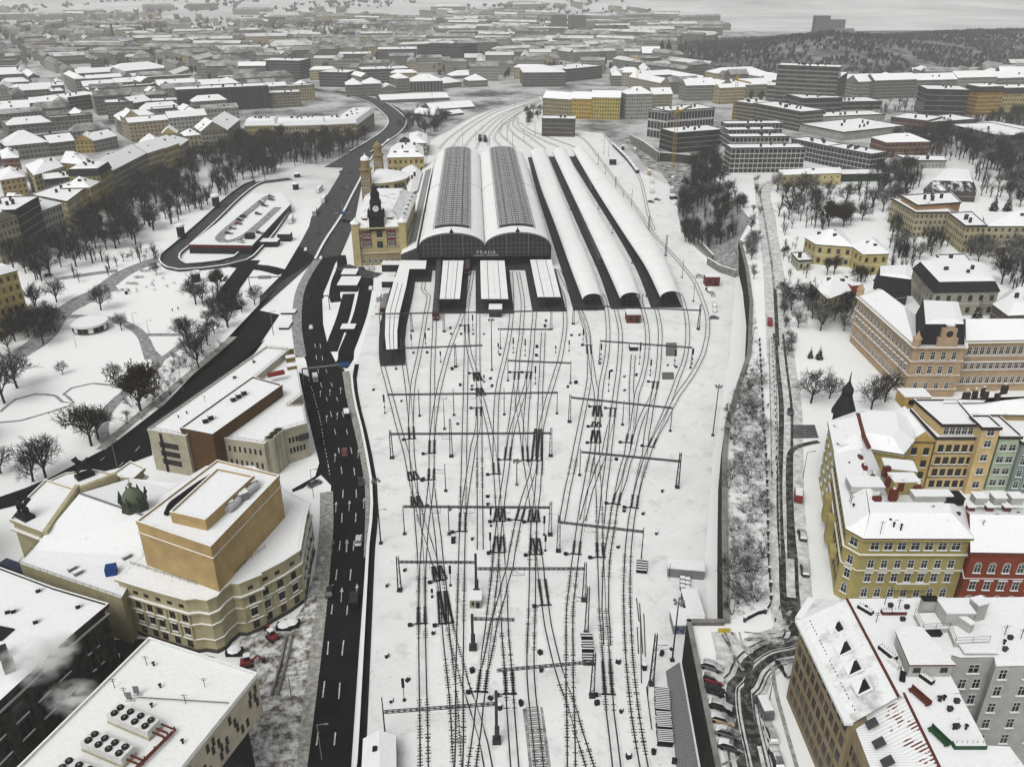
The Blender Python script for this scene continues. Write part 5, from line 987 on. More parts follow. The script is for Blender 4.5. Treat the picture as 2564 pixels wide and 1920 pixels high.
for i in range(len(OFc)):
 a,c=OFc[i],OFc[(i+1)%len(OFc)];d=Vector((c[0]-a[0],c[1]-a[1],0))
 if d.length>3.5 and d.x>-2 and d.length<40:
  n_=max(1,int(d.length/2.7));windows(op,a,c,[11.9],'attic',n=n_,marg=min(1.6,d.length*.3));windows(op,a,c,[8.2],'plain',n=n_,marg=min(1.3,d.length*.25));windows(op,a,c,[4.7],'hood',n=n_,marg=min(1.3,d.length*.25));windows(op,a,c,[1.2],'plain',n=n_,marg=min(1.3,d.length*.25))
  for j in range(n_+1):
   p_=Vector((*a,0)).lerp(Vector((*c,0)),(j+.02)/(n_+.04));mb=MB();mb.box((p_.x,p_.y,3.6),(.5,.5,6.6),0,math.atan2(d.y,d.x));mb.build('pilaster',[OPERA],op)
FT=B('B1',[(1032,1382),(1590,1574),(2106,1036),(1640,922)],26);twr=block(op,'fly_tower',FT,OZ,26,TAN,par=.8);cornice(op,FT,23.4,TAN,.22,.25,snow=True)
FI=B('B1',[(1285,1312),(1550,1372),(1912,1042),(1640,985)],28.4);block(op,'roof_lantern',FI,26,28.4,TAN)
m=MB();l=smooth_line(PL('B1',[(1570,1372),(1640,1290),(1700,1265),(1720,1275),(1790,1215),(1800,1190),(1860,1150),(1930,1095)],27),1.)
for a,c in zip(l,l[1:]):m.tube(a,c,.9,.9,8)
m.build('air_duct',[mat('foil_duct',(.5,.5,.5),.45)],op)
m=MB();l=smooth_line(PL('B1',[(1590,1030),(1480,1100),(1370,1180),(1290,1240),(1255,1310)],26.8),1.)
for a,c in zip(l,l[1:]):m.tube(a,c,.6,.6,8)
m.build('air_duct',[BLACK],op)
for t in((1720,1270),(1830,1200),(1900,1110)):
 p=P('B1',*t,26.2);m=MB();m.box((p.x,p.y,26.1),(2.2,2.,1.9),0,.7);m.box((p.x,p.y,28.),(2.3,2.1,.25),1,.7);m.build('fan_box',[STEEL,SNOW],op)
AUD=B('B2',[(150,125),(915,388)],12.6)+B('B1',[(1090,1640),(1037,1390),(1300,1130),(1395,1092),(985,1050),(605,1165),(245,1590)],12.6);AU=ccw(AUD);reg(AU)
walls(op,AU,0,12.6,OPERA,'auditorium_wall')
g_,d_=P('B1',600,1160,15.6),P('B1',1090,1330,15.8);m=MB();q=[Vector((*p,12.8)) for p in inset(AUD,-.4)];q=[Vector((*p,12.8)) for p in AUD]
m.poly([q[8],q[1],q[2],d_,g_]);m.poly([q[0],q[1],q[8]]);m.poly([q[7],g_,q[8]]);m.poly([g_,d_,q[4],q[5],q[6]]);m.poly([g_,q[6],q[7]]);m.poly([d_,q[2],q[3],q[4]]);tri(m.build('auditorium_roof',[ROOFSNOW],op))
m=MB();m.bar(g_+Vector((0,0,.1)),d_+Vector((0,0,.1)),.5,.3);m.build('roof_ridge',[STEEL],op)
for a,c in((q[8],q[0]),(q[0],q[1]),(q[7],q[8])):railing(op,[(a.x,a.y),(c.x,c.y)],a.z,.7,m_=IRON,w=.05)
for pts,z,nm in(([(95,1365),(330,1455),(575,1150),(350,1078),(210,1215)],12.4,'portico'),([(385,1078),(590,1135),(850,1032),(700,1000),(500,1025)],12.,'side_wing'),([(845,1040),(1005,1052),(1080,985),(985,940)],12.2,'side_wing')):
 qq=B('B1',pts,z);reg(qq);mb=MB();mb.prism(qq,0,z,0);mb.build(nm,[OPERA],op);roof_mesh(qq,z-.2,'flat',0,.5).build('roof',[ROOFSNOW,OPERA],op);tri(op.children[-1]);cornice(op,qq,z-2.4,OPERA,.8,.35)
m=MB()
for a,c,z in(((345,1470),(590,1120),13.6),((600,1140),(880,1030),13.2)):m.bar(P('B1',*a,z),P('B1',*c,z),1.0,2.2)
m.build('gable_wall',[OPERA],op)
lc=P('B1',1035,1335,13.);COPPER=mat('copper_green',(.055,.065,.045),.7,(.03,.035,.028),1.);m=MB()
m.lathe((lc.x,lc.y,13.),[(4.2,0),(3.6,1.2),(3.3,1.3),(2.9,4.6),(3.2,4.9),(3.2,5.3)],8,0);m.build('lantern',[COPPER],op);m=MB();m.lathe((lc.x,lc.y,18.2),[(2.6,0),(2.5,.8),(1.9,1.9),(1.,2.7),(.35,3.),(.35,3.8),(.6,4.1),(.1,4.6),(.05,5.6)],14,0);m.build('dome',[mat('verdigris',(.11,.14,.09),.7)],op)
for t in range(8):a=t*math.pi/4;m=MB();m.lathe((lc.x+3.1*math.cos(a),lc.y+3.1*math.sin(a),18.4),[(.35,0),(.45,.6),(.2,1.2),(.25,1.5),(.02,2.)],6);m.build('finial',[COPPER],op)
def horses(label,b0,rz):
 """winged rearing horse group in dark bronze"""
 root=empty('horse_statue',b0,label=label,cat='statue');m=MB();co,si=math.cos(rz),math.sin(rz)
 def L(x,y,z):return Vector((b0 .x+co*x-si*y,b0 .y+si*x+co*y,b0 .z+z))
 m.tube(L(-1.3,0,1.9),L(.7,0,2.7),.75,.7,8);m.tube(L(.7,0,2.7),L(1.5,0,4.),.55,.35,7);m.tube(L(1.4,0,4.),L(2.2,0,3.7),.38,.2,7)
 for y in(-.4,.4):
  m.tube(L(-1.2,y,1.8),L(-1.6,y,1.),.35,.2,6);m.tube(L(-1.6,y,1.),L(-1.2,y,0),.2,.15,6);m.tube(L(.8,y,2.5),L(1.8,y,2.),.28,.18,6);m.tube(L(1.8,y,2.),L(1.7,y,1.1),.18,.12,6)
  m.poly([L(0,y,3.1),L(-.6,y*3,5.),L(-1.9,y*4,4.3),L(-1.,y,2.8)]);m.poly([L(0,y*1.1,3.),L(-.6,y*3.2,4.9),L(-1.9,y*4.2,4.2),L(-1.,y*1.1,2.7)])
 m.tube(L(-1.4,0,2.2),L(-2.3,0,1.2),.25,.08,6);m.tube(L(0,.9,1),L(0,.9,3.),.4,.3,7);m.tube(L(0,.9,3.),L(0,.9,3.6),.28,.22,7)
 m.build('bronze_figure',[mat('dark_bronze',(.016,.017,.016),.7)],root);m=MB();m.box(b0-Vector((0,0,.9)),(4.4,2.6,.95),0,rz);m.build('plinth',[BLACK],root)
horses('near dark bronze winged horse group on the theatre portico corner',P('B1',185,1320,13.4),2.6);horses('far dark bronze winged horse group on the theatre roof edge by the road',P('B1',635,1010,13.2),.8)
op2=empty('blue_tarpaulin',P('B2',350,250,8),label='long dark blue tarpaulin over the scaffold in the gap behind the theatre',cat='tarpaulin');m=MB();a,c=P('B2',20,110,9),P('B2',690,350,9);m.bar(a,c,2.2,.8);m.build('tarpaulin_sheet',[mat('tarp_blue',(.012,.022,.06),.5,(.05,.06,.08),1.2)],op2)
m=MB();a=P('B2',845,200,12.6);m.box((a.x,a.y,12.5),(2.2,2.2,2.2),0,.3);o=m.build('blue_tarp_bundle',[mat('bright_tarp',(.01,.05,.2),.5)]);tag(o,'small bright blue tarp on the auditorium roof edge','tarpaulin')
for p_ in((545,165),(590,195),(955,75)):
 p=P('B2',*p_,13.);m=MB();m.box((p.x,p.y,12.7),(1.8,1.,.9),0,.9);m.box((p.x,p.y,13.6),(1.9,1.1,.2),1,.9);m.build('skylight_box',[STEEL,SNOW],op)
railing(op,B('B2',[(985,130),(1240,210),(1480,290)],OZ),OZ+.1,.8,m_=IRON);railing(op,B('B2',[(1640,330),(1850,130),(2000,10)],OZ),OZ+.1,.9,m_=mat('rust',(.1,.05,.03),.8))
wb=empty('office_box',P('B2',1500,1000),label='white overhanging box building with rows of round fans on its snowy roof',cat='office building')
WQ=B('B2',[(1130,702),(1937,970),(1380,1660),(900,2260),(-560,2330),(165,1660)],22);reg(WQ);walls(wb,WQ,13.5,22,WB);rm=roof_mesh(WQ,21.9,'flat',0,.15);tri(rm.build('roof',[snow_mat('swept_snow',(.55,.56,.54),.1,.4,.15,white=(.84,.85,.83)),WHITE],wb));walls(wb,inset(WQ,2.2),0,13.4,BLACK,'glass_base')
for i in range(34):
 a,c=Vector((*WQ[1],0)),Vector((*WQ[2],0));
 if(WQ[1][0]-WQ[2][0])==0:continue
wa,wc=WQ[2],WQ[1]
for zi,z in enumerate((14.6,16.1,17.6,19.1)):
 d=Vector((wc[0]-wa[0],wc[1]-wa[1],0));L_=d.length
 for i in range(13):
  if R.random()<.2 or(i+zi)%4==0:continue
  f=(i+.5+.25*(zi%2))/13.5;p=(wa[0]+d.x*f,wa[1]+d.y*f);t=d.normalized()*.4;windows(wb,(p[0]-t.x,p[1]-t.y),(p[0]+t.x,p[1]+t.y),[z],'slit',n=1,marg=.1)
def cooler(label,ox,oy):
 c0=P('B2',1000+ox,1278+oy,24.3);e0=P('B2',882+ox,1228+oy,24.3);e1=P('B2',1122+ox,1328+oy,24.3);f0=P('B2',920+ox,1222+oy,24.3);d=(e1-e0).normalized();nn=Vector((-d.y,d.x,0));L=(e1-e0).length*1.28
 root=empty('roof_cooler',(c0 .x,c0 .y,22.2),label=label,cat='cooling unit',group='coolers on the white box building')
 m=MB();rz=math.atan2(d.y,d.x);m.box((c0 .x,c0 .y,22.9),(L,2.6,1.4),0,rz,mt=1);m.box((c0 .x,c0 .y,22.5),(L*1.02,2.8,.4),2,rz);m.build('casing',[WHITE,WHITE,plaster((.5,.44,.3))],root)
 for i in range(4):
  for s in(-.62,.62):
   q=c0+d*L*(-.375+.25*i)+nn*s;m=MB();m.lathe((q.x,q.y,24.3),[(.55,0),(.55,.28),(.45,.3)],14,0);m.lathe((q.x,q.y,24.58),[(.16,0),(.16,.08)],8,1);m.build('fan',[BLACK,STEEL],root)
 for s in(-.4,.4):
  m=MB();q=c0+d*L*.5+nn*s;m.bar(q+Vector((0,0,-1)),q+d*2.2+Vector((0,0,-1)),.25);m.bar(q+d*2.2+Vector((0,0,-1)),q+d*2.2+Vector((0,0,-2)),.2);m.build('pipe',[mat('pipe_red',(.13,.03,.022),.6)],root)
for i,nm in enumerate(('farthest of the three fan coolers on the white roof','middle one of the three fan coolers on the white roof','nearest of the three fan coolers on the white roof')):cooler(nm,-195*i,203*i)
root=empty('pipe_rack',P('B2',1200,1500,22.2),label='red brown pipe rack beside the rooftop coolers',cat='pipe rack')
for j,(a,c) in enumerate((((1325,1375),(1050,1650)),((1300,1385),(1010,1670)),((1215,1330),(1325,1375)))):
 m=MB();m.bar(P('B2',*a,23.),P('B2',*c,23.),.22,.22);m.build('pipe',[mat('pipe_red',(.13,.03,.022),.6)],root)
for j in range(4):m=MB();a=P('B2',1320-75*j,1380+75*j,22.2);m.bar(a,a+Vector((0,0,.9)),.16);m.build('support',[IRON],root)
root=empty('safety_line',P('B2',1040,1130,22.4),label='long grey pole lying across the white box roof',cat='pole');m=MB();m.bar(P('B2',1040,1128,22.9),P('B2',1725,1170,22.9),.14);m.build('pole_tube',[STEEL],root)
for i,(x,y) in enumerate(((985,1120),(1040,1075))):
 b0=P('B2',x,y+40,22.2);root=empty('panel_antenna',b0,label=('left grey panel antenna on the white box roof','right grey panel antenna on the white box roof')[i],cat='antenna');m=MB();m.bar(b0,b0+Vector((0,0,2.)),.1);m.bar(b0+Vector((-.9,0,.1)),b0+Vector((.9,0,.1)),.1);m.build('stand',[STEEL],root);m=MB();m.box(b0+Vector((0,-.15,.7)),(.9,.15,1.5));m.build('panel',[STEEL],root)
db=empty('dark_stone_building',P('B2',600,800),label='dark stone building with snowy roof and tall windows at the bottom left edge',cat='building')
DQ=B('B2',[(-700,-80),(390,338),(782,455),(500,692),(0,1152),(-900,1990)],15.5);reg(DQ);DST=mat('sooty_stone',(.055,.047,.037),.9,(.02,.018,.016),.4);walls(db,DQ,0,15.5,DST);tri(roof_mesh(DQ,15.4,'flat',0,.8).build('roof',[ROOFSNOW,DST],db));cornice(db,DQ,13.2,DST,.6,.5)
dd_=ccw(DQ)
for i in range(len(dd_)):
 a,c=Vector((*dd_[i],0)),Vector((*dd_[(i+1)%len(dd_)],0))
 if(c-a).length>8 and(c-a).x>0 and(c-a).y>0:
  windows(db,a,c,[4.2,8.6],'big',sp=4.6,marg=2.6)
  n_=int((c-a).length/4.6)
  for j in range(n_+1):m=MB();p=a.lerp(c,(j+.1)/(n_+.2));m.box((p.x+.2,p.y-.2,0),(.9,.9,13.),0,math.atan2((c-a).y,(c-a).x));m.build('pilaster',[DST],db)
m=MB();wq=B('B2',[(-60,575),(110,608),(10,695),(-140,690)],16.2);m.prism(wq,15.4,16.1,0);m.build('light_well',[BLACK],db)
for p_ in((60,500),(105,495),(290,340),(270,575),(590,460)):
 p=P('B2',*p_,15.6);m=MB();m.box((p.x,p.y,15.4),(.8,.8,1.3),0,.5);m.box((p.x,p.y,16.7),(.9,.9,.2),1,.5);m.build('roof_vent',[BLACK,SNOW],db)
for p_ in((30,830),(80,930)):p=P('B2',*p_,15.6);m=MB();m.box((p.x,p.y,15.4),(1.8,1.8,2.6),0,.6);m.build('chimney',[DST],db)
for a in([(340,340),(330,440),(230,545),(150,540)],[(335,440),(370,455),(440,440),(530,400)],[(310,740),(320,660),(420,625),(500,610),(610,525)],[(590,530),(585,460)],[(370,460),(280,550),(265,600)]):
 m=MB();l=PL('B2',a,15.62)
 for u,v in zip(l,l[1:]):m.bar(u,v,.28,.12)
 m.build('roof_gutter',[IRON],db)
sm=bpy.data.materials.new('steam');sm.use_nodes=True;n=sm.node_tree;n.nodes.remove(n.nodes['Principled BSDF']);v_=node(n,'ShaderNodeVolumePrincipled');v_.inputs['Color'].default_value=(.95,.95,.95,1)
tc=node(n,'ShaderNodeTexCoord');nz=node(n,'ShaderNodeTexNoise',i_Scale=2.2,i_Detail=5.);n.links.new(tc.outputs['Object'],nz.inputs['Vector']);
ln=node(n,'ShaderNodeVectorMath',operation='LENGTH');n.links.new(tc.outputs['Object'],ln.inputs[0]);mr=node(n,'ShaderNodeMapRange',i_1=1.,i_2=.25,i_3=0.,i_4=1.);n.links.new(ln.outputs['Value'],mr.inputs[0])
m2=node(n,'ShaderNodeMapRange',i_1=.42,i_2=.66,i_3=0.,i_4=.9);n.links.new(nz.outputs['Fac'],m2 .inputs[0]);mu=node(n,'ShaderNodeMath',operation='MULTIPLY');n.links.new(mr.outputs[0],mu.inputs[0]);n.links.new(m2 .outputs[0],mu.inputs[1]);n.links.new(mu.outputs[0],v_.inputs['Density']);n.links.new(v_.outputs[0],n.nodes['Material Output'].inputs['Volume'])
def puff(p,r):
 mb=MB();mb.lathe((0,0,0),[(.001,-1)]+[(math.sin(t),-math.cos(t)) for t in[math.pi*i/10 for i in range(1,10)]]+[(.001,1)],16);o=mb.build('steam',[sm],kind='stuff');o.location=p;o.scale=r;return o
puff(P('B2',260,850,18.5),(7.,5.5,4.));puff(P('B2',430,760,19.),(4.5,3.8,3.));puff(P('B2',560,1130,12),(6,4,3.))
b0=P('Z4',720,1405);root=empty('round_pavilion',b0,label='low round pavilion with white roof and posters around its wall in the park',cat='pavilion');m=MB();m.lathe(b0,[(6.7,0),(6.7,3.3)],32);m.build('wall',[mat('grey_panels',(.16,.16,.15),.7)],root)
m=MB();m.lathe(b0+Vector((0,0,3.3)),[(7.3,-.35),(7.3,.45),(6.9,.5),(6.9,.25)],32,mats=[1,1,1,1]);m.lathe(b0+Vector((0,0,3.3)),[(6.9,.3),(.01,.32)],32,0);m.build('roof',[SNOW,WHITE],root)
for i in range(10):
 t=math.pi*(1.05+.1*i);m=MB();p=b0+Vector((6.75*math.cos(t),6.75*math.sin(t),.7));m.box(p,(1.7,.12,1.9),0,t+math.pi/2);m.build('poster',[BLACK if i%3 else WHITE],root)
KO=[]
for k,x,y,r,h in(('Z4',1555,1025,2.6,5.),('Z4',1715,445,2.8,8.5),('Z4',1440,690,2.6,8.5),('Z5',265,420,2.6,4.5),('Z5',275,330,2.8,3.),('Z4',1000,1125,.8,1.8),('Z4',745,1305,1.2,1.2)):
 b0=P(k,x,y);root=empty('vent_kiosk',b0,cat='kiosk',group='dark vent kiosks with snowy caps in the park');KO.append(root);m=MB();m.lathe(b0,[(r*.8,0),(r*.8,h*.85)],12);m.build('shaft',[BLACK],root);m=MB();m.lathe(b0+Vector((0,0,h*.85)),[(r,0),(r,h*.12),(r*.4,h*.2),(.01,h*.2)],12);m.build('cap',[SNOW],root)
place_labels(KO,'black vent kiosk with snowy cap',4)
DK=B('Z4',[(1492,738),(1990,746),(2300,415),(2230,330),(1990,330),(1770,520)],4.6);dk=empty('parking_deck',P('Z4',1500,800),label='parking deck with a dark red front wall inside the ramp loop',cat='parking deck');reg(DK)
mb=MB();mb.prism(DK,0,4.6,0,top=False);mb.build('wall',[BLACK],dk);m=MB();m.poly([(*p,4.6) for p in ccw(DK)]);tri(m.build('deck',[SNOW],dk));m=MB();a,c=Vector((*DK[0],0)),Vector((*DK[1],0));m.bar(a+Vector((0,-.12,4.1)),c+Vector((0,-.12,4.1)),.2,1.6);m.build('red_fascia',[mat('wine_red',(.09,.008,.01),.6)],dk)
DR=[P('Z4',x,y,4.66) for x,y in((2130,350),(2060,400),(1900,530),(1770,640),(1740,690),(1800,710),(1930,670),(2070,560),(2200,440))];m=MB();ribbon(m,smooth_line(DR,3.),-2.5,2.5,4.68);m.build('lane',[SLUSH],dk)
m=MB();p=P('Z4',1990,750);m.box((p.x,p.y,0),(4.5,4.5,7.));m.build('stair_tower',[BLACK],dk)
for d,lab in((-4.9,'outer snow capped parapet of the looping ramp'),(4.6,'inner snow capped parapet of the looping ramp')):
 l=offset_line(smooth_line(LOOP,5.),d);wall_run('parapet',[p+Vector((0,0,1.3)) for p in l[4:]],-.1,.5,[DARKCONC,SNOW],lab,'parapet',cope=.2)
def signbridge(label,k,a,c,h,boards,mast_l=True,mast_r=True):
 A_,C_=P(k,*a,h),P(k,*c,h);root=empty('sign_gantry',(A_.x,A_.y,0),label=label,cat='sign gantry');m=MB();m.bar(A_,C_,.3,.5);m.build('beam',[STEEL],root)
 for e,on in((A_,mast_l),(C_,mast_r)):
  if on:m=MB();m.bar((e.x,e.y,0),e,.35);m.build('post',[STEEL],root)
 for f0,f1,hh,mt in boards:
  m=MB();p,q=A_.lerp(C_,f0),A_.lerp(C_,f1);m.bar(p+Vector((0,-.3,0)),q+Vector((0,-.3,0)),.2,hh);m.build('sign_board',[mt],root)
BLUES=mat('sign_blue',(.03,.09,.22),.5)
signbridge('sign gantry with a blue board over the highway beside the modern block','B3',(470,222),(830,180),6.5,[(.78,1.,1.6,BLUES)],True,False)
signbridge('sign gantry with black boards over the highway near the slip roads','Z5',(345,1210),(500,1192),6.5,[(.05,.78,2.,BLACK)],False,True)
signbridge('sign gantry at the left of the wide station road','Z5',(-80,1060),(155,1055),6.5,[(.3,.7,1.6,mat('sign_grey',(.25,.25,.25),.6))],True,False)
signbridge('sign gantry with blue boards in mid station road','Z5',(540,592),(665,588),6.5,[(.3,.72,1.7,BLUES)],False,False)
mb=MB();p=P('Z5',605,590,0);mb.bar(p,p+Vector((0,0,6.5)),.4);o=mb.build('post',[STEEL],[x for x in bpy.data.objects if x.get('label')=='sign gantry with blue boards in mid station road'][0])
for k,x,y,w_,d_,h_,lab in(('Z5',180,800,7,5,4.2,'dark bus shelter with snowy roof on the station road island'),('Z5',70,840,9,6,3.,'left snowy roofed stair shelter beside the station road'),('Z5',640,1165,9,12,3.2,'black underpass roof between the slip roads'),('Z5',650,1075,7,8,2.6,'dark low box on the strip between slip roads'),('Z5',640,1460,5.5,5,1.6,'dark grated hatch between the slip roads'),('Z5',205,1330,6,4,.8,'dark stair opening on the snow beside the highway'),('Z5',175,1440,4,7,.9,'second dark stair opening nearer the modern block'),('Z5',965,1020,10,6,3.6,'snowy roofed shed by the angled canopy'),('Z5',945,1135,7,6,3.,'dark flat shed left of the angled canopy')):
 hut('shelter',lab,'shelter',k,x,y,(w_,d_,h_),BLACK)
STUC=plaster((.27,.215,.13));YEL=plaster((.44,.37,.145));REDB=plaster((.25,.06,.032));OCH2=plaster((.54,.38,.13));PEACH=plaster((.66,.49,.24));GREENP=plaster((.42,.50,.35));WHITEP=plaster((.48,.48,.46));TEAL=plaster((.22,.27,.25));SCHOOL=plaster((.46,.335,.21));SCHOOL2=plaster((.40,.34,.19))
def nb_root(name,label,cat,pts):reg(pts);return empty(name,(pts[0][0],pts[0][1],ZP),label=label,cat=cat)
def seq(mb,pts,mi=0):mb.poly(pts,mi)
EZ,RZ=29.,33.
c1=P('B8',430,550,EZ);s1=P('B8',812,1330,EZ);n0=P('B8',528,395,EZ);
rg0,rg1=P('B8',770,388,RZ),P('B8',1160,1125,RZ)
court=[P('B8',1625,1100,RZ),P('B8',1545,948,RZ),P('B8',1560,812,RZ),P('B8',1625,832,RZ),P('B8',1884,828,RZ),P('B8',1896,897,RZ),P('B8',2420,888,RZ)];ne=P('B8',2420,372,RZ)
b1=[(c1 .x,c1 .y),(s1 .x,s1 .y)]+[(rg1 .x,rg1 .y)]+[(p.x,p.y) for p in court]+[(ne.x,ne.y),(n0 .x,n0 .y)]
ra=nb_root('apartment_block','big corner apartment block with four dark roof openings and planters on its flat snowy roof','apartment building',b1)
walls(ra,[(c1 .x,c1 .y),(s1 .x,s1 .y),(rg1 .x,rg1 .y),(rg0 .x,rg0 .y),(n0 .x,n0 .y)],ZP,EZ,STUC);walls(ra,[(rg0 .x+.1,rg0 .y)]+[(rg1 .x+.1,rg1 .y)]+[(p.x,p.y) for p in court]+[(ne.x,ne.y)],ZP,RZ-.25,WHITEP,'courtyard_wall')
mb=MB();q=lambda p,z:Vector((p.x,p.y,z));mb.poly([q(c1,EZ+.2),q(s1,EZ+.2),q(rg1,RZ),q(rg0,RZ),q(n0,EZ+.2)],0);ro=tri(mb.build('west_roof',[snow_mat('windblown_snow',(.28,.28,.28),.28,.5,.2),TILE],ra))
mb=MB();mb.poly(ccw_pts:=[q(p,RZ+.05) for p in[rg0,rg1]+court+[ne]]);ro2=tri(mb.build('flat_roof',[ROOFSNOW],ra))
mb=MB();mb.bar(q(rg0,RZ+.1),q(rg1,RZ+.1),.35,.3);mb.build('ridge_tiles',[REDTILE],ra)
mb=MB();d_=(s1-c1).normalized();o_=Vector((d_.y,-d_.x,0));
for a,c in((c1,s1),(c1,n0)):
 dd=(c-a).normalized();oo=Vector((dd.y,-dd.x,0)) if a is c1 and c is s1 else Vector((-dd.y,dd.x,0));mb.bar(a+oo*.5+Vector((0,0,-.1)),c+oo*.5+Vector((0,0,-.1)),1.3,.45,0);mb.bar(a+oo*.5+Vector((0,0,.16)),c+oo*.5+Vector((0,0,.16)),1.25,.14,1)
mb.build('eaves_ledge',[WHITE,SNOW],ra)
windows(ra,c1,s1,[ZP+1.4,ZP+4.9,ZP+8.4,ZP+11.9,ZP+15.2],'plain',n=10,marg=1.8)
for(x,y) in((690,622),(745,772),(818,918),(884,1062)):
 t=(x-c1 .x);p0=P('B8',x,y,31.);w_=d_
 sl_=Vector((-o_.x,-o_.y,.62)).normalized();f=Vector((p0 .x,p0 .y,31.15));mb=MB();mb.bar(f-sl_*1.2,f+sl_*1.1,2.3,.25);mb.build('roof_opening',[BLACK],ro)
 mb=MB();mb.poly([f-sl_*1.35-d_*1.25+Vector((0,0,.3)),f-sl_*1.35+d_*1.25+Vector((0,0,.3)),f+sl_*.1-d_*.5+Vector((0,0,.3)),f+sl_*.7-d_*1.25+Vector((0,0,.3))]);mb.build('snow_drift',[SNOW],ro)
 mb=MB();mb.bar(f+sl_*1.15-d_*1.3+Vector((0,0,.3)),f+sl_*1.15+d_*1.3+Vector((0,0,.3)),.25,.35);mb.bar(f-sl_*1.2+d_*1.2+Vector((0,0,.2)),f+sl_*1.2+d_*1.2+Vector((0,0,.4)),.15,.4);mb.build('opening_frame',[SNOW],ro)
for i in range(26):
 if i%6==5:continue
 p=c1 .lerp(s1,.05+.9*i/26)-o_*1.;mb=MB();mb.box((p.x,p.y,EZ+.4),(.14,.14,.5));mb.build('snow_guard',[BLACK],ro)
def boxr(root,k,x,y,z,size,m_,rz=0.,name='roof_box',cap=SNOW):
 p=P(k,x,y,z);mb=MB();mb.box((p.x,p.y,z),size,0,rz);mb.build(name,[m_],root);mb=MB();mb.box((p.x,p.y,z+size[2]),(size[0]+.25,size[1]+.25,.22),0,rz);return mb.build('snow_cap',[cap],root)
PH=[P('B8',x,y,RZ+2.6) for x,y in((1150,640),(1215,600),(1330,610),(1575,880),(1252,882))];mb=MB();mb.prism([(p.x,p.y) for p in PH],RZ,RZ+2.5,0);mb.build('penthouse',[WHITEP],ro2);mb=MB();mb.prism(inset([(p.x,p.y) for p in PH],-.25),RZ+2.5,RZ+2.75,1,0);mb.build('penthouse_roof',[SNOW,REDTILE],ro2)
a,c=PH[4],PH[3];windows(ra,a,c,[RZ+.9],'small',n=2,marg=1.2)
TB=[P('B8',x,y,RZ+1.2) for x,y in((1285,490),(1345,610),(1545,600),(1590,712),(1850,700),(1640,470),(1500,480))];mb=MB();mb.prism([(p.x,p.y) for p in TB],RZ,RZ+1.,0,1);tri(mb.build('roof_terrace',[WHITEP,SNOW],ro2));railing(ro2,[(p.x,p.y) for p in TB[:5]],RZ+1.,1.1,w=.05)
boxr(ro2,'B8',1570,540,RZ+1,(4.6,3.2,2.6),WHITEP);boxr(ro2,'B8',1365,500,RZ,(2.4,1.,3.2),WHITEP,0,'chimney',BLACK);boxr(ro2,'B8',1735,530,RZ,(2.2,1.8,3.6),WHITEP,.3,'chimney',SNOW);boxr(ro2,'B8',1640,600,RZ+1,(.9,3.,1.8),WHITEP,.5)
boxr(ro2,'B8',1420,660,RZ,(2.2,1.,.6),BLACK,0,'roof_hatch',BLACK);boxr(ro2,'B8',1755,780,RZ,(5.2,2.,.5),WHITEP,0,'ledge_roof')
windows(ra,court[3],court[4],[RZ-3.2],'wide',n=1);windows(ra,court[3],court[4],[RZ-6.5,RZ-10,RZ-13.5,RZ-17.],'white',n=2,marg=1.6);windows(ra,court[5],court[6],[RZ-2.6,RZ-6.2,RZ-9.8,RZ-13.4,RZ-17.],'white',sp=3.4,marg=1.5)
PLO=[]
for(x,y,l,rz,lab,mm) in((910,480,2.6,-.9,'dark',BLACK),(1070,500,1.8,0,'red rimmed',REDTILE),(1155,500,2.6,0,'red rimmed',REDTILE),(1078,805,3.2,-1.1,'dark',BLACK),(1130,890,1.8,-1.1,'white',WHITE),(1690,1505,4.6,0,'green',mat('planter_green',(.03,.08,.045),.6)),(1370,1000,2.2,-1.,'black',BLACK)):
 p=P('B8',x,y,RZ);root=empty('roof_planter',p,cat='planter',group='planters on the flat roof');root['base']=lab+' snow filled planter on the flat roof';PLO.append(root);mb=MB();mb.box(p,(l,.9,.7),0,rz);mb.build('trough',[mm],root);mb=MB();mb.box(p+Vector((0,0,.7)),(l*.92,.75,.15),0,rz);mb.build('snow_fill',[SNOW],root)
 mb=MB()
 for j in range(6):f=p+Vector(((j/5-.5)*l*.8*math.cos(rz),(j/5-.5)*l*.8*math.sin(rz),.7));mb.tube(f,f+Vector((R.uniform(-.15,.15),.0,.7)),.05,.02,4)
 mb.build('twigs',[TWIG],root,kind='stuff')
place_labels(PLO,'planter',4)
for(x,y,l,rz,lab,mm) in((1315,1140,3.6,-1.15,'red brown snow dusted bench on the flat roof',LOCO),(1460,1440,3.4,-1.2,'green seat with red legs on the flat roof',mat('bench_green',(.02,.07,.03),.6)),(1190,985,2.2,1.1,'dark narrow plank on the flat roof',BLACK)):
 p=P('B8',x,y,RZ);root=empty('roof_bench',p,label=lab,cat='bench');mb=MB();mb.box(p+Vector((0,0,.4)),(l,.8,.12),0,rz);mb.build('seat',[mm],root);mb=MB();n_=Vector((-math.sin(rz),math.cos(rz),0));mb.box(p+n_*.4+Vector((0,0,.5)),(l,.12,.6),0,rz);mb.build('backrest',[mm],root)
 for s in(-.4,.4):mb=MB();mb.box(p+Vector((math.cos(rz)*l*s,math.sin(rz)*l*s,0)),(.12,.7,.4),0,rz);mb.build('leg',[LOCO],root)
t0=P('B8',815,1312,27.6);t1=P('B8',985,1760,27.6);r0=P('B8',1200,1102,RZ);r1=P('B8',1520,1760,RZ);f2=P('B8',1625,1104,RZ);f3=P('B8',1832,1492,RZ);f4=P('B8',2000,1500,RZ);f5=P('B8',2220,1800,RZ)
n1=[(p.x,p.y) for p in(t0,t1,r1,f5,f4,f3,f2,r0)];rb=nb_root('apartment_block','apartment house with half bare red tiled roof and rows of dark skylights','apartment building',n1)
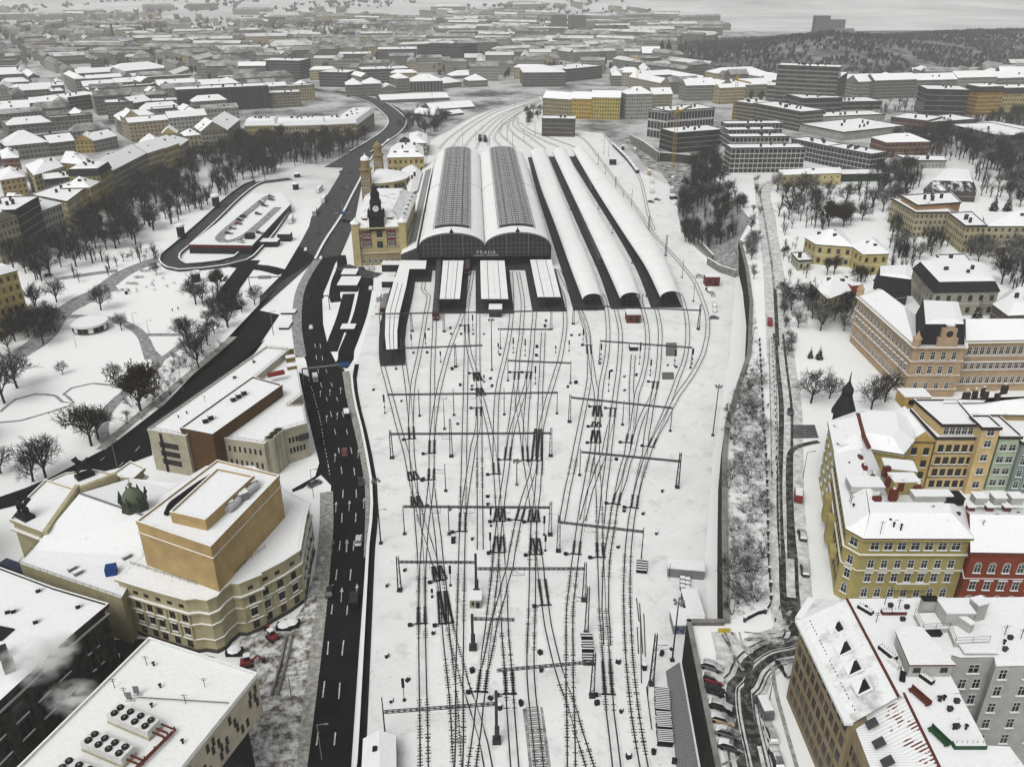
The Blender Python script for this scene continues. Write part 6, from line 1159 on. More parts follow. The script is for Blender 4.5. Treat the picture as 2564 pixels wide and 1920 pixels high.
walls(rb,[(t0 .x,t0 .y),(t1 .x,t1 .y),(r1 .x,r1 .y),(r0 .x,r0 .y)],ZP,27.5,STUC);walls(rb,[(p.x,p.y) for p in(r0,r1,f5,f4,f3,f2)],ZP,RZ-.3,WHITEP,'courtyard_wall')
tm,n,b=nt('snowy_red_tiles');b.inputs['Roughness'].default_value=.85;uvn=node(n,'ShaderNodeUVMap');sxx=node(n,'ShaderNodeSeparateXYZ');n.links.new(uvn.outputs[0],sxx.inputs[0]);thr=node(n,'ShaderNodeMath',operation='MULTIPLY_ADD',i_1=.9,i_2=-.3);n.links.new(sxx.outputs[0],thr.inputs[0])
nn_=node(n,'ShaderNodeMath',operation='ADD');n.links.new(noise_ramp(n,.5,.3,.7,pos='geo',detail=6),nn_.inputs[0]);n.links.new(thr.outputs[0],nn_.inputs[1]);gt=node(n,'ShaderNodeMapRange',i_1=.95,i_2=1.05);n.links.new(nn_.outputs[0],gt.inputs[0]);st_=saw(sxx.outputs[1],24.,.45);mu=node(n,'ShaderNodeMath',operation='MULTIPLY');n.links.new(gt.outputs[0],mu.inputs[0]);n.links.new(st_,mu.inputs[1])
gs=mixc(n,saw(sxx.outputs[1],24.,.3),(.82,.83,.83),(.66,.67,.68));n.links.new(mixc(n,mu.outputs[0],gs,(.15,.035,.022)),b.inputs['Base Color'])
mb=MB();mb.poly([q(t0,27.7),q(t1,27.7),q(r1,RZ),q(r0,RZ)],0,[(0,0),(0,1),(1,1),(1,0)]);rr=mb.build('tiled_roof',[tm],rb);mb=MB();mb.poly([q(p,RZ+.02) for p in(r0,r1,f5,f4,f3,f2)]);tri(mb.build('flat_roof',[ROOFSNOW],rb));mb=MB();mb.bar(q(r0,RZ+.1),q(r1,RZ+.1),.3,.3);mb.build('ridge_tiles',[REDTILE],rb)
up_=(r0-t0);
for(x,y) in((960,1325),(1015,1472),(1078,1612),(1140,1208),(1210,1345),(1270,1500)):
 zz_=30.2 if x<1100 else 31.6
 p=P('B8',x,y,zz_);dd=(t1-t0).normalized();mb=MB();e=Vector((up_.x,up_.y,RZ-27.7)).normalized();mb.bar(p-e*.9,p+e*.9,1.3,.25,0);mb.build('skylight',[mat('skylight_frame',(.05,.052,.055),.4)],rr)
 bpy.context.view_layer.update()
windows(rb,t0,t1,[ZP+1.4,ZP+4.9,ZP+8.4,ZP+11.9],'plain',n=5,marg=1.6)
for i,(x,y) in enumerate(((600,1640),(700,1440))):p=P('B8',x,y,ZP+9);
YZ=27.6
yp={k:P('B7',x,y,YZ) for k,(x,y) in dict(a=(780,1432),b=(900,1497),c=(1708,1499),d=(1640,1262),e=(1075,1250),f=(1012,1010),g=(935,830),h=(688,870)).items()}
yl=[(yp[k].x,yp[k].y) for k in 'abcdefgh'];ya=nb_root('apartment_block','yellow corner apartment block with a chamfered corner and long snowy roof by the street','apartment building',yl)
walls(ya,yl,ZP,YZ,YEL);cornice(ya,yl,YZ-.5,YEL,.5,.5);cornice(ya,yl,ZP+12.6,YEL,.4,.4);cornice(ya,yl,ZP+8.6,YEL,.25,.3);rm=roof_mesh(yl,YZ,'pent',3.2,.5,4.4);tri(rm.build('roof',[ROOFSNOW,TILE],ya));yro=ya.children[-1]
for a,c,n_ in(('a','b',1),('b','c',7)):windows(ya,yp[a],yp[c],[ZP+2.,ZP+6.,ZP+9.6,ZP+14.2],['arch','hoodw','white','wide'],n=n_,marg=2.6)
windows(ya,yp['h'],yp['a'],[ZP+2.,ZP+5.8,ZP+9.6,ZP+13.6],'plain',n=11,marg=2.4)
for z in(ZP+5.2,):
 mb=MB();m_=yp['b'].lerp(yp['c'],.53);dd=(yp['c']-yp['b']).normalized();oo=Vector((dd.y,-dd.x,0));mb.bar(q(m_,z)-dd*3.4+oo*.8,q(m_,z)+dd*3.4+oo*.8,1.6,.4,0);mb.bar(q(m_,z+.9)-dd*3.4+oo*1.5,q(m_,z+.9)+dd*3.4+oo*1.5,.12,.9,0);mb.bar(q(m_,z+1.4)-dd*3.4+oo*1.5,q(m_,z+1.4)+dd*3.4+oo*1.5,.3,.12,1);mb.build('balcony',[YEL,SNOW],ya)
for i in range(3):mb=MB();m_=yp['h'].lerp(yp['a'],.2+.28*i);dd=(yp['a']-yp['h']).normalized();oo=Vector((dd.y,-dd.x,0));mb.bar(q(m_,ZP+6)-dd*1.6+oo*.7,q(m_,ZP+6)+dd*1.6+oo*.7,1.4,6.4 if i<2 else 2.);mb.build('bay',[YEL],ya)
chimneys(yro,yl,YZ+2.4,6,BRICKR);boxr(yro,'B7',1180,1135,YZ+1.5,(5.5,3.6,3.2),YEL,0,'lift_house');boxr(yro,'B7',1400,1200,YZ+2.5,(8,2.4,1.4),WHITEP);boxr(yro,'B7',1560,1220,YZ+2,(3.6,3.,1.5),BLACK,0,'roof_hatch',BLACK);boxr(yro,'B7',900,1120,YZ+2.2,(7.,4.,1.6),WHITEP,-.05,'dormer');boxr(yro,'B7',1150,1020,YZ+1.6,(6.5,4.4,2.6),YEL,-.2,'attic_wing');
rp=[P('B7',x,y,26.) for x,y in((1706,1602),(2420,1612),(2420,1290),(1640,1275))];rl=[(rp[i].x+(.3 if i in(0,3) else 0),rp[i].y) for i in range(4)];rd=nb_root('apartment_block','brick red apartment house next to the yellow corner block','apartment building',rl)
walls(rd,rl,ZP,26.,REDB);cornice(rd,rl,25.6,REDB,.4,.4);cornice(rd,rl,ZP+8.6,REDB,.2,.25);rm=roof_mesh(rl,26.,'gable',3.6,.45);rdo=rm.build('roof',[ROOFSNOW,TILE,REDB],rd);windows(rd,rl[0],rl[1],[ZP+2.,ZP+6.,ZP+10.4],['arch','hoodw','arch'],sp=2.6,marg=2.)
for x in(1760,1900,2030):boxr(rdo,'B7',x,1225,29,(2.6,2.2,1.7),WHITEP,0,'roof_box');boxr(rdo,'B7',x-60,1280,28.6,(1.4,1.2,.9),REDTILE,0,'chimney')
y2=[(p.x,p.y) for p in[P('B7',x,y,YZ) for x,y in((690,860),(930,818),(1190,860),(1270,760),(1240,600),(1100,548),(850,548),(640,622))]];yb=nb_root('apartment_block','yellow apartment house with a bare red ridge across its snowy roof','apartment building',y2);walls(yb,y2,ZP,YZ-.2,YEL);cornice(yb,y2,YZ-.7,YEL,.4,.4);tri(roof_mesh(y2,YZ-.2,'pent',2.2,.4,4.).build('roof',[ROOFSNOW,TILE],yb));
mb=MB();l=PL('B7',[(855,560),(875,640),(900,730),(940,815)],YZ+2.2)
for a,c in zip(l,l[1:]):mb.bar(a,c,.9,.5)
mb.build('ridge_tiles',[REDTILE],yb.children[-1]);windows(yb,y2[7],y2[0],[ZP+2.,ZP+5.8,ZP+9.6,ZP+13.4],'white',n=4);chimneys(yb.children[-1],y2,YZ+1.6,4,BRICKR)
for(x,y) in((710,660),(735,795)):p=P('B7',x,y,YZ+.6);mb=MB();mb.box((p.x,p.y,YZ-.4),(1.8,1.6,1.5),0,.4);mb.box((p.x,p.y,YZ+1.1),(2.2,2.,.25),1,.4);mb.build('dormer',[BLACK,SNOW],yb.children[-2] if False else yb)
def courtfront(label,k,a,c,z,depth,m_,cols,zs,kinds,roof='flat',top=None,rh=2.5):
 A_,C_=P(k,*a,z),P(k,*c,z);f=quad_front(A_,C_,depth);f=[(p[0],p[1]) for p in f];r_=nb_root('apartment_block',label,'apartment building',f);walls(r_,f,ZP,z,m_);ro_=roof_mesh(f,z,roof,rh,.3).build('roof',[ROOFSNOW,TILE,m_],r_);windows(r_,f[0],f[1],zs,kinds,n=cols,marg=1.5);return r_,ro_,f
courtfront('ochre yellow courtyard house with a rounded snowy attic','B7',(1248,772),(1432,776),25.6,13.,OCH2,2,[ZP+1.,ZP+4.4,ZP+7.8,ZP+11.4],'dark','gable',rh=3.)
r_,ro_,f=courtfront('peach courtyard house with a set back attic and rows of paired windows','B7',(1452,752),(1782,752),25.8,15.,PEACH,5,[ZP+1.,ZP+4.5,ZP+8.,ZP+11.6],'dark');at=inset(f,1.2);at=[at[0],at[1],(f[2][0],f[2][1]-.5),(f[3][0],f[3][1]-.5)];walls(r_,at,25.8,28.8,PEACH,'attic_wall');roof_mesh(at,28.8,'flat',0,.3).build('roof',[ROOFSNOW,TILE],r_);windows(r_,at[0],at[1],[26.6],'white',n=5,marg=1.2)
for z in(ZP+4.,ZP+7.5,ZP+11.1):mb=MB();mb.bar((f[0][0],f[0][1]-.05,z),(f[1][0],f[1][1]-.05,z),.16,.22);mb.build('string_course',[BROWN],r_)
courtfront('narrow peach stair tower between the peach and the pale green house','B7',(1795,680),(1930,680),29.5,6.,PEACH,1,[ZP+2.,ZP+6.,ZP+10.,ZP+14.,ZP+17.3],'wide')
courtfront('pale green courtyard house beside the peach stair tower','B7',(1925,748),(2085,748),26.,14.,GREENP,2,[ZP+1.6,ZP+5.,ZP+8.5,ZP+12.],'wide')
courtfront('grey green courtyard house at the right edge','B7',(2092,790),(2480,800),25.,14.,TEAL,5,[ZP+1.6,ZP+5.,ZP+8.5,ZP+11.6],'white')
house('apartment_block','long snowy roofed house between the school and the coloured courtyard fronts','apartment building',B('B7',[(1390,560),(2400,575),(2400,440),(1740,432),(1690,490),(1380,495)],27),ZP,16.4,(.4,.31,.16),'pent',2.2,fac=None,ins=4,chim=7)
hut('gate_lodge','small ochre rooftop gable behind the coloured courtyard fronts','lodge','B7',1290,520,(7,5,3.4),OCH2,26.)
tp=P('B7',748,548,25.);tp.z=ZP;root=empty('corner_turret',tp,label='dark pointed turret of the corner house beside the street bend',cat='turret');mb=MB();mb.lathe(tp,[(2.7,0),(2.7,14.4)],8);mb.build('shaft',[mat('dark_render',(.03,.028,.026),.9)],root);mb=MB();mb.lathe(tp+Vector((0,0,12.5)),[(3.4,1.9),(2.6,4.),(1.8,6.),(1.4,7.4),(1.6,8.2),(1.5,8.9),(.8,10.),(.25,11.2),(.08,14.)],8);mb.build('spire',[SLATE],root)
SZ=28.
sl=[(p.x,p.y) for p in[P('Z7',x,y,SZ) for x,y in((868,1198),(1278,1562),(1652,1562),(1648,1528),(2300,1518),(2300,1385),(1600,1378),(1310,1345),(1005,1135))]];sc_=nb_root('school','grand ochre school with black corner mansard and a clock gable','school',sl)
walls(sc_,sl,ZP,SZ,SCHOOL);
for z,o in((SZ-.6,.7),(ZP+12.,.35),(ZP+7.2,.3),(ZP+2.4,.3)):cornice(sc_,sl,z,SCHOOL,o,.45)
mb=MB();S3=[Vector((*p,SZ)) for p in sl];mb.poly([p+Vector((0,0,.2)) for p in S3]);tri(mb.build('roof_deck',[SNOW],sc_))
w1_=inset([sl[0],sl[1],sl[7],sl[8]],.9);sr=roof_mesh(w1_,SZ,'hip',4.2,.5).build('roof',[ROOFSNOW,SLATE],sc_);w2_=inset([sl[3],sl[4],sl[5],sl[6]],.6);roof_mesh(w2_,SZ,'gable',4.,.5).build('roof',[ROOFSNOW,SLATE,SCHOOL],sc_)
cp=inset([sl[1],sl[2],(sl[6][0]+1.,sl[6][1]+2.),(sl[7][0]-2,sl[7][1])],.8);roof_mesh(cp,SZ+.4,'mansard',6.,.3,3.).build('corner_mansard',[SNOW,SLATE],sc_);np_=B('Z7',[(985,1165),(1245,1200),(1235,1080),(990,1085)],SZ);roof_mesh(np_,SZ+.3,'mansard',5.5,.3,2.4).build('north_mansard',[SNOW,SLATE],sc_)
cg=Vector((*sl[1],0)).lerp(Vector((*sl[2],0)),.62);mb=MB();mb.box((cg.x,cg.y+.6,SZ),(6.2,1.4,2.8),0);mb.box((cg.x,cg.y+.6,SZ+2.8),(4.4,1.4,3.),0);mb.box((cg.x,cg.y+.6,SZ+5.8),(2.,1.4,1.),0);mb.box((cg.x,cg.y+.6,SZ+6.8),(2.3,1.6,.2),1);mb.build('clock_gable',[SCHOOL,SNOW],sc_);mb=MB();mb.poly([Vector((cg.x+1.05*math.cos(t),cg.y-.18,SZ+4.2+1.05*math.sin(t))) for t in[2*math.pi*i/18 for i in range(18)]]);mb.build('clock_face',[GLASS],sc_)
for pth in((868,1198),(1278,1562)):
 p=P('Z7',*pth,SZ);mb=MB();mb.lathe((p.x+.8,p.y+.8,SZ),[(1.4,0),(1.2,2.2),(1.5,2.4),(.8,3.2),(.3,4.2),(.01,5.)],8);mb.build('pinnacle',[SCHOOL],sc_)
windows(sc_,sl[0],sl[1],[ZP+3.,ZP+8.2,ZP+13.],['arch','hoodw','tall'],n=15,marg=2.4);windows(sc_,sl[1],sl[2],[ZP+3.,ZP+8.2,ZP+13.],['arch','tall','tall'],n=4,marg=3.);windows(sc_,sl[3],sl[4],[ZP+3.,ZP+8.,ZP+13.],['arch','hoodw','tall'],n=13,marg=2.)
CRM=(.50,.43,.20)
def vil(name,label,cat,pts,z,col,roof,rh,ws=None,k='Z7',**kw):
 f=ccw(B(k,pts,z));r_=house(name,label,cat,f,ZP,z-ZP,col,roof,rh,**kw);return r_
vil('villa','yellow villa main wing with steep snowy hip roof and small dormers','villa',[(482,772),(562,822),(832,842),(745,715)],20.,CRM,'hip',5.,uvs=(3.6,4.6),chim=4)
vil('villa','yellow villa end pavilion with pale corner strips and hip roof','villa',[(815,830),(905,896),(1092,890),(1005,790)],20.,(.53,.44,.18),'hip',4.5,uvs=(4.2,4.6),chim=2)
vil('villa','small annex with flat snowy top before the yellow villa','annex',[(385,890),(435,945),(530,940),(480,885)],15.,(.45,.42,.3),'flat',0,uvs=(3.6,4.6),chim=1)
vil('villa','low cream villa with tangled snowy roofs and a red dormer','villa',[(532,1108),(648,1218),(892,1128),(705,1045)],18.6,(.42,.38,.22),'hip',4.4,uvs=(3.6,4.4),chim=3)
boxr(bpy.data.objects[0] if False else empty('dormer_house',P('Z7',842,1150,18),label='red boarded dormer block on the low cream villa',cat='dormer'),'Z7',842,1150,18.4,(5.,3.,2.4),RED,.2,'wall')
vil('villa','grey mansard villa with black slate skirt and round dormers','villa',[(1268,1000),(1418,1170),(1892,1162),(1775,1005),(1435,962)],20.5,(.36,.35,.29),'mansard',3.4,uvs=(4.4,4.6),edge=SLATE,ins=5.,chim=3)
o_=vil('villa','black walled house with flat snowy top beside the school gable','house',[(985,1085),(1010,1120),(1250,1085),(1190,1035)],21.,(.05,.05,.05),'flat',0,fac=None,chim=2)
vil('apartment_house','long cream two storey house with low snowy hip roof behind the hedge','house',[(318,318),(748,304),(735,262),(290,282)],18.,(.55,.48,.23),'hip',1.8,uvs=(4.4,4.),fac='small',chim=1)
vil('long_shed','dark green shed with a flat snowy roof behind the cream house','shed',[(752,318),(1040,312),(1030,278),(742,280)],15.,(.03,.06,.045),'flat',0,fac=None,chim=0)
vil('institute','beige institute wing with ribbon windows and a flat snowy roof','institute',[(1112,492),(1288,594),(1560,592),(1420,500)],23.,(.42,.38,.24),'flat',0,uvs=(2.4,3.4),chim=2)
vil('institute','raised orange brick top block with blue edged flat roof','institute',[(1182,472),(1302,542),(1612,522),(1540,450)],25.6,(.40,.24,.12),'flat',0,fac=None,uvs=(2.4,4.),chim=4)
vil('institute','long cream institute wing with four rows of dark windows','institute',[(1532,600),(1652,692),(1802,690),(1690,592)],23.5,(.46,.41,.24),'flat',0,uvs=(2.6,3.2),chim=2)
vil('institute','cream institute end wing with dormers in its snowy hip roof','institute',[(1803,690),(2300,690),(2300,560),(1780,612)],23.5,(.44,.41,.27),'hip',4.,uvs=(3.2,3.6),chim=4)
vil('glass_roof_hall','black sloping roofed hall with streaks of snow among the trees','hall',[(1345,425),(1728,436),(1690,330),(1460,320)],17.,(.08,.07,.06),'mansard',5.,fac=None,edge=snow_mat('streaky_black_roof',(.02,.02,.02),.5,.62,.22),ins=7.,chim=0)
vil('low_hall','low white hall with snowy roof above the black roofed one','hall',[(1245,215),(1510,217),(1490,182),(1130,172)],15.5,(.4,.4,.38),'flat',0,fac='small',uvs=(2.6,5.),chim=1)
vil('domed_house','round shouldered dark house with snowy top at the right edge','house',[(1850,1260),(1960,1340),(2200,1330),(2200,1180),(1960,1170)],17.,(.12,.11,.09),'pent',3.5,fac=None,ins=4.,chim=3)
vil('terrace_house','small beige block with snowy flat roof above the mansard villa','house',[(1440,905),(1500,960),(1690,960),(1640,900)],15.5,(.33,.31,.24),'flat',0,fac=None,chim=1)
G=lambda v:(v,v*.985,v*.94)
M1=[('office_building','long dark slab office with vertical glass strips left of the highway bend','office building','T1',1160,740,1745,705,155,30,(.05,.055,.065),'flat',dict(fac='strip',uvs=(2.,30.),chim=6,over=.1)),('office_building','beige angled block joined to the right end of the dark strip office','office building','T1',1748,700,1945,690,95,22,(.2,.185,.14),'flat',dict(chim=2)),('office_building','pale block with vertical windows left of the dark strip office','office building','T1',1000,748,1165,738,92,22,(.26,.25,.22),'flat',dict(fac='strip',uvs=(2.6,14.),chim=1)),('office_building','dark grey block with dormers next to the pale one','office building','T1',880,785,998,765,118,22,(.09,.09,.09),'gable',dict(chim=3,rh=5)),('office_building','grey flat block with rows of small windows at left centre','office building','T1',705,795,878,785,128,24,(.15,.15,.14),'flat',dict(uvs=(2.8,3.2),chim=2)),('office_building','wide black walled block with flat white roof on the left','office building','T1',335,740,690,690,92,36,(.05,.048,.045),'flat',dict(fac=None,chim=4)),('museum','long pale hall with a row of dormers in its bright hip roof','hall','T1',745,492,1100,462,26,45,(.26,.25,.22),'hip',dict(rh=9,chim=0)),('hall','second long pale hall below the dormered one','hall','T1',822,535,1088,505,24,25,(.3,.29,.25),'hip',dict(rh=5,chim=1)),('hotel','round shouldered dark tower hotel with light floor bands','hotel','T1',1690,510,1940,515,118,40,(.07,.07,.07),'flat',dict(fac='ribbon',uvs=(8.,3.4),chim=3)),('hotel','dark blocky annex right of the tower hotel','office building','T1',2060,560,2240,565,92,38,(.07,.068,.065),'flat',dict(fac='ribbon',uvs=(8.,3.4),chim=2)),('tenement','long cream palace front with yellowed left part above the dark trees','tenement','T1',1590,925,1790,920,112,22,(.40,.34,.16),'mansard',dict(rh=4,uvs=(2.6,4.),ins=4,edge=ROOFSNOW,chim=6)),('tenement','middle part of the long cream palace front above the dark trees','tenement','T1',1792,920,2105,910,106,22,(.36,.32,.2),'mansard',dict(rh=4,uvs=(2.6,4.),ins=4,edge=ROOFSNOW,chim=8)),('tenement','right part of the long cream palace front beside the highway','tenement','T2',-80,910,118,898,104,22,(.36,.31,.17),'mansard',dict(rh=4,uvs=(2.6,4.),ins=4,edge=ROOFSNOW,chim=5)),('tenement','side front of the palace row turning along the highway','tenement','T2',122,896,228,810,92,22,(.25,.23,.16),'mansard',dict(rh=4,uvs=(2.6,4.),ins=4,edge=ROOFSNOW,chim=4)),('tenement','broad pale grey corner palace with a bright peaked roof','tenement','T1',1318,1000,1478,985,150,26,(.27,.26,.22),'gable',dict(rh=7,uvs=(3.,3.8),chim=5)),('tenement','grey side wing of the broad corner palace','tenement','T1',1480,985,1562,905,142,24,(.2,.195,.17),'gable',dict(rh=7,uvs=(3.,3.8),chim=3)),('tenement','yellow gabled house front left of the grey corner palace','tenement','T1',1062,1000,1160,995,132,16,(.46,.38,.17),'gable',dict(rh=5,fac=None,chim=1)),('tenement','cream house under trees beside the grey corner palace','tenement','T1',1210,1000,1318,990,120,18,(.38,.34,.2),'hip',dict(rh=4,uvs=(3.,3.6),chim=2)),('tenement','small white house with dormers among the left roofs','tenement','T1',905,985,1045,978,60,16,(.5,.5,.46),'hip',dict(rh=6,chim=2)),('tenement','ochre house in the left row of tenements','tenement','T1',500,990,612,985,78,18,(.38,.27,.07),'gable',dict(rh=5,chim=3)),('tenement','grey house right of the ochre one in the left row','tenement','T1',614,985,768,950,74,18,(.24,.23,.22),'gable',dict(rh=5,chim=3)),('tenement','dark olive house left of the ochre one','tenement','T1',338,1010,498,990,84,18,(.14,.13,.1),'gable',dict(rh=5,chim=3)),('tenement','grey house with a big white hip roof at far left','tenement','T1',62,1040,332,1010,95,26,(.2,.195,.18),'hip',dict(rh=9,chim=3)),('tenement','yellow house with square lantern among snowy roofs','tenement','T1',1212,815,1300,812,40,16,(.42,.3,.1),'hip',dict(rh=4,chim=2)),('warehouse','long low warehouse with one bright white roof beyond the hall','warehouse','T2',270,668,708,650,20,34,(.16,.155,.15),'gable',dict(rh=4,fac=None,chim=0)),('goods_shed','snowy goods shed with a small dark gable','shed','T2',590,722,872,702,14,26,(.12,.11,.1),'gable',dict(rh=5,fac=None,chim=1)),('goods_shed','lower snowy shed left of the gabled goods shed','shed','T2',462,745,632,765,16,24,(.12,.11,.1),'gable',dict(rh=4,fac=None,chim=0)),('goods_shed','small snowy shed below the gabled goods shed','shed','T2',700,752,800,740,12,14,(.1,.1,.1),'gable',dict(rh=3,fac=None,chim=0)),('tenement','olive grey left house of the yellow trio beyond the tracks','tenement','T2',1308,755,1490,768,122,18,(.24,.22,.11),'gable',dict(rh=6,uvs=(2.6,3.6),chim=4)),('tenement','golden middle house of the yellow trio beyond the tracks','tenement','T2',1492,768,1618,772,130,18,(.44,.30,.035),'gable',dict(rh=6,uvs=(2.6,3.6),chim=3)),('tenement','bright yellow right house of the trio beyond the tracks','tenement','T2',1620,772,1802,776,142,18,(.44,.36,.07),'gable',dict(rh=6,uvs=(2.6,3.6),chim=4)),('tenement','pale grey corner tenement right of the yellow trio','tenement','T2',1842,775,2008,770,165,20,(.33,.33,.31),'hip',dict(rh=6,uvs=(2.6,3.4),chim=4)),('tenement','olive tenement beside the pale grey corner one','tenement','T2',2010,710,2138,706,98,18,(.27,.26,.17),'gable',dict(rh=6,chim=3)),('switch_house','black cubic signal building with a dark court in its white roof','signal building','T2',1302,880,1512,884,112,18,(.07,.065,.06),'flat',dict(fac='small',uvs=(3.,4.),chim=3)),('office_building','black windowless prism block in the hazy middle distance','office building','T2',505,402,800,412,105,60,(.022,.022,.023),'flat',dict(fac=None,chim=1,snow=SLATE)),('office_building','grey block with white roof left of the black prism','office building','T2',252,405,500,402,82,60,(.12,.12,.12),'flat',dict(fac='ribbon',uvs=(6.,4.),chim=3)),('office_building','pale slab left of the grey white roofed block','office building','T2',0,415,205,412,62,50,(.16,.16,.16),'flat',dict(fac='ribbon',uvs=(6.,4.),chim=3)),('office_building','stepped grey office with floor bands beyond the highway bend','office building','T2',150,545,455,535,92,40,(.12,.12,.115),'flat',dict(fac='ribbon',uvs=(8.,3.6),chim=4)),('theatre','pillared grey hall with a hipped roof beyond the bend','hall','T2',455,600,668,595,72,30,(.17,.165,.15),'hip',dict(rh=7,fac='strip',uvs=(4.,16.),chim=1)),('tenement','grey corner block left of the pillared hall','tenement','T2',372,605,455,600,95,26,(.17,.165,.15),'hip',dict(rh=5,chim=2)),('tenement','left one of two grey hip roofed blocks by the highway','tenement','T2',48,628,150,625,78,26,(.15,.15,.14),'hip',dict(rh=6,chim=2)),('tenement','right one of two grey hip roofed blocks by the highway','tenement','T2',152,625,275,622,82,26,(.17,.165,.155),'hip',dict(rh=6,chim=2)),('tenement','small pale block between the two grey groups','tenement','T2',276,622,374,618,50,24,(.24,.235,.22),'gable',dict(rh=4,chim=1)),('tenement','snowy hip roofed pair of houses above the far track fan','tenement','T2',835,565,955,560,42,26,(.2,.195,.18),'hip',dict(rh=7,chim=3)),('tenement','low snowy block left of the hip roofed pair','tenement','T2',672,572,785,560,32,24,(.2,.195,.18),'hip',dict(rh=6,chim=2)),('tenement','long snowy terrace in the haze beyond the sheds','tenement','T2',722,512,985,500,20,22,(.2,.195,.18),'hip',dict(rh=6,chim=5)),('office_building','rounded dark block with a white roof at the far tunnel','office building','T2',1182,562,1455,560,92,60,(.09,.088,.085),'hip',dict(rh=7,chim=2)),('office_building','long dark block behind the rounded one at the far tunnel','office building','T2',1462,530,1690,505,80,50,(.10,.1,.095),'flat',dict(chim=4)),('office_building','big grey slab office with ribbons of windows right of centre','office building','T3',600,690,985,712,268,26,(.13,.125,.115),'flat',dict(fac='ribbon',uvs=(9.,4.2),chim=8)),('office_building','dark end wing of the big grey slab office','office building','T3',990,712,1050,660,205,22,(.06,.058,.055),'flat',dict(fac=None,chim=1)),('office_building','grey lower block in front of the big slab office','office building','T3',552,660,775,668,108,34,(.17,.165,.145),'flat',dict(fac='ribbon',uvs=(9.,4.2),chim=2)),('tenement','long pale yellow front left of the big slab office','tenement','T3',232,530,548,518,56,30,(.48,.42,.2),'hip',dict(rh=6,chim=4)),('tenement','grey terrace left part below the pale yellow front','tenement','T3',38,650,232,645,98,22,(.24,.235,.21),'gable',dict(rh=6,chim=4)),('tenement','grey terrace middle part with white gables','tenement','T3',234,645,338,640,88,22,(.22,.215,.2),'gable',dict(rh=6,chim=3)),('tenement','olive tinted terrace reaching to the big slab office','tenement','T3',342,632,595,622,82,22,(.24,.23,.16),'gable',dict(rh=6,chim=5)),('office_building','left beige wing of the angular office with railings on its roof','office building','T3',338,765,462,785,112,30,(.30,.27,.18),'flat',dict(uvs=(2.4,3.2),fac='grid',chim=5)),('office_building','long beige wing of the angular office facing the cranes','office building','T3',465,785,765,848,118,26,(.27,.255,.2),'flat',dict(uvs=(2.4,3.2),fac='grid',chim=9)),('office_building','dark stepped wing right of the angular office','office building','T3',782,728,1035,722,92,36,(.09,.085,.08),'flat',dict(fac='ribbon',uvs=(9.,4.),chim=6)),('office_building','second dark stepped wing below the big slab','office building','T3',905,712,1290,705,52,32,(.1,.095,.085),'flat',dict(fac='ribbon',uvs=(9.,4.),chim=6)),('low_hall','long white roofed hall with small windows right of the beige office','hall','T3',800,800,1315,778,42,24,(.42,.42,.4),'flat',dict(fac='small',uvs=(3.,5.),chim=5)),('low_hall','large flat white roofed hall in front of the dark courtyard block','hall','T3',1045,905,1440,862,52,48,(.36,.36,.35),'flat',dict(fac=None,chim=6)),('office_building','dark courtyard block with rusty walls and white roof','office building','T3',1345,835,1570,862,80,34,(.13,.07,.05),'flat',dict(uvs=(4.,3.4),chim=2)),('office_building','dark right front of the rusty courtyard block','office building','T3',1572,862,1900,838,72,28,(.08,.07,.065),'flat',dict(uvs=(4.,3.4),chim=2)),('industrial_frame','black open framed industrial building with a thin roof','industrial building','T3',1560,745,1825,752,168,34,(.025,.025,.025),'flat',dict(fac='grid',uvs=(5.,5.),chim=3)),('tenement','ochre tenement at the right behind bare trees','tenement','T3',1888,745,2045,740,150,20,(.40,.24,.05),'mansard',dict(rh=5,uvs=(3.,3.6),chim=3)),('tenement','pale yellow tenement at the right edge behind bare trees','tenement','T3',2048,740,2300,735,138,20,(.42,.36,.16),'mansard',dict(rh=5,uvs=(3.,3.6),chim=4)),('low_hall','dark low hall with a slanting white roof at right','hall','T3',1722,860,2040,938,58,40,(.05,.05,.05),'flat',dict(fac=None,chim=1)),('low_hall','second dark low hall with a white roof at the right edge','hall','T3',2050,905,2330,880,45,50,(.06,.06,.06),'flat',dict(fac=None,chim=1)),('tenement','grey house row left part below the wooded hill','tenement','T3',1050,620,1130,640,90,20,(.22,.215,.2),'gable',dict(rh=6,chim=3)),('tenement','grey house row second part below the wooded hill','tenement','T3',1132,640,1230,635,112,20,(.24,.235,.22),'gable',dict(rh=6,chim=3)),('tenement','long dark house row right below the wooded hill','tenement','T3',1235,640,1500,630,120,20,(.16,.155,.15),'gable',dict(rh=6,chim=6)),('tenement','right end of the long house row below the hill','tenement','T3',1505,630,1760,622,112,20,(.2,.195,.19),'gable',dict(rh=6,chim=6)),('tenement','pale tall terrace right of the long house row','tenement','T3',1762,620,2012,612,118,22,(.34,.33,.29),'gable',dict(rh=6,chim=6)),('tenement','grey terrace at the right edge below the hill','tenement','T3',2018,610,2300,600,106,22,(.26,.25,.23),'gable',dict(rh=6,chim=5)),]
PLATE2=[(p.x,p.y) for p in plate]
for nm,lab,cat,k,x0,y0,x1,y1,hp_,dep,col,roof,ex in M1:
 q_=P(k,(x0+x1)/2,(y0+y1)/2,ZP);ex=dict(ex,z0=ZP) if inpoly(q_.x,q_.y,PLATE2) else ex
 fb(nm,lab,cat,k,x0,y0,x1,y1,hp_,dep,col,roof,**ex)
def vz(name,label,cat,k,x0,y0,x1,y1,h,dep,col,roof='flat',**kw):
 A_,C_=P(k,x0,y0,ZP),P(k,x1,y1,ZP);return house(name,label,cat,quad_front(A_,C_,dep),ZP,h,col,roof,**kw)
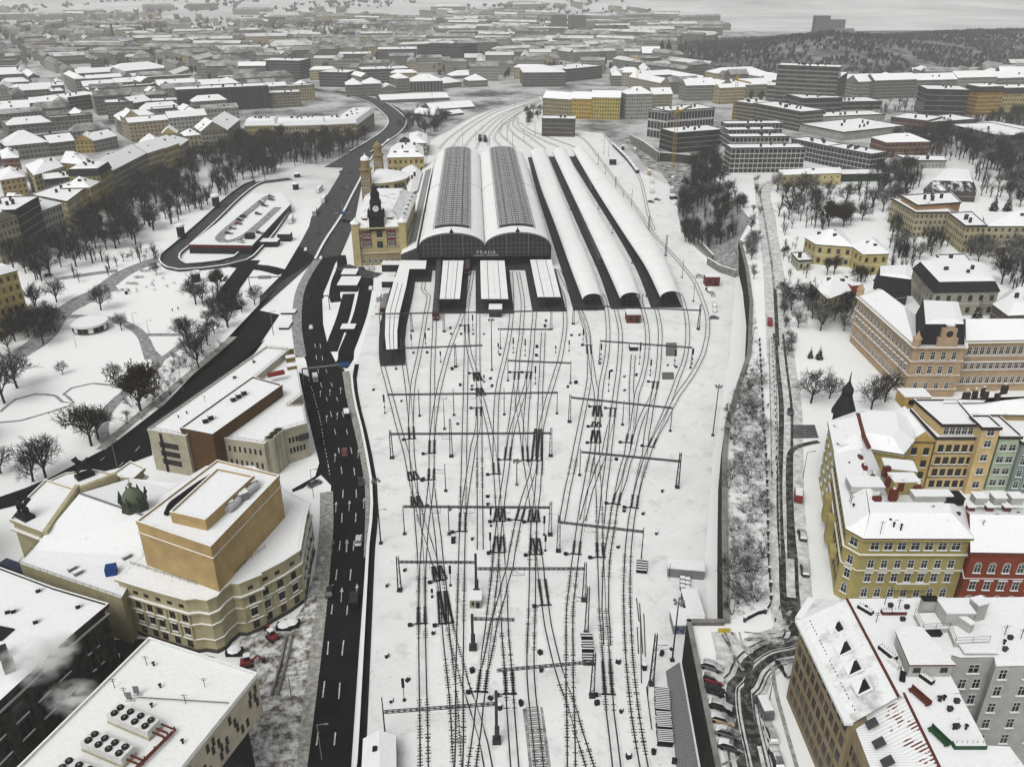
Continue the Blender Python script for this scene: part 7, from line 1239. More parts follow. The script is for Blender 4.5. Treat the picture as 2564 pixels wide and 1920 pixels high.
fb('office_building','modern office with a white window frame grid, left taller cube','office building','T2',1978,885,2100,905,175,26,(.55,.55,.53),'flat',fac='grid',uvs=(3.4,9.),chim=2)
fb('office_building','modern office with a white window frame grid, right cube','office building','T2',2104,905,2400,880,185,26,(.58,.58,.56),'flat',fac='grid',uvs=(3.,9.),chim=5)
fb('building_shell','dark concrete building shell under the yellow crane','building site','T3',-30,985,270,960,128,24,(.05,.045,.04),'flat',fac='ribbon',uvs=(9.,3.6),chim=4)
for i,(x0,x1,y,h_,dep,lab) in enumerate(((320,790,1110,16,15,'front terrace of the white lined apartment block with dark windows'),(322,690,1008,14,13,'second terrace of the white lined apartment block'),(305,612,955,13.5,13,'third terrace of the white lined apartment block'),(290,652,915,14,14,'rear terrace of the white lined apartment block'))):
 vz('apartment_terrace',lab,'apartment building','T3',x0,y,x1,y-4,h_,dep,(.5,.5,.48),fac='grid',uvs=(3.2,3.4),chim=3)
vz('apartment_terrace','glassy apartment row with thin white floor lines, left half','apartment building','T3',705,1010,930,1062,13,16,(.36,.37,.37),fac='grid',uvs=(3.,3.2),chim=4)
vz('apartment_terrace','glassy apartment row with thin white floor lines, right half','apartment building','T3',935,1062,1210,1120,13,16,(.34,.35,.36),fac='grid',uvs=(3.,3.2),chim=5)
vz('villa','red brown villa with white window surrounds and a corner turret','villa','T3',1312,1015,1590,1008,11,22,(.18,.09,.06),'hip',rh=4.5,uvs=(3.4,4.2),chim=3)
L1=[('tenement','tall ornate yellow house at the left edge of the park',(-60,1500),(258,1392),24.5,16,(.46,.36,.12),'pent',dict(rh=2.5,uvs=(3.,4.))),('tenement','grey cream house between the yellow one and the black house',(25,905),(215,832),21.,18,(.36,.34,.24),'gable',dict(rh=5,uvs=(2.6,4.))),('tenement','black fronted house with glazed roof terrace in the park row',(216,832),(392,705),24.,18,(.045,.042,.04),'flat',dict(uvs=(2.6,4.),edge=SLATE)),('tenement','low grey white house right of the black fronted one',(394,705),(540,640),16.5,16,(.34,.34,.31),'hip',dict(rh=5,uvs=(2.6,4.))),('tenement','small yellow house squeezed beside the cream corner block',(758,502),(832,452),16.5,16,(.42,.34,.12),'hip',dict(rh=5,uvs=(2.6,4.))),('tenement','olive yellow house with a black glass attic in the park row',(848,450),(932,382),20.5,18,(.3,.28,.12),'mansard',dict(rh=4,uvs=(2.6,4.),edge=SLATE)),('tenement','long mauve grey front left half in the park row',(936,380),(1060,305),18.5,18,(.22,.2,.19),'gable',dict(rh=6,uvs=(2.6,4.))),('tenement','long mauve grey front right half in the park row',(1062,304),(1200,222),18.5,18,(.24,.22,.2),'gable',dict(rh=6,uvs=(2.6,4.))),('tenement','beige house near the upper end of the park row',(1205,225),(1330,178),18.5,18,(.36,.31,.2),'gable',dict(rh=6,uvs=(2.6,4.))),('tenement','yellow house at the upper end of the park row',(1333,176),(1450,128),18.,18,(.42,.34,.14),'gable',dict(rh=6,uvs=(2.6,4.))),('tenement','pale end house of the park row under the trees',(1453,126),(1520,70),16.,18,(.3,.28,.23),'hip',dict(rh=5,uvs=(2.6,4.)))]
for nm,lab,a,c,h_,dep,col,roof,ex in L1:house(nm,lab,'tenement',quad_front(P('Z4',*a),P('Z4',*c),dep),0,h_,col,roof,chim=4,**ex)
ef=[P('Z4',612,612),P('Z4',756,502)];t_=(ef[1]-ef[0]).normalized();wv=(P('Z4',252,350,17)-P('Z4',530,400,17));
house('tenement','large cream corner block with a red brown parapet in the park row','tenement',[(p.x,p.y) for p in(P('Z4',530,402,15.6),P('Z4',702,272,15.6),P('Z4',560,240,15.6),P('Z4',250,346,15.6))],0,15.6,(.47,.42,.26),'flat',uvs=(2.6,4.),edge=mat('rust_parapet',(.09,.045,.03),.8),chim=4)
for i,(nm,pts,z,col,roof,lab) in enumerate((('tenement',[(2,520),(150,480),(250,380),(60,330)],15,(.34,.32,.2),'hip','snowy courtyard house behind the black fronted one'),('tenement',[(270,190),(500,120),(420,50),(200,110)],17,(.42,.35,.18),'hip','cream house with a row of skylights behind the corner block'),('tenement',[(0,230),(200,200),(180,150),(0,150)],14,(.38,.29,.12),'hip','low ochre tinted courtyard house at far left'),('tenement',[(350,230),(650,200),(640,150),(340,180)],18,(.08,.08,.08),'flat','dark flat house with rooftop machines behind the corner block'),('tenement',[(480,90),(690,110),(680,40),(520,0)],17,(.4,.33,.12),'hip','yellow gabled house in the second row of the park side'),('tenement',[(610,140),(760,120),(740,70),(600,90)],15,(.3,.3,.28),'hip','small grey house in the second row of the park side'),('tenement',[(20,60),(150,50),(140,0),(0,0)],17,(.2,.09,.06),'hip','brick red house with snowy roof at far left'),('tenement',[(840,130),(1000,60),(900,20),(760,80)],16,(.3,.29,.26),'hip','white roofed house behind the olive yellow one'))):
 house(nm,lab,'tenement',[(p.x,p.y) for p in PL('Z4',pts,z)],0,z,col,roof,rh=4.,chim=3)
area('building_pit',PL('Z6',[(900,60),(960,20),(1160,150),(1430,190),(1330,330),(1290,470),(1180,300),(1090,270)]),snow_mat('pit_mud',(.07,.065,.06),.4,.6,.15,white=(.5,.5,.49)))
wall_run('site_wall',[p+Vector((0,0,0)) for p in PL('Z6',[(955,20),(1060,75),(1165,150)],8.)],0.,.8,[CONC,SNOW],'long grey concrete wall of the building pit below the crane','wall')
wall_run('site_wall',PL('Z6',[(1172,150),(1300,160),(1440,175)],7.),0.,.8,[DARKCONC,SNOW],'dark inner wall of the building pit beside the wooded slope','wall')
def tower(label,k,x,y,ytop,w_,d_,col,name='tower_block'):
 p=P(k,x,y);h=hgt(k,x,y,ytop);return house(name,label,'tower block',[(p.x-w_/2,p.y),(p.x+w_/2,p.y),(p.x+w_/2,p.y+d_),(p.x-w_/2,p.y+d_)],0,h,col,'flat',0,uvs=(5.,3.4),chim=2)
tower('left one of two hazy high rise towers beyond the town','T2',1412,205,98,42,30,G(.1));tower('right one of two hazy high rise towers beyond the town','T2',1530,212,102,46,30,G(.1));tower('single hazy tower block far off above the black prism','T2',650,188,118,22,22,G(.09))
def church(label,pts,h,w_=7.):
 root=None
 for i,(k,x,y) in enumerate(pts):
  p=P(k,x,y);hh=h
  if root is None:root=empty('church',p,label=label,cat='church')
  m=MB();m.box(p,(w_,w_,hh*.62));m.build('tower',[DARKCONC],root);m=MB();m.lathe(p+Vector((0,0,hh*.62)),[(w_*.62,0),(w_*.45,hh*.1),(w_*.2,hh*.22),(.05,hh*.38)],6);m.build('spire',[SLATE],root)
 return root
ch=church('hazy church with two pointed dark spires right of centre',[('T2',2068,405),('T2',2112,405)],hgt('T2',2068,405,248),9.);p0=P('T2',2000,410);m=MB();rm=roof_mesh(quad_front(P('T2',1945,412),P('T2',2062,412),22),16,'gable',10,.5);rm.build('nave_roof',[ROOFSNOW,SLATE,DARKCONC],ch);m.prism(quad_front(P('T2',1945,412),P('T2',2062,412),22),0,16);m.build('nave',[DARKCONC],ch)
church('slender dark church spire in the haze on the left',[('T1',860,318)],hgt('T1',860,318,222),14.)
for i,(x,yb,yt) in enumerate(((732,258,165),(945,258,172),(905,245,180))):
 p=P('T1',x,yb);root=empty('chimney_stack',p,label=('left slim hazy factory chimney far off on the left','right slim hazy factory chimney far off on the left','thick hazy smokestack between the two slim chimneys')[i],cat='chimney stack');m=MB();h=hgt('T1',x,yb,yt);m.tube(p,p+Vector((0,0,h)),4. if i<2 else 10.,2.6 if i<2 else 9.,10);m.build('stack',[DARKCONC],root);m=MB();m.tube(p+Vector((0,0,h)),p+Vector((0,0,h+3)),3.,3.,10);m.build('rim',[BLACK],root)
mp=P('T3',945,232,28);mp.z=hz1(mp.x,mp.y)
mm=empty('memorial',mp,label='blocky grey memorial on top of the wooded hill',cat='monument');m=MB();u_=mp.y/2073*1.09*.81
m.box(mp+Vector((-14,0,-6)),(27,20,44));m.build('main_block',[mat('memorial_grey',(.17,.17,.17),.9)],mm);m=MB();m.box(mp+Vector((12,2,-6)),(38,16,37));m.build('long_block',[mat('memorial_grey',(.17,.17,.17),.9)],mm);m=MB();m.box(mp+Vector((26,-14,-8)),(36,18,24));m.build('lower_block',[mat('memorial_pale',(.26,.26,.26),.9)],mm)
YC=mat('crane_yellow',(.38,.25,.03),.6)
def crane(label,k,x,y,h,z0,jib):
 b0=P(k,x,y,z0);root=empty('tower_crane',b0,label=label,cat='crane');m=MB();lattice_post(m,b0,h,1.,1.);m.build('mast',[YC],root);t=b0+Vector((0,0,h));m=MB();m.bar(t,t+Vector(jib),.9,1.2);m.bar(t,t-Vector(jib)*.3,.9,1.2);m.build('jib',[YC],root);m=MB();m.box(t-Vector(jib)*.28-Vector((0,0,2)),(2,2,2.4));m.build('counterweight',[CONC],root);m=MB();m.box(t+Vector((0,0,.4)),(1.6,1.6,4.));m.build('top_frame',[YC],root)
crane('yellow construction crane by the concrete shell','Z6',1262,262,40.,0.,(14,30,0));crane('small yellow crane left of the beige angular office','T3',345,770,36.,8.,(6,-26,0));crane('thin yellow crane far behind the yellow trio','T2',1912,600,40.,0.,(-8,26,0))
LIM=[(-200,430),(0,415),(200,395),(420,365),(500,335),(600,300),(700,270),(830,262),(950,240),(1010,222),(1330,230),(1560,225),(1700,262),(1900,262),(2100,262),(2250,290),(2900,300)]
def clash(c,r):
 for fc,fr,_ in FOOT:
  if(fc.x-c.x)**2+(fc.y-c.y)**2<(fr*.85+r)**2:return True
 return False
blocks=[];RR_=random.Random(5)
hwy=[p for p in smooth_line(HB+PL('T2',[(-230,560),(-310,500),(-350,440)]),12.)];fan=[p for p in smooth_line(PL('T2',[(880,900),(1000,760),(1160,690),(1290,635),(1390,600)]),15.)]
y=560.
while y<3700:
 step=62+y*.018;W_=y*.66;x=-W_
 while x<W_:
  ang=1.1*mnoise.cell(Vector((x/340+.5,y/300,1.)))-.5+.1*RR_.uniform(-1,1);bw,bd=step*RR_.uniform(.8,1.1),step*RR_.uniform(.62,.85)
  c=Vector((x+RR_.uniform(-.12,.12)*step,y+RR_.uniform(-.1,.1)*step,0));px_,py_=pix(c);keep=py_<interp(LIM,px_)-4
  if keep and-230<px_<2800 and not(px_>1790 and c.y>1560) and RR_.random()<(.92 if y<1500 else(.88 if y<2400 else(.7 if y<3100 else.3))) and hz1(c.x,c.y)<3 and mnoise.noise(Vector((c.x*.0016+9,c.y*.0016,0)))<(.42 if y>900 else.6):blocks.append((c,bw,bd,ang))
  x+=step*1.28
 y+=step*1.05
FARROOF=snow_mat('half_bare_roof',(.07,.065,.06),.36,.62,.06,white=(.42,.425,.42));FARSNOW=snow_mat('far_roof_snow',(.12,.12,.12),.3,.5,.04,white=(.66,.67,.66))  # far roofs greyed so that some distance haze sits in the colour
far_mb=MB();NB=0;CITY=[]
PAL=[(.25,.24,.21),(.2,.195,.185),(.32,.3,.24),(.16,.155,.15),(.38,.33,.2),(.28,.27,.25),(.12,.118,.115),(.36,.35,.32)]
PNAME=['grey beige','grey','pale beige','dark grey','cream','light grey','blackish','whitish']
cand=[]
for c,bw,bd,ang in blocks:
 ca,sa=math.cos(ang),math.sin(ang);th=13.
 sides=[(-bw/2,-bd/2,bw,th),(-bw/2,bd/2-th,bw,th),(-bw/2,-bd/2+th,th,bd-2*th),(bw/2-th,-bd/2+th,th,bd-2*th)]
 if c.y>2200:sides=sides[:2]
 for(lx,ly,w_,d_) in sides:
  if d_<6 or w_<6:continue
  n_=1 if c.y>1100 or max(w_,d_)<36 else 2
  for s in range(n_):
   if w_>=d_:r=(lx+w_*s/n_+.15,ly,w_/n_-.3,d_)
   else:r=(lx,ly+d_*s/n_+.15,w_,d_/n_-.3)
   q_=[(c.x+ca*a-sa*b_,c.y+sa*a+ca*b_) for a,b_ in((r[0],r[1]),(r[0]+r[2],r[1]),(r[0]+r[2],r[1]+r[3]),(r[0],r[1]+r[3]))]
   cc=Vector(((q_[0][0]+q_[2][0])/2,(q_[0][1]+q_[2][1])/2,0));rad=max(r[2],r[3])*.5
   if clash(cc,rad*.8) or any((p.x-cc.x)**2+(p.y-cc.y)**2<(rad+12)**2 for p in hwy) or any((p.x-cc.x)**2+(p.y-cc.y)**2<(rad+30)**2 for p in fan):continue
   if pix(cc)[1]>interp(LIM,pix(cc)[0]) or hz1(cc.x,cc.y)>2.5:continue
   cand.append((cc,q_,RR_.uniform(12,19),RR_.randrange(8),'hip' if RR_.random()<.25 else('flat' if RR_.random()<.22 else 'gable'),RR_.uniform(3.5,6.)))
cand.sort(key=lambda t:t[0].y)
for i,(cc,q_,h_,ci,roof,rh) in enumerate(cand):
 hgnd=hz2(cc.x,cc.y) if cc.y>2300 else 0
 if i<205:
  r_=house('tenement',None,'tenement',q_,0,h_,PAL[ci],roof,rh,snow=(ROOFSNOW,ROOFSNOW,FARROOF)[i%3],chim=1 if i<130 else 0,uvs=(3.4,3.5));r_['group']='tenements of the old town';r_['base']=f"{PNAME[ci]} tenement with snowy {roof} roof";CITY.append(r_)
 else:
  rm=roof_mesh(q_,hgnd+h_,roof,rh,.3);b0=len(far_mb.v);k_=max(1,round(12));far_mb.prism(q_,hgnd-4,hgnd+h_,0,col=PAL[ci],uvs=(3.4,3.5),top=False)
  for f,mi in zip(rm.f,rm.m):far_mb.poly([rm.v[v] for v in f],{0:(1,3,3)[i%3],1:2,2:0}[mi],None,PAL[ci] if mi==2 else None)
place_labels(CITY,'tenement',12,'street')
far_mb.build('far_town',[FAC['classic'],FARSNOW,TILE,FARROOF],kind='stuff')
print('city',len(CITY),'far',len(cand)-205)
def tuft(mb,p,h,w_,n_=9,rnd=R):
 for _ in range(n_):
  a=rnd.uniform(0,6.28);r=rnd.uniform(0,w_*.5);b=p+Vector((math.cos(a)*r*.3,math.sin(a)*r*.3,0));t=p+Vector((math.cos(a)*r,math.sin(a)*r,h*rnd.uniform(.6,1.05)));s=Vector((-math.sin(a),math.cos(a),0))*w_*rnd.uniform(.08,.2)
  m1=b.lerp(t,.6);mb.poly([b,m1+s,t,m1-s])
WOODM=mat('far_wood',(.03,.029,.028),.95,(.07,.069,.068),.05)
mb=MB()
for _ in range(11000):
 x=R.uniform(215,1500);y=R.uniform(1210,2150)
 h=hz1(x,y)
 if h<1.5 or mnoise.noise(Vector((x*.012,y*.012,5.)))>.3:continue
 if abs(x-mp.x-6)<36 and y<mp.y+12 and y>mp.y-30:continue
 s=R.uniform(6,10);tuft(mb,Vector((x,y,h-1)),s,s*1.1,6)
mb.build('hill_wood',[WOODM],kind='stuff')
mb=MB()
for _ in range(5200):
 y=R.uniform(640,3000);x=R.uniform(-.66*y,.66*y);px_,py_=pix((x,y,0))
 if py_>interp(LIM,px_)-6 or hz1(x,y)>1 or mnoise.noise(Vector((x*.004+3,y*.004,2.)))<.02 or(px_>1790 and y>1850):continue
 if any((fc.x-x)**2+(fc.y-y)**2<(fr*.9)**2 for fc,fr,_f in FOOT):continue
 s=R.uniform(8,13)*(1+y*.0002);tuft(mb,Vector((x,y,0)),s,s*.9,8)
for _ in range(2600):
 y=R.uniform(2000,4200);x=R.uniform(-.66*y,.66*y)
 if mnoise.noise(Vector((x*.0022+3,y*.0016,7.)))<.05 or(pix((x,y,0))[0]>1750):continue
 z=hz2(x,y);s=R.uniform(10,18);tuft(mb,Vector((x,y,z)),s,s*2.2,6)
mb.build('far_woods',[WOODM],kind='stuff')
mb=MB()
for gx in range(-420,470,34):
 for gy in range(40,520,30):
  if abs(gx)<90:continue
  c=Vector((gx+R.uniform(-4,4),gy+R.uniform(-3,3),0));z0=ZP if gx>0 else 0.;w_,d_,h_=R.uniform(18,26),R.uniform(12,17),R.uniform(10,17)
  q_=[(c.x-w_/2,c.y-d_/2),(c.x+w_/2,c.y-d_/2),(c.x+w_/2,c.y+d_/2),(c.x-w_/2,c.y+d_/2)]
  pxs=[pix((p[0],p[1],z0+z))[0] for p in q_ for z in(0,h_+6)]
  if not(min(pxs)>2585 or max(pxs)<-20) or clash(c,10):continue
  col=PAL[R.randrange(8)];rm=roof_mesh(q_,z0+h_,'gable',4.5,.4);mb.prism(q_,z0,z0+h_,0,col=col,uvs=(3.,3.4),top=False)
  for f,mi in zip(rm.f,rm.m):mb.poly([rm.v[v] for v in f],{0:1,1:2,2:0}[mi],None,col if mi==2 else None)
mb.build('outlying_town',[FAC['classic'],ROOFSNOW,TILE],kind='stuff')
cm,n,b=nt('car_paint');oi=node(n,'ShaderNodeObjectInfo');n.links.new(oi.outputs['Color'],b.inputs['Base Color']);b.inputs['Roughness'].default_value=.3
def car_proto(kind,snowy):
 L,W,Hb,Hc={'car':(4.4,1.8,.82,1.45),'van':(5.2,2.0,1.1,2.2),'truck':(7.5,2.4,1.1,3.2),'bus':(12.,2.5,1.2,3.1)}[kind]
 root=empty({'car':'parked_car','van':'parked_van','truck':'box_truck','bus':'city_bus'}[kind],(0,0,0));m=MB();w=W/2
 def sect(x,z0,z1,ww):return[Vector((x,-ww,z0)),Vector((x,ww,z0)),Vector((x,ww*.97,z1*.8)),Vector((x,ww*.86,z1)),Vector((x,-ww*.86,z1)),Vector((x,-ww*.97,z1*.8))]
 def loft(S,mi=0):
  for a,c in zip(S,S[1:]):
   for i in range(6):j=(i+1)%6;m.poly([a[i],a[j],c[j],c[i]],mi)
  m.poly(S[0][::-1],mi);m.poly(S[-1],mi)
 if kind=='car':loft([sect(-L/2,.3,.6,w*.86),sect(-L/2+.2,.22,.86,w*.95),sect(-.8,.2,.92,w),sect(.9,.2,.88,w),sect(L/2-.35,.22,.76,w*.95),sect(L/2,.3,.58,w*.82)])
 else:loft([sect(-L/2,.3,Hc,w),sect(L/2-1.1,.3,Hc,w),sect(L/2-.5,.3,Hb*1.3,w),sect(L/2,.35,Hb,w*.95)] if kind!='bus' else[sect(-L/2,.3,Hc,w),sect(L/2-.2,.3,Hc,w),sect(L/2,.4,Hc*.9,w*.97)])
 m.build('body',[cm],root)
 m=MB()
 if kind=='car':
  a0=[(-1.9,.88),(-1.3,1.4),(.25,1.44),(1.15,.88)]
  for s in(-1,1):m.poly([Vector((x,s*(w*.86 if z<1 else w*.7),z)) for x,z in a0],0)
  m.poly([Vector((-1.9,-w*.84,.88)),Vector((-1.9,w*.84,.88)),Vector((-1.3,w*.7,1.4)),Vector((-1.3,-w*.7,1.4))],0);m.poly([Vector((1.15,-w*.84,.88)),Vector((1.15,w*.84,.88)),Vector((.25,w*.7,1.44)),Vector((.25,-w*.7,1.44))],0)
  m.build('windows',[GLASS],root);m=MB();m.poly([Vector((-1.3,-w*.7,1.41)),Vector((.25,-w*.7,1.45)),Vector((.25,w*.7,1.45)),Vector((-1.3,w*.7,1.41))]);m.build('roof_panel',[SNOW if snowy else cm],root)
 else:
  for s in(-1,1):m.bar(Vector((-L/2+.4 if kind=='bus' else L/2-2.2,s*w*.985,Hc*.66)),Vector((L/2-.9,s*w*.985,Hc*.66)),.06,Hc*.24)
  m.bar(Vector((L/2-.75,-w*.8,Hc*.68)),Vector((L/2-.75,w*.8,Hc*.68)),.3,Hc*.24);m.build('windows',[GLASS],root)
  if snowy:m=MB();m.box((-.4,0,Hc),(L-1.6,W*.86,.14));m.build('snow_cap',[SNOW],root)
 if snowy and kind=='car':
  m=MB();SN=[(2.1,.66,.72),(1.95,.86,.8),(1.15,.99,.84),(.95,1.1,.8),(.35,1.52,.7),(-.4,1.58,.7),(-1.25,1.5,.7),(-1.75,1.12,.78),(-2.1,.9,.78)]
  for(x0,z0,s0),(x1,z1,s1) in zip(SN,SN[1:]):
   m.poly([Vector((x0,-w*s0,z0-.06)),Vector((x1,-w*s1,z1-.06)),Vector((x1,-w*s1*.7,z1)),Vector((x0,-w*s0*.7,z0))]);m.poly([Vector((x0,w*s0,z0-.06)),Vector((x1,w*s1,z1-.06)),Vector((x1,w*s1*.7,z1)),Vector((x0,w*s0*.7,z0))]);m.poly([Vector((x0,-w*s0*.7,z0)),Vector((x0,w*s0*.7,z0)),Vector((x1,w*s1*.7,z1)),Vector((x1,-w*s1*.7,z1))]);m.build('snow_cover',[SNOW],root)
 for x in(-L*.31,L*.31):
  for s in(-1,1):m=MB();m.tube((x,s*(w-.2),.32),(x,s*(w+.02),.32),.33,.33,10);m.build('wheel',[BLACK],root)
 for s in(-1,1):m=MB();m.box((L/2-.12,s*w*.62,.55 if kind=='car' else.7),(.16,.36,.16));m.build('headlight',[WHITE],root)
 return root
CP_={(k,s):car_proto(k,s) for k in('car','van','truck','bus') for s in(False,True)}
CARCOL=dict(white=(.6,.6,.6),black=(.012,.012,.013),grey=(.12,.12,.125),silver=(.3,.31,.32),red=(.2,.015,.015),tan=(.35,.28,.14),dark=(.03,.03,.032),blue=(.02,.04,.09))
CARS=[]
def car(k,p,q,colour,label,kind='car',snowy=True,z=0.,base=None):
 """vehicle at p, nose towards q"""
 a,c=P(k,*p,z),P(k,*q,z);d=c-a;o=dup(CP_[(kind,snowy)],a+Vector((0,0,.06 if z==0 else.22)),math.atan2(d.y,d.x));tag(o,label,{'car':'car','van':'van','truck':'truck','bus':'bus'}[kind])
 o['group']='vehicles';
 for ch in o.children:ch.color=(*CARCOL[colour],1)
 CARS.append(o);
 if base:o['base']=base
 return o
PKL=['grey snow capped car, farthest of the row on the upper car park','red car under thick snow in the upper car park row','dark car with a cleared roof in the upper car park row','white snow covered car with black windows, fourth in the car park row','tan car under a snow hood in the upper car park row','grey snow covered car beside the tan one in the car park row','rounded snow covered car, nearest in the upper car park row']
for lab,(x,y),cl in zip(PKL,((1750,915),(1757,1012),(1765,1095),(1815,1212),(1832,1318),(1872,1418),(1893,1520)),('grey','red','black','black','tan','grey','dark')):car('B6',(x,y),(x+80,y+24),cl,lab,snowy=cl!='black' or y>1200,z=ZP)
for(k,p,q,cl,lab,kd,sn) in(('B8',(140,1232),(95,1130),'grey','snow covered grey van, first of three parked in the street curve','van',True),('B8',(195,1420),(165,1340),'white','white outlined snow covered car, second in the street curve','car',True),('B8',(238,1610),(205,1520),'black','black snow topped car, third in the street curve','car',True),('B8',(300,930),(345,990),'black','dark car with slanting snow parked against the corner block','car',True),('B7',(402,1200),(402,1140),'red','red snow roofed van parked before the yellow block','van',True),('B7',(432,1490),(415,1420),'dark','snow covered car parked before the yellow block','car',True),('B8',(452,190),(440,120),'dark','second snow covered car parked before the yellow block','car',True),('B7',(345,555),(345,480),'black','black car driving on the upper street','car',False),('Z7',(222,1402),(212,1330),'red','dark red van parked on the upper promenade','van',False),('Z7',(425,1160),(470,1160),'white','white car with snowy roof in the villa drive','car',True)):car(k,p,q,cl,lab,kd,sn,ZP)
for(k,p,q,cl,lab,kd,sn) in(('B3',(572,305),(560,240),'silver','white van driving away on the highway below the sign gantry','van',True),('B3',(808,580),(798,520),'black','dark van with a white roof on the highway','van',True),('B3',(792,860),(788,790),'red','dark red car on the highway','car',False),('B3',(915,1085),(912,1010),'black','black car close to the highway parapet','car',False),('B3',(898,1525),(905,1450),'white','bright white car on the nearest part of the highway','car',False),('B4',(680,345),(690,270),'black','black car at the left edge of the highway','car',False),('B4',(862,420),(872,340),'black','black tall van near the parapet on the highway','van',False),('B3',(565,1095),(630,1065),'grey','grey car waiting in the side street mouth','car',False),('Z5',(375,1430),(375,1370),'silver','small pale car on the highway beside the slip road','car',True),('Z5',(410,745),(390,790),'dark','dark car on the wide station road left side','car',False),('Z5',(338,865),(318,900),'silver','pale car leaving the station road island','car',True),('Z5',(450,925),(470,890),'silver','pale car at the start of the highway barrier','car',True),('Z5',(617,655),(632,620),'black','left one of two black vans before the station','van',False),('Z5',(657,660),(672,625),'black','right one of two black vans before the station','van',False),('Z5',(745,392),(765,350),'dark','dark van beside the front station tower','van',False),('Z5',(600,412),(570,410),'dark','dark car crossing the wide station road','car',False),('Z5',(642,412),(610,410),'grey','grey car behind the one crossing the station road','car',False),('Z5',(652,297),(620,297),'dark','dark car farther up the station road','car',False),('Z5',(596,297),(560,300),'grey','grey car at the upper left of the station road','car',False),('Z5',(720,280),(740,250),'dark','dark car by the rear station tower','car',False),('Z5',(735,1000),(700,1000),'dark','leftmost parked car in front of the station building','car',True),('Z5',(787,1000),(790,960),'white','second parked car in front of the station building','car',True),('Z5',(823,1000),(826,960),'white','third parked car in front of the station building','car',True),('Z5',(908,993),(908,955),'white','white car by the station side door','car',True),('Z5',(808,1145),(808,1090),'white','white car on the slip road edge below the station','car',True),('Z5',(866,1225),(868,1160),'silver','grey van beside the brown rail car','van',True),('Z5',(850,1050),(885,1030),'grey','grey car turning below the station building','car',False),('Z5',(228,655),(250,600),'white','white bus at the station road island','bus',True),('Z5',(403,600),(415,540),'silver','pale bus standing in the station road','bus',True),('Z5',(470,505),(500,455),'white','long white bus beside the road islands','bus',True),('Z5',(435,435),(470,400),'white','white bus near the upper end of the islands','bus',True),('Z5',(55,545),(95,500),'dark','dark car on the deck edge by the islands','car',True),('Z5',(40,525),(70,490),'dark','second dark car on the deck edge by the islands','car',True)):car(k,p,q,cl,lab,kd,sn)
DKC=[car('Z4',p,(p[0]+45,p[1]+5),cl,None,'car',True,4.7,'snow topped '+cl+' car on the parking deck') for p,cl in(((2150,385),'dark'),((2095,432),'dark'),((2045,497),'dark'),((1925,520),'black'),((1900,545),'black'),((1890,575),'red'),((1842,612),'grey'),((1812,650),'dark'),((2055,648),'dark'),((2070,405),'grey'),((1905,718),'white'),((2145,360),'grey'))]
place_labels(DKC,'car on the parking deck',6)
PKC=[car('Z4',p,q,cl,None,'car',True,0,'snow covered '+cl+' car beside the park tenements') for p,q,cl in(((300,915),(350,880),'grey'),((1010,830),(1050,810),'white'),((430,880),(470,850),'white'),((250,930),(290,905),'dark'),((700,690),(740,660),'dark'),((1530,110),(1580,85),'dark'),((1570,80),(1620,60),'grey'),((380,985),(430,970),'grey'))]
place_labels(PKC,'car beside the park tenements',5)
YC_=[car('Z6',p,q,cl,None,kd,True,0,lab) for p,q,cl,kd,lab in(((1105,515),(1150,520),'dark','car','snow covered dark car at the yard edge'),((1150,500),(1190,505),'grey','car','snow covered grey car at the yard edge'),((1268,492),(1300,490),'dark','van','snow covered van at the yard edge'),((1110,440),(1110,380),'white','truck','white topped box truck'),((1255,440),(1255,380),'silver','truck','white topped box truck'),((1110,370),(1105,320),'white','truck','white topped box truck'),((1260,360),(1262,310),'silver','truck','white topped box truck'),((1090,310),(1085,270),'tan','truck','tan box truck'),((1455,1060),(1480,1060),'white','car','snow buried car'),((1520,1160),(1550,1190),'grey','car','snow buried car'),((1550,1190),(1575,1220),'white','car','snow buried car'),((1565,1270),(1565,1310),'white','car','snow buried car'),((1568,1305),(1568,1350),'white','car','snow buried car'),((1560,1360),(1590,1360),'grey','car','snow buried car'),((955,90),(960,60),'silver','truck','white topped box truck'),((985,150),(985,110),'silver','truck','white topped box truck'),((900,130),(905,100),'dark','truck','dark truck'))]
place_labels(YC_,'vehicle at the yard edge',6)
for l in CP_.values():
 for c in list(l.children):bpy.data.objects.remove(c)
 bpy.data.objects.remove(l)
p=P('B6',1600,490);root=empty('site_cabin',p,label='white roofed site cabin by the black retaining wall',cat='cabin');m=MB();m.box(p,(3.4,9.,2.8));m.build('wall',[IRON],root);m=MB();m.box(p+Vector((0,0,2.8)),(3.7,9.3,.3));m.build('roof',[SNOW],root);m=MB();m.box(p+Vector((0,-4.55,1.1)),(2.4,.12,1.2));m.build('window',[GLASS],root)
p=P('B6',1560,235);root=empty('shelter',p,label='wide grey fronted shelter with a snow roof near the big wall',cat='shelter');m=MB();m.box(p+Vector((0,1.5,0)),(8.5,3.,2.7),0,-.14);m.build('wall',[STEEL],root);m=MB();m.box(p+Vector((0,1.6,2.7)),(8.8,3.6,.3),0,-.14);m.build('roof',[SNOW],root);m=MB();m.bar(p+Vector((-4.2,-.1,0)),p+Vector((-4.2,-.1,4.5)),.12);m.build('post',[BLACK],root)
for i in range(6):
 p=P('B6',(1530,1568)[i%2],255+32*(i//2)+8*(i%2));root=empty('supply_crate',p,label=None,cat='crate',group='crates below the shelter');root['label']=f"snow topped crate below the grey shelter, {('left','right')[i % 2]} one of the {('far','middle','near')[i//2]} pair";m=MB();m.box(p,(1.1,1.,1.1));m.build('crate_body',[BLACK],root);m=MB();m.box(p+Vector((0,0,1.1)),(1.1,1.,.2));m.build('snow_lid',[SNOW],root)
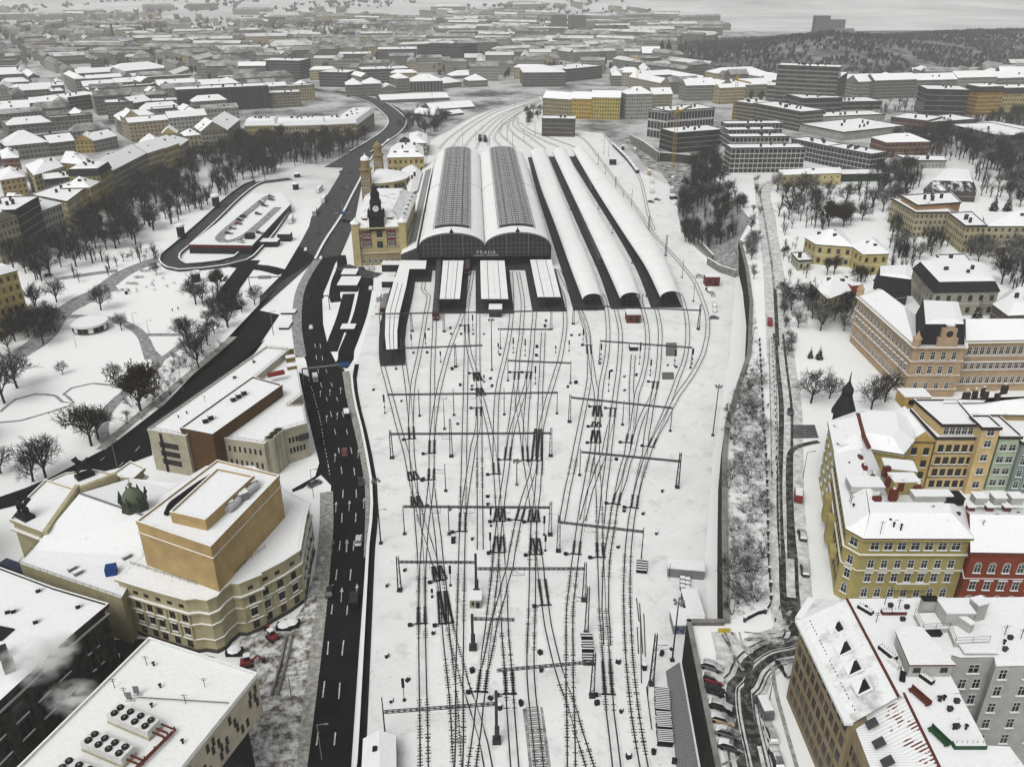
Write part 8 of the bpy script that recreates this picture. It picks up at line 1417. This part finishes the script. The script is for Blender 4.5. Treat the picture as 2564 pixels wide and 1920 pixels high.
p=P('B6',1540,655);root=empty('company_kiosk',p,label='white kiosk with a blue letter N on its front by the parking wall',cat='kiosk');m=MB();m.box(p+Vector((1.2,2.5,0)),(7.,5.,2.6));m.build('wall',[STEEL],root);m=MB();m.box(p+Vector((1.2,2.5,2.6)),(7.3,5.4,.3));m.build('roof',[SNOW],root)
cu=bpy.data.curves.new('letter','FONT');cu.body='N';cu.size=2.4;cu.extrude=.05;cu.align_x='CENTER';o0=bpy.data.objects.new('tmp',cu);COL.objects.link(o0);bpy.context.view_layer.update();me_=bpy.data.meshes.new_from_object(o0 .evaluated_get(bpy.context.evaluated_depsgraph_get()));bpy.data.objects.remove(o0);me_.materials.append(mat('letter_blue',(.01,.02,.15),.5));o=bpy.data.objects.new('sign_letter',me_);COL.objects.link(o);o.parent=root;o.location=(-.9,-.12,.5);o.rotation_euler=(math.pi/2,0,0)
def stack(label,k,a,c,n_,w_,layers=2):
 A_,C_=P(k,*a),P(k,*c);d=(C_-A_);L=d.length;d.normalize();s=Vector((d.y,-d.x,0));root=empty('sleeper_stack',A_,label=label,cat='sleeper stack')
 for i in range(n_):
  q=A_+d*L*(i+.5)/n_
  for l_ in range(layers):
   if l_ and R.random()<.12:continue
   m=MB();j=R.uniform(-.12,.12);m.bar(q-s*(w_/2+j)+Vector((0,0,.25+.45*l_)),q+s*(w_/2-j)+Vector((0,0,.25+.45*l_)),L/n_*.62,.4,0)
   if l_==layers-1:m.bar(q-s*(w_/2+j)+Vector((0,0,.52+.45*l_)),q+s*(w_/2-j)+Vector((0,0,.52+.45*l_)),L/n_*.3,.12,1)
   m.build('sleeper',[BLACK,SNOW],root)
stack('stack of dark sleepers at the foot of a lattice mast among the tracks','Y6',(532,290),(558,610),12,2.5);stack('long stack of dark snow striped sleepers on the gravel, farther half','Y6',(1310,870),(1320,1110),13,2.9,3);stack('long stack of dark snow striped sleepers on the gravel, nearer half','Y6',(1322,1125),(1350,1450),17,2.9,3);stack('small dark stack of sleepers at the foot of a slim pole','Y4',(1105,1140),(1103,1270),5,2.6)
for i,(k,a,c) in enumerate((('Y2',(1410,495),(1412,630)),('Y2',(1375,800),(1378,875)))):
 A_,C_=P(k,*a),P(k,*c);root=empty('timber_crossing',A_,label=('grey plank stack beside the tracks, larger one at right','grey plank stack beside the tracks, smaller nearer one')[i],cat='plank stack');d=(C_-A_)
 for j in range(9 if i==0 else 6):m=MB();q=A_+d*(j+.5)/(9 if i==0 else 6);m.bar(q+Vector((-2.1,0,.25)),q+Vector((2.1,0,.25)),d.length/13,.3);m.build('plank',[mat('weathered_plank',(.16,.16,.155),.9)],root)
root=empty('rail_stock',P('B6',1200,450),label='loose rails lying in the snow on the right of the yard',cat='rail stock')
for a,c in(((1185,380),(1205,560)),((1208,420),(1232,800)),((1215,520),(1222,1020)),((1240,500),(1252,820)),((1260,1050),(1300,1370)),((1270,1030),(1270,1120)),((1190,600),(1200,800))):m=MB();m.bar(P('B6',*a,.15),P('B6',*c,.15),.18,.18);m.build('loose_rail',[RAIL],root)
p=P('B4',1060,1656);root=empty('white_shed',p,label='white snow covered shed at the bottom left of the rail yard',cat='shed');e0=[P('B4',x,y,3.2) for x,y in((930,1440),(1055,1402),(1180,1412),(1185,1800),(1060,1830),(910,1830))];f=[(q.x,q.y) for q in(e0[0],e0[2],e0[3],e0[5])];m=MB();m.prism(f,0,3.,0,top=False);m.build('wall',[IRON],root);m=MB();rd0,rd1=e0[1]+Vector((0,0,.9)),e0[4]+Vector((0,0,.9));m.poly([e0[0],rd0,rd1,e0[5]]);m.poly([rd0,e0[2],e0[3],rd1]);m.poly([e0[0],e0[2],rd0]);m.build('roof',[SNOW],root);m=MB();q=P('B4',1020,1525,3.8);m.box((q.x,q.y,3.),(.8,.8,1.4));m.build('vent',[BLACK],root)
def digger(label,k,x,y,rz):
 b0=P(k,x,y,.1);root=empty('mini_excavator',b0,label=label,cat='excavator');co,si=math.cos(rz),math.sin(rz);T=lambda a,b_,c:Vector((b0 .x+co*a-si*b_,b0 .y+si*a+co*b_,b0 .z+c))
 for s in(-.8,.8):m=MB();m.bar(T(-1.3,s,.35),T(1.3,s,.35),.45,.6);m.build('track',[BLACK],root)
 m=MB();m.box(T(-.3,0,.7),(2.,1.6,.8),0,rz);m.build('engine_deck',[RED],root);m=MB();m.box(T(.1,.2,1.5),(1.2,1.,1.1),0,rz);m.build('cab',[GLASS],root);m=MB();m.box(T(.1,.2,2.6),(1.3,1.1,.18),0,rz);m.build('snow_cap',[SNOW],root);m=MB();m.bar(T(.8,-.4,1.2),T(2.3,-.4,2.6),.3);m.bar(T(2.3,-.4,2.6),T(3.4,-.4,1.2),.24);m.build('arm',[RED],root);m=MB();m.box(T(3.4,-.4,.5),(.7,.9,.8),0,rz);m.build('bucket',[BLACK],root)
digger('red mini excavator on the snowy building site beside the theatre','B4',250,690,2.4);digger('second red excavator nearer the white box building','B4',60,890,.3)
for k,x,y,lab in(('B4',340,610,'dark skip with snow heaps left of the highway verge'),('B4',395,590,'second dark skip beside the first one by the theatre'),('B2',1770,800,'dark skip below the round theatre corner'),('B2',860,860,'heap of snowy rubble containers in the dark court')):
 p=P(k,x,y,.1);root=empty('skip',p,label=lab,cat='skip');m=MB();m.prism([(p.x-1.7,p.y-.9),(p.x+1.7,p.y-.9),(p.x+1.7,p.y+.9),(p.x-1.7,p.y+.9)],0,1.3);m.build('bin',[BLACK],root);m=MB();m.lathe((p.x,p.y,1.3),[(1.5,0),(1.,.35),(.01,.5)],8);m.build('snow_heap',[SNOW],root)
m=MB();l=PL('B4',[(375,680),(340,850),(300,1000),(265,1120)],.1);root=empty('site_trench_wall',l[0],label='long narrow pale trench frame on the building site',cat='trench frame')
for d in(-.6,.6):
 m=MB();q=offset_line(smooth_line(l,3.),d)
 for a,c in zip(q,q[1:]):m.bar(a+Vector((0,0,.4)),c+Vector((0,0,.4)),.35,.8)
 m.build('frame_side',[CONC],root)
LO=[]
for k,x,y,h,z in(('B4',500,455,9.,0),('B1',885,965,9.,0),('B1',1380,388,9.,0),('Z5',100,1480,10.,0),('B3',558,1190,9.,0),('B3',1066,1530,10.,0),('Z4',1060,1370,5.,0),('Z4',1178,1430,5.,0),('Z4',605,1545,5.,0),('Z4',2165,1450,10.,0),('B8',185,1165,9.,ZP),('B7',440,1045,8.,ZP),('B4',400,1190,8.,0),('Z5',545,840,9.,0),('Z5',640,430,9.,0),('B4',620,1600,9.,0)):
 p=P(k,x,y,z);root=empty('street_lamp',p,cat='street lamp',group='street lamps');LO.append(root);m=MB();m.tube(p,p+Vector((0,0,h)),.12,.07,6);m.bar(p+Vector((0,0,h)),p+Vector((1.6,0,h+.3)),.1);m.build('post',[STEEL],root);m=MB();m.box(p+Vector((1.7,0,h+.2)),(.7,.3,.15));m.build('lamp_head',[STEEL],root)
place_labels(LO,'slim grey street lamp with a curved arm',5)
fl=smooth_line(PM([('B8',[(0,560),(100,510),(195,440)]),('B7',[(178,1640),(172,1250),(162,900),(142,600),(128,300),(112,0)])],ZP),1.5)
root=empty('strip_fence',fl[0],label='dark fence with snow capped stone posts along the planted strip',cat='fence')
m=MB()
for a,c in zip(fl,fl[1:]):m.bar(a+Vector((0,0,.55)),c+Vector((0,0,.55)),.12,.9)
m.build('fence_panel',[BLACK],root)
for i in range(0,len(fl),3):
 p=fl[i];m=MB();m.box(p,(.5,.5,1.3),0);m.box(p+Vector((0,0,1.3)),(.6,.6,.15),1);m.build('fence_post',[DARKCONC,SNOW],root)
bl=smooth_line(PM([('B8',[(230,560),(262,470),(285,380),(262,150),(262,0)]),('B7',[(258,1500),(245,1150),(238,800),(225,400),(205,0)])],ZP),2.);BLO=[]
for i,p in enumerate(bl[::2]):
 o=MB();o.tube(p,p+Vector((0,0,.85)),.16,.13,7);o.box(p+Vector((0,0,.85)),(.26,.26,.1));q_=o.build('bollard',[BLACK]);
 root=empty('bollard',p,cat='bollard',group='bollards along the promenade');q_.name='post';q_.location=-p;q_.parent=root;BLO.append(root)
place_labels(BLO,'small black bollard on the snowy promenade',8)
def dashes(lines,z,ln,gap,w_,name='lane_marking',skip=None):
 m=MB()
 for l in lines:
  l=smooth_line(l,1.);d=0.
  for a,c in zip(l,l[1:]):
   d+=(c-a).length
   if d%(ln+gap)<ln:ribbon(m,[Vector((a.x,a.y,0)),Vector((c.x,c.y,0))],-w_/2,w_/2,z)
 return m.build(name,[PAINT],kind='structure')
dashes([PM([('B4',[(580,1500),(610,1280),(655,900),(682,600),(732,200),(755,0)]),('B3',[(768,1450),(775,1250),(782,1100),(770,1000),(742,800),(715,680),(690,570),(665,480),(640,400),(610,330),(580,150),(565,0)])]),PM([('B4',[(714,1500),(748,1150),(775,800),(800,600),(838,200),(860,0)]),('B3',[(872,1430),(880,1250),(878,1120),(865,1000),(850,880),(828,780),(800,660),(770,540),(745,480),(715,400),(685,320),(650,230),(625,150),(600,0)])])],ZL[0]+.05,4.,8.,.28)
dashes([PM([('B3',[(680,1030),(665,930),(640,800),(610,620),(575,480),(540,360),(520,300)])])],ZL[0]+.05,1.2,1.4,.25)
dashes([PL('B1',[(900,960),(1010,860),(1100,760)]),PL('B1',[(760,920),(850,840)]),PL('B1',[(1400,520),(1650,330),(1900,120)])],ZL[0]+.05,3.,6.,.25)
m=MB()
def arrow(k,x,y,x2,y2):
 a,c=P(k,x,y,0),P(k,x2,y2,0);d=(c-a).normalized();s=Vector((d.y,-d.x,0));z=Vector((0,0,ZL[0]+.06));e=a+d*3.6
 m.poly([a-s*.09+z,a+s*.09+z,e+s*.09+z,e-s*.09+z]);m.poly([e-s*.42+z,e+s*.42+z,e+d*1.7+z])
for k,x,y in(('B4',700,40),('B4',803,40),('B4',766,420),('B4',880,390),('B3',725,1310),('B3',825,1300),('B3',935,1280),('B3',700,1610),('B3',808,1610),('B3',718,930),('B3',893,900),('B3',655,630),('B3',735,610),('B3',608,440),('B3',680,430),('B3',760,415)):arrow(k,x,y,x+4,y-70)
m.build('arrow_marking',[PAINT],kind='structure')
m=MB();qs=B('B7',[(360,655),(530,655),(555,740),(360,745)],ZP)
for i in range(7):a=Vector((*qs[0],ZP+.35)).lerp(Vector((*qs[3],ZP+.35)),i/6);c=Vector((*qs[1],ZP+.35)).lerp(Vector((*qs[2],ZP+.35)),i/6);m.bar(a,c,.5,.12)
m.build('crossing_stripe',[mat('dark_stripe',(.04,.04,.04),.8)],kind='structure')
SKIN=mat('skin',(.35,.22,.16),.7);COAT=mat('dark_coat',(.02,.02,.022),.9)
def person(label,k,x,y,z,rz,stride=.25):
 me=bpy.data.meshes.new('body');V=[(0,0,.95),(0,0,1.2),(0,0,1.42),(0,0,1.52),(0,.01,1.68),(-.1,0,.9),(-.11,stride*.4,.5),(-.11,stride,.06),(-.11,stride+.14,.03),(.1,0,.9),(.11,-stride*.2,.5),(.11,-stride,.08),(.11,-stride+.14,.03),(-.2,0,1.4),(-.27,-.08,1.12),(-.27,.06,.88),(.2,0,1.4),(.27,.08,1.12),(.27,.2,.9)]
 E=[(0,1),(1,2),(2,3),(3,4),(0,5),(5,6),(6,7),(7,8),(0,9),(9,10),(10,11),(11,12),(2,13),(13,14),(14,15),(2,16),(16,17),(17,18)];rad=[.17,.18,.17,.07,.12,.12,.08,.06,.05,.12,.08,.06,.05,.09,.06,.045,.09,.06,.045]
 me.from_pydata(V,E,[]);o=bpy.data.objects.new('tmp',me);COL.objects.link(o);md=o.modifiers.new('s','SKIN')
 for v,r in zip(me.skin_vertices[0].data,rad):v.radius=(r,r)
 me.skin_vertices[0].data[0].use_root=True;o.modifiers.new('u','SUBSURF').levels=1;bpy.context.view_layer.update()
 m2=bpy.data.meshes.new_from_object(o.evaluated_get(bpy.context.evaluated_depsgraph_get()));bpy.data.objects.remove(o);m2 .materials.append(COAT);m2 .materials.append(SKIN)
 for p in m2 .polygons:p.material_index=1 if p.center.z>1.56 and p.center.y>.02 else 0
 o=bpy.data.objects.new('person',m2);COL.objects.link(o);o.location=P(k,x,y,z)+Vector((0,0,.05));o.rotation_euler.z=rz;tag(o,label,'person');return o
person('person in a dark coat, left of two walking on the open park snow','Z4',1367,1268,0,.4);person('person in dark clothes, right of two walking on the park snow','Z4',1412,1255,0,.6)
for i,(x,y,l) in enumerate(((175,515,'farthest lone person walking on the promenade by the stone fence'),(180,945,'person in dark clothes near the fence, left of another walker'),(236,915,'person walking mid promenade right of the one by the fence'),(205,1030,'nearest dark dressed person on the promenade'))):person(l,'B7',x,y,ZP+.12,i*1.7)
for k,x,y,h,kd,lab in(('B1',35,480,17,'bare','tall bare tree at the left edge of the open park snow'),('B1',130,365,14,'bare','bare tree behind the tall one at the left park edge'),('B1',473,262,5.2,'frost','small round lone tree in the middle of the snowy lawn'),('B1',690,800,15.5,'olive','large spreading tree with some yellow brown leaves by the path'),('B1',742,745,11,'bare','bare tree close behind the large spreading one'),('B1',1060,535,17.5,'leafy','dense dark brown leaved tree by the park path'),('B1',870,330,8,'bare','bare tree left behind the dense brown tree'),('B1',250,1068,11.5,'bare','left of two bare trees above the road bend'),('B1',345,1038,14,'bare','larger right one of two bare trees above the road bend'),('B1',10,1010,10,'bare','bare tree cut by the left picture edge above the road bend'),('B1',1500,218,12,'tall','bare tree on the verge left of the highway arm'),('Z4',800,1252,12,'bare','wide bare tree beside the dark park path fork'),('Z4',290,1275,13,'tall','bare tree at the left path junction'),('Z4',450,1192,11,'bare','bare tree between the two left paths'),('Z4',1550,1208,14,'bare','wide bare tree on the lawn right of the walkers'),('Z4',1605,1202,10,'bare','bare tree touching the wide one right of the walkers'),('Z4',1805,1392,11,'bare','bare tree above the highway verge'),('Z4',1725,1098,10.5,'leafy','brown tinged tree inside the ramp junction'),('Z4',1240,975,7,'bare','small bare tree beside the parked cars in the park'),('Z4',965,1412,7.5,'frost','small frosted tree right of the round pavilion'),('Z4',2015,1212,9.5,'bare','bare tree on the snowy island by the slip road'),('Z4',1500,1560,14,'tall','dark bare tree at the right end of the straight path'),('Z4',1560,1620,12,'bare','bare tree just below the straight path end'),('Z4',120,1500,12,'bare','bare tree in front of the ornate yellow house'),('Z4',400,1420,9,'bare','dense bare tree left of the round pavilion')):plant(kd,P(k,x,y),h,lab)
for k,x,y,h,kd,lab in(('B7',500,480,12,'frost','frosted bare tree in the school garden by the street'),('B7',640,445,8,'bare','smaller bare tree right of the frosted garden tree'),('B7',955,525,10,'bare','bare tree behind the yellow block roof'),('B7',1060,470,11,'bare','tangled bare tree at the school corner'),('B7',495,140,4.5,'conifer','left of two small firs on the garden snow'),('B7',562,150,5.5,'conifer','right of two small firs on the garden snow'),('Z7',530,1210,10,'conifer','dark fir beside the low cream villa'),('Z7',1850,575,11,'conifer','left tall snowy fir behind the institute'),('Z7',1950,580,12,'conifer','right tall snowy fir behind the institute'),('Z7',1725,1400,11,'conifer','snowy fir in front of the mansard villa'),('Z7',650,690,15,'leafy','very dark dense tree behind the yellow villa'),('Z7',760,690,12,'leafy','second dark dense tree behind the yellow villa'),('Z7',690,1040,9,'tall','bare tree in front of the yellow villa'),('Z7',640,1045,8,'tall','second bare tree in front of the yellow villa'),('Z7',330,905,5,'olive','small yellowish bush tree by the garden wall'),('Z7',1390,880,13,'bare','bare tree before the long institute wing'),('Z7',1160,880,12,'frost','frosted tree left of the institute'),('Z7',1310,930,9,'frost','snowy tree right of the yellow villa'),('Z7',860,1100,8,'olive','greenish tree between the villas'),('Z7',1910,1110,14,'bare','wide bare tree right of the mansard villa')):plant(kd,P(k,x,y,ZP),h,lab)
fill('Z4',[(40,960),(250,840),(560,660),(850,520),(940,420),(1210,260),(1330,230),(1450,330),(1330,560),(1150,720),(900,800),(860,930),(560,960),(330,1060)],66,['bare','bare','tall'],11,16,'park trees before the left tenements','bare dark tree of the park before the left tenements')
fill('Z4',[(1330,210),(1520,90),(1750,-40),(2212,-60),(2212,180),(1960,220),(1700,420),(1470,560),(1400,380)],44,['bare','tall','bare'],10,15,'trees between park and ramp loop','bare dark tree between the tenements and the ramp loop')
fill('Z5',[(-200,60),(400,25),(800,55),(700,110),(560,215),(330,250),(100,330),(-150,330)],46,['bare','tall'],11,16,'trees below the cream palace front','bare dark tree below the long cream palace front')
fill('Z4',[(0,1470),(280,1290),(440,1340),(470,1440),(330,1560),(0,1660)],10,['bare'],9,13,'trees before the ornate yellow house','bare tree before the ornate yellow house')
fill('Z4',[(1640,1250),(1900,1180),(1930,1300),(1650,1600),(1560,1640),(1620,1400)],12,['slim','bare'],6,9,'thin trees on the highway verge','thin bare tree on the verge by the highway')
fill('B1',[(1230,160),(1500,60),(1700,40),(1420,330),(1080,620),(880,700),(820,640),(960,440)],34,['shrub','slim','shrub'],2.2,4.5,'shrubs on the highway verge','bare shrub on the verge between path and highway',mind=2.)
fill('Z4',[(1140,780),(1330,830),(1360,920),(1260,900),(1100,880)],7,['shrub'],2.5,4,'shrubs by the ramp','low shrub at the ramp corner',mind=2.)
fill('Z4',[(900,1110),(1280,990),(1430,1010),(1400,1080),(1120,1150)],14,['shrub'],.9,1.5,'dark garden shrubs on the park snow','small dark shrub in the snowy flower bed',mind=1.6)
for x,y,w_ in((1150,950,5.),(1098,998,5.),(1040,1048,5.),(985,1102,5.)):
 p=P('Z4',x,y);root=empty('clipped_hedge',p,label=f"short clipped dark hedge, {['first','second','third','fourth'][[1150,1098,1040,985].index(x)]} in line from the ramp corner",cat='hedge');m=MB()
 for _ in range(160):c=p+Vector((R.uniform(-2.4,2.4),R.uniform(-.7,.7),R.uniform(.1,1.1)));a=Vector((R.uniform(-1,1),R.uniform(-1,1),R.uniform(-1,1)))*.35;e=Vector((R.uniform(-1,1),R.uniform(-1,1),R.uniform(-1,1)))*.35;m.poly([c,c+a,c+e])
 m.build('foliage',[NEEDLE],root)
def zslope(x,y):
 best=min(((p.x-x)**2+(p.y-y)**2,p.z) for r in ROWS for p in r);return best[1]-.3
fill('Z6',[(1310,480),(1330,320),(1440,235),(1570,230),(1600,340),(1640,430),(1780,590),(1740,760),(1600,900),(1360,740),(1310,620)],62,['bare','tall','tall'],8,13,'trees on the embankment right of the platforms','bare tree on the wooded embankment',z=5.,mind=3.2,zfn=zslope)
fill('Z6',[(1570,230),(1560,120),(1480,200),(1440,230)],6,['tall'],8,12,'trees beside the apartment terraces','dark bare tree by the building shell',z=3.)
fill('Z6',[(1700,450),(1820,620),(1830,800),(1770,860),(1830,1100),(1850,1100),(1850,600)],12,['slim','frost'],5,8,'thin trees at the plateau edge','thin frosted tree along the plateau edge',z=ZP,mind=3.)
fill('Z7',[(235,430),(480,430),(820,450),(840,690),(560,690),(310,770),(250,560)],16,['bare','bare','frost'],9,13,'trees between cream house and villa','bare tree between the cream house and the yellow villa',z=ZP)
fill('Z7',[(860,520),(1120,500),(1290,620),(1280,760),(1130,880),(1100,720),(900,680)],13,['bare','frost'],9,13,'trees between the villa and the institute','tangled bare tree between villa and institute',z=ZP)
fill('Z7',[(900,330),(1300,230),(1330,420),(1100,480),(900,430)],12,['bare'],9,13,'trees above the institute','bare tree above the orange institute block',z=ZP)
fill('Z7',[(1500,60),(2120,80),(2120,540),(1990,560),(1780,420),(1740,260),(1560,180)],44,['bare','tall','frost'],10,15,'trees of the right hand park','dark bare tree of the park at right',z=ZP)
fill('T3',[(1300,930),(1700,870),(2300,720),(2300,800),(1800,840),(1660,1000)],22,['bare'],11,15,'trees around the red brown villa','bare tree around the red brown villa',z=ZP)
fill('Z7',[(305,1170),(520,1240),(560,1290),(790,1300),(800,1440),(690,1480),(380,1420)],13,['bare','frost'],7,11,'trees before the school','bare tree in the garden before the school',z=ZP)
fill('Z7',[(1500,890),(1640,890),(2100,700),(2100,1150),(1900,1000),(1750,980),(1620,890)],12,['frost','bare'],9,12,'trees above the mansard villa','snow dusted tree above the mansard villa',z=ZP)
fill('Z7',[(300,1200),(345,1200),(400,1640),(330,1640)],10,['slim','frost'],4,7,'small trees along the upper street','small frosted tree along the upper street',z=ZP,mind=2.5)
fill('Z7',[(95,350),(145,350),(160,800),(130,1100),(100,1100)],14,['slim'],4,6,'saplings on the promenade','sapling on the upper promenade',z=ZP,mind=2.5)
STRIP=[(1872,560),(1868,100)]
fill('B5',[(1880,1640),(1880,900),(1900,560),(1990,330),(2120,200),(2150,600),(2170,1640)],84,['snowshrub','snowshrub','shrub'],2.2,4.2,'snowy shrubs of the planted strip','snow laden shrub of the planted strip',z=ZP,mind=1.5)
fill('B6',[(1880,30),(2100,30),(2100,440),(1890,520)],24,['snowshrub','shrub'],2.4,4.2,'snowy shrubs at the strip end','snow laden shrub at the near end of the strip',z=ZP,mind=1.4)
fill('T2',[(430,790),(560,700),(700,770),(620,860),(480,880)],14,['bare'],9,13,'trees left of the far tracks','dark bare tree left of the far track fan')
fill('T2',[(1190,730),(1300,690),(1300,800),(1200,820)],8,['bare'],7,11,'trees beside the signal building','bare tree left of the black signal building')
mb=MB()
for k,poly_,n_,h0,h1,z in(('Z7',[(1300,-60),(2200,-100),(2200,560),(1760,470),(1690,250),(1300,180)],190,8,14,ZP),('T3',[(780,1000),(1000,1000),(1300,1000),(1700,880),(2400,760),(2400,1010),(1300,1060)],120,7,12,ZP),('T3',[(1000,680),(1560,660),(1560,720),(1240,745)],40,6,10,ZP),('Z7',[(850,400),(1330,200),(1340,430),(1110,500),(880,640)],60,7,12,ZP),('Z7',[(1090,650),(1560,820),(1480,900),(1120,930)],36,6,10,ZP),('Z7',[(240,430),(830,450),(830,700),(320,770)],40,6,11,ZP),('Z4',[(560,1010),(900,900),(1100,800),(1290,760),(1280,830),(980,930),(700,1060)],12,6,10,0),('Z4',[(1640,1180),(1760,1090),(1780,1250),(1700,1330)],8,6,9,0),('Z7',[(1090,830),(1300,880),(1280,980),(1100,1040)],16,5,8,ZP),('Z7',[(310,800),(460,800),(420,900),(520,1010),(540,1100),(320,1130)],16,3,6,ZP),('Z7',[(900,900),(940,1020),(1000,1040),(880,1120),(840,1020)],10,4,7,ZP),('Z7',[(1900,1000),(2150,900),(2150,1180),(1960,1160)],20,6,10,ZP),('Z4',[(100,930),(560,660),(930,430),(1330,210),(1500,60),(2212,-80),(2212,170),(1700,430),(1330,600),(900,830),(560,990),(330,1080)],170,8,14,0),('Z5',[(-200,50),(400,30),(810,50),(700,120),(560,210),(330,260),(-150,330)],130,9,14,0),('T2',[(360,830),(560,690),(720,770),(600,880)],50,7,12,0),('T3',[(1040,660),(2300,640),(2300,720),(1850,760),(1560,650)],60,7,12,ZP),('Z6',[(1310,480),(1330,320),(1570,230),(1640,430),(1780,590),(1740,760),(1600,900),(1360,740)],110,5,10,-1),('T1',[(1000,1000),(1600,940),(2212,930),(2212,1010),(1000,1060)],60,8,13,0)):
 W_=[(p.x,p.y) for p in PL(k,poly_,max(z,0) if z>=0 else 5.)];xs=[p[0] for p in W_];ys=[p[1] for p in W_];c_=0
 for _ in range(n_*14):
  x,y=R.uniform(min(xs),max(xs)),R.uniform(min(ys),max(ys))
  if not inpoly(x,y,W_) or any((x-c.x)**2+(y-c.y)**2<(r+1)**2 and inpoly(x,y,f) for c,r,f in FOOT):continue
  stree(mb,Vector((x,y,z if z>=0 else zslope(x,y))),R.uniform(h0,h1),R.uniform(.8,1.1));c_+=1
  if c_>=n_:break
mb.build('park_thicket',[TWIG],kind='stuff')
RF=[('B7',[(820,1390),(1000,1180),(960,900),(740,900)],29.,10),('B7',[(930,1460),(1680,1470),(1600,1300),(1080,1290)],29.5,9),('B8',[(830,420),(1250,420),(1220,600),(1000,700)],RZ,7),('B8',[(1260,1130),(1600,1140),(1800,1480),(1560,1640)],RZ,7),('B7',[(1730,1580),(2090,1590),(2090,1320),(1690,1320)],28.,7),('B8',[(1900,640),(2100,640),(2100,860),(1900,860)],RZ,5),('B2',[(1150,760),(1800,990),(1350,1560),(700,1180)],22.2,9),('B1',[(1200,680),(1950,150),(2000,120),(1330,640)],13.,7)]
for i,(k,poly_,z,n_) in enumerate(RF):
 q_=[(p.x,p.y) for p in PL(k,poly_,z)];xs=[p[0] for p in q_];ys=[p[1] for p in q_];got=0
 while got<n_:
  x,y=R.uniform(min(xs),max(xs)),R.uniform(min(ys),max(ys))
  if not inpoly(x,y,q_):continue
  got+=1;root=empty('roof_fitting',(x,y,z-1.),cat='roof fitting',group='vents and aerials on near roofs');root['base']='small dark vent or aerial on a snowy near roof';FIT=globals().setdefault('FITS',[]);FIT.append(root)
  mb=MB();t=R.random()
  if t<.4:mb.tube((x,y,z-1.),(x,y,z+.8),.16,.16,7);mb.lathe((x,y,z+.8),[(.3,0),(.3,.1),(.01,.3)],7)
  elif t<.7:mb.bar((x,y,z-1.),(x,y,z+2.2),.08);mb.bar((x-.6,y,z+2.),(x+.6,y,z+2.),.05);mb.bar((x-.4,y,z+1.6),(x+.4,y,z+1.6),.05)
  else:mb.box((x,y,z-1.),(.7,.5,1.6),0,R.random());mb.box((x,y,z+.6),(.8,.6,.14),0)
  mb.build('fitting_body',[BLACK if t<.7 else TILE],root)
place_labels(FITS,'roof fitting',8)
cleanup_protos()
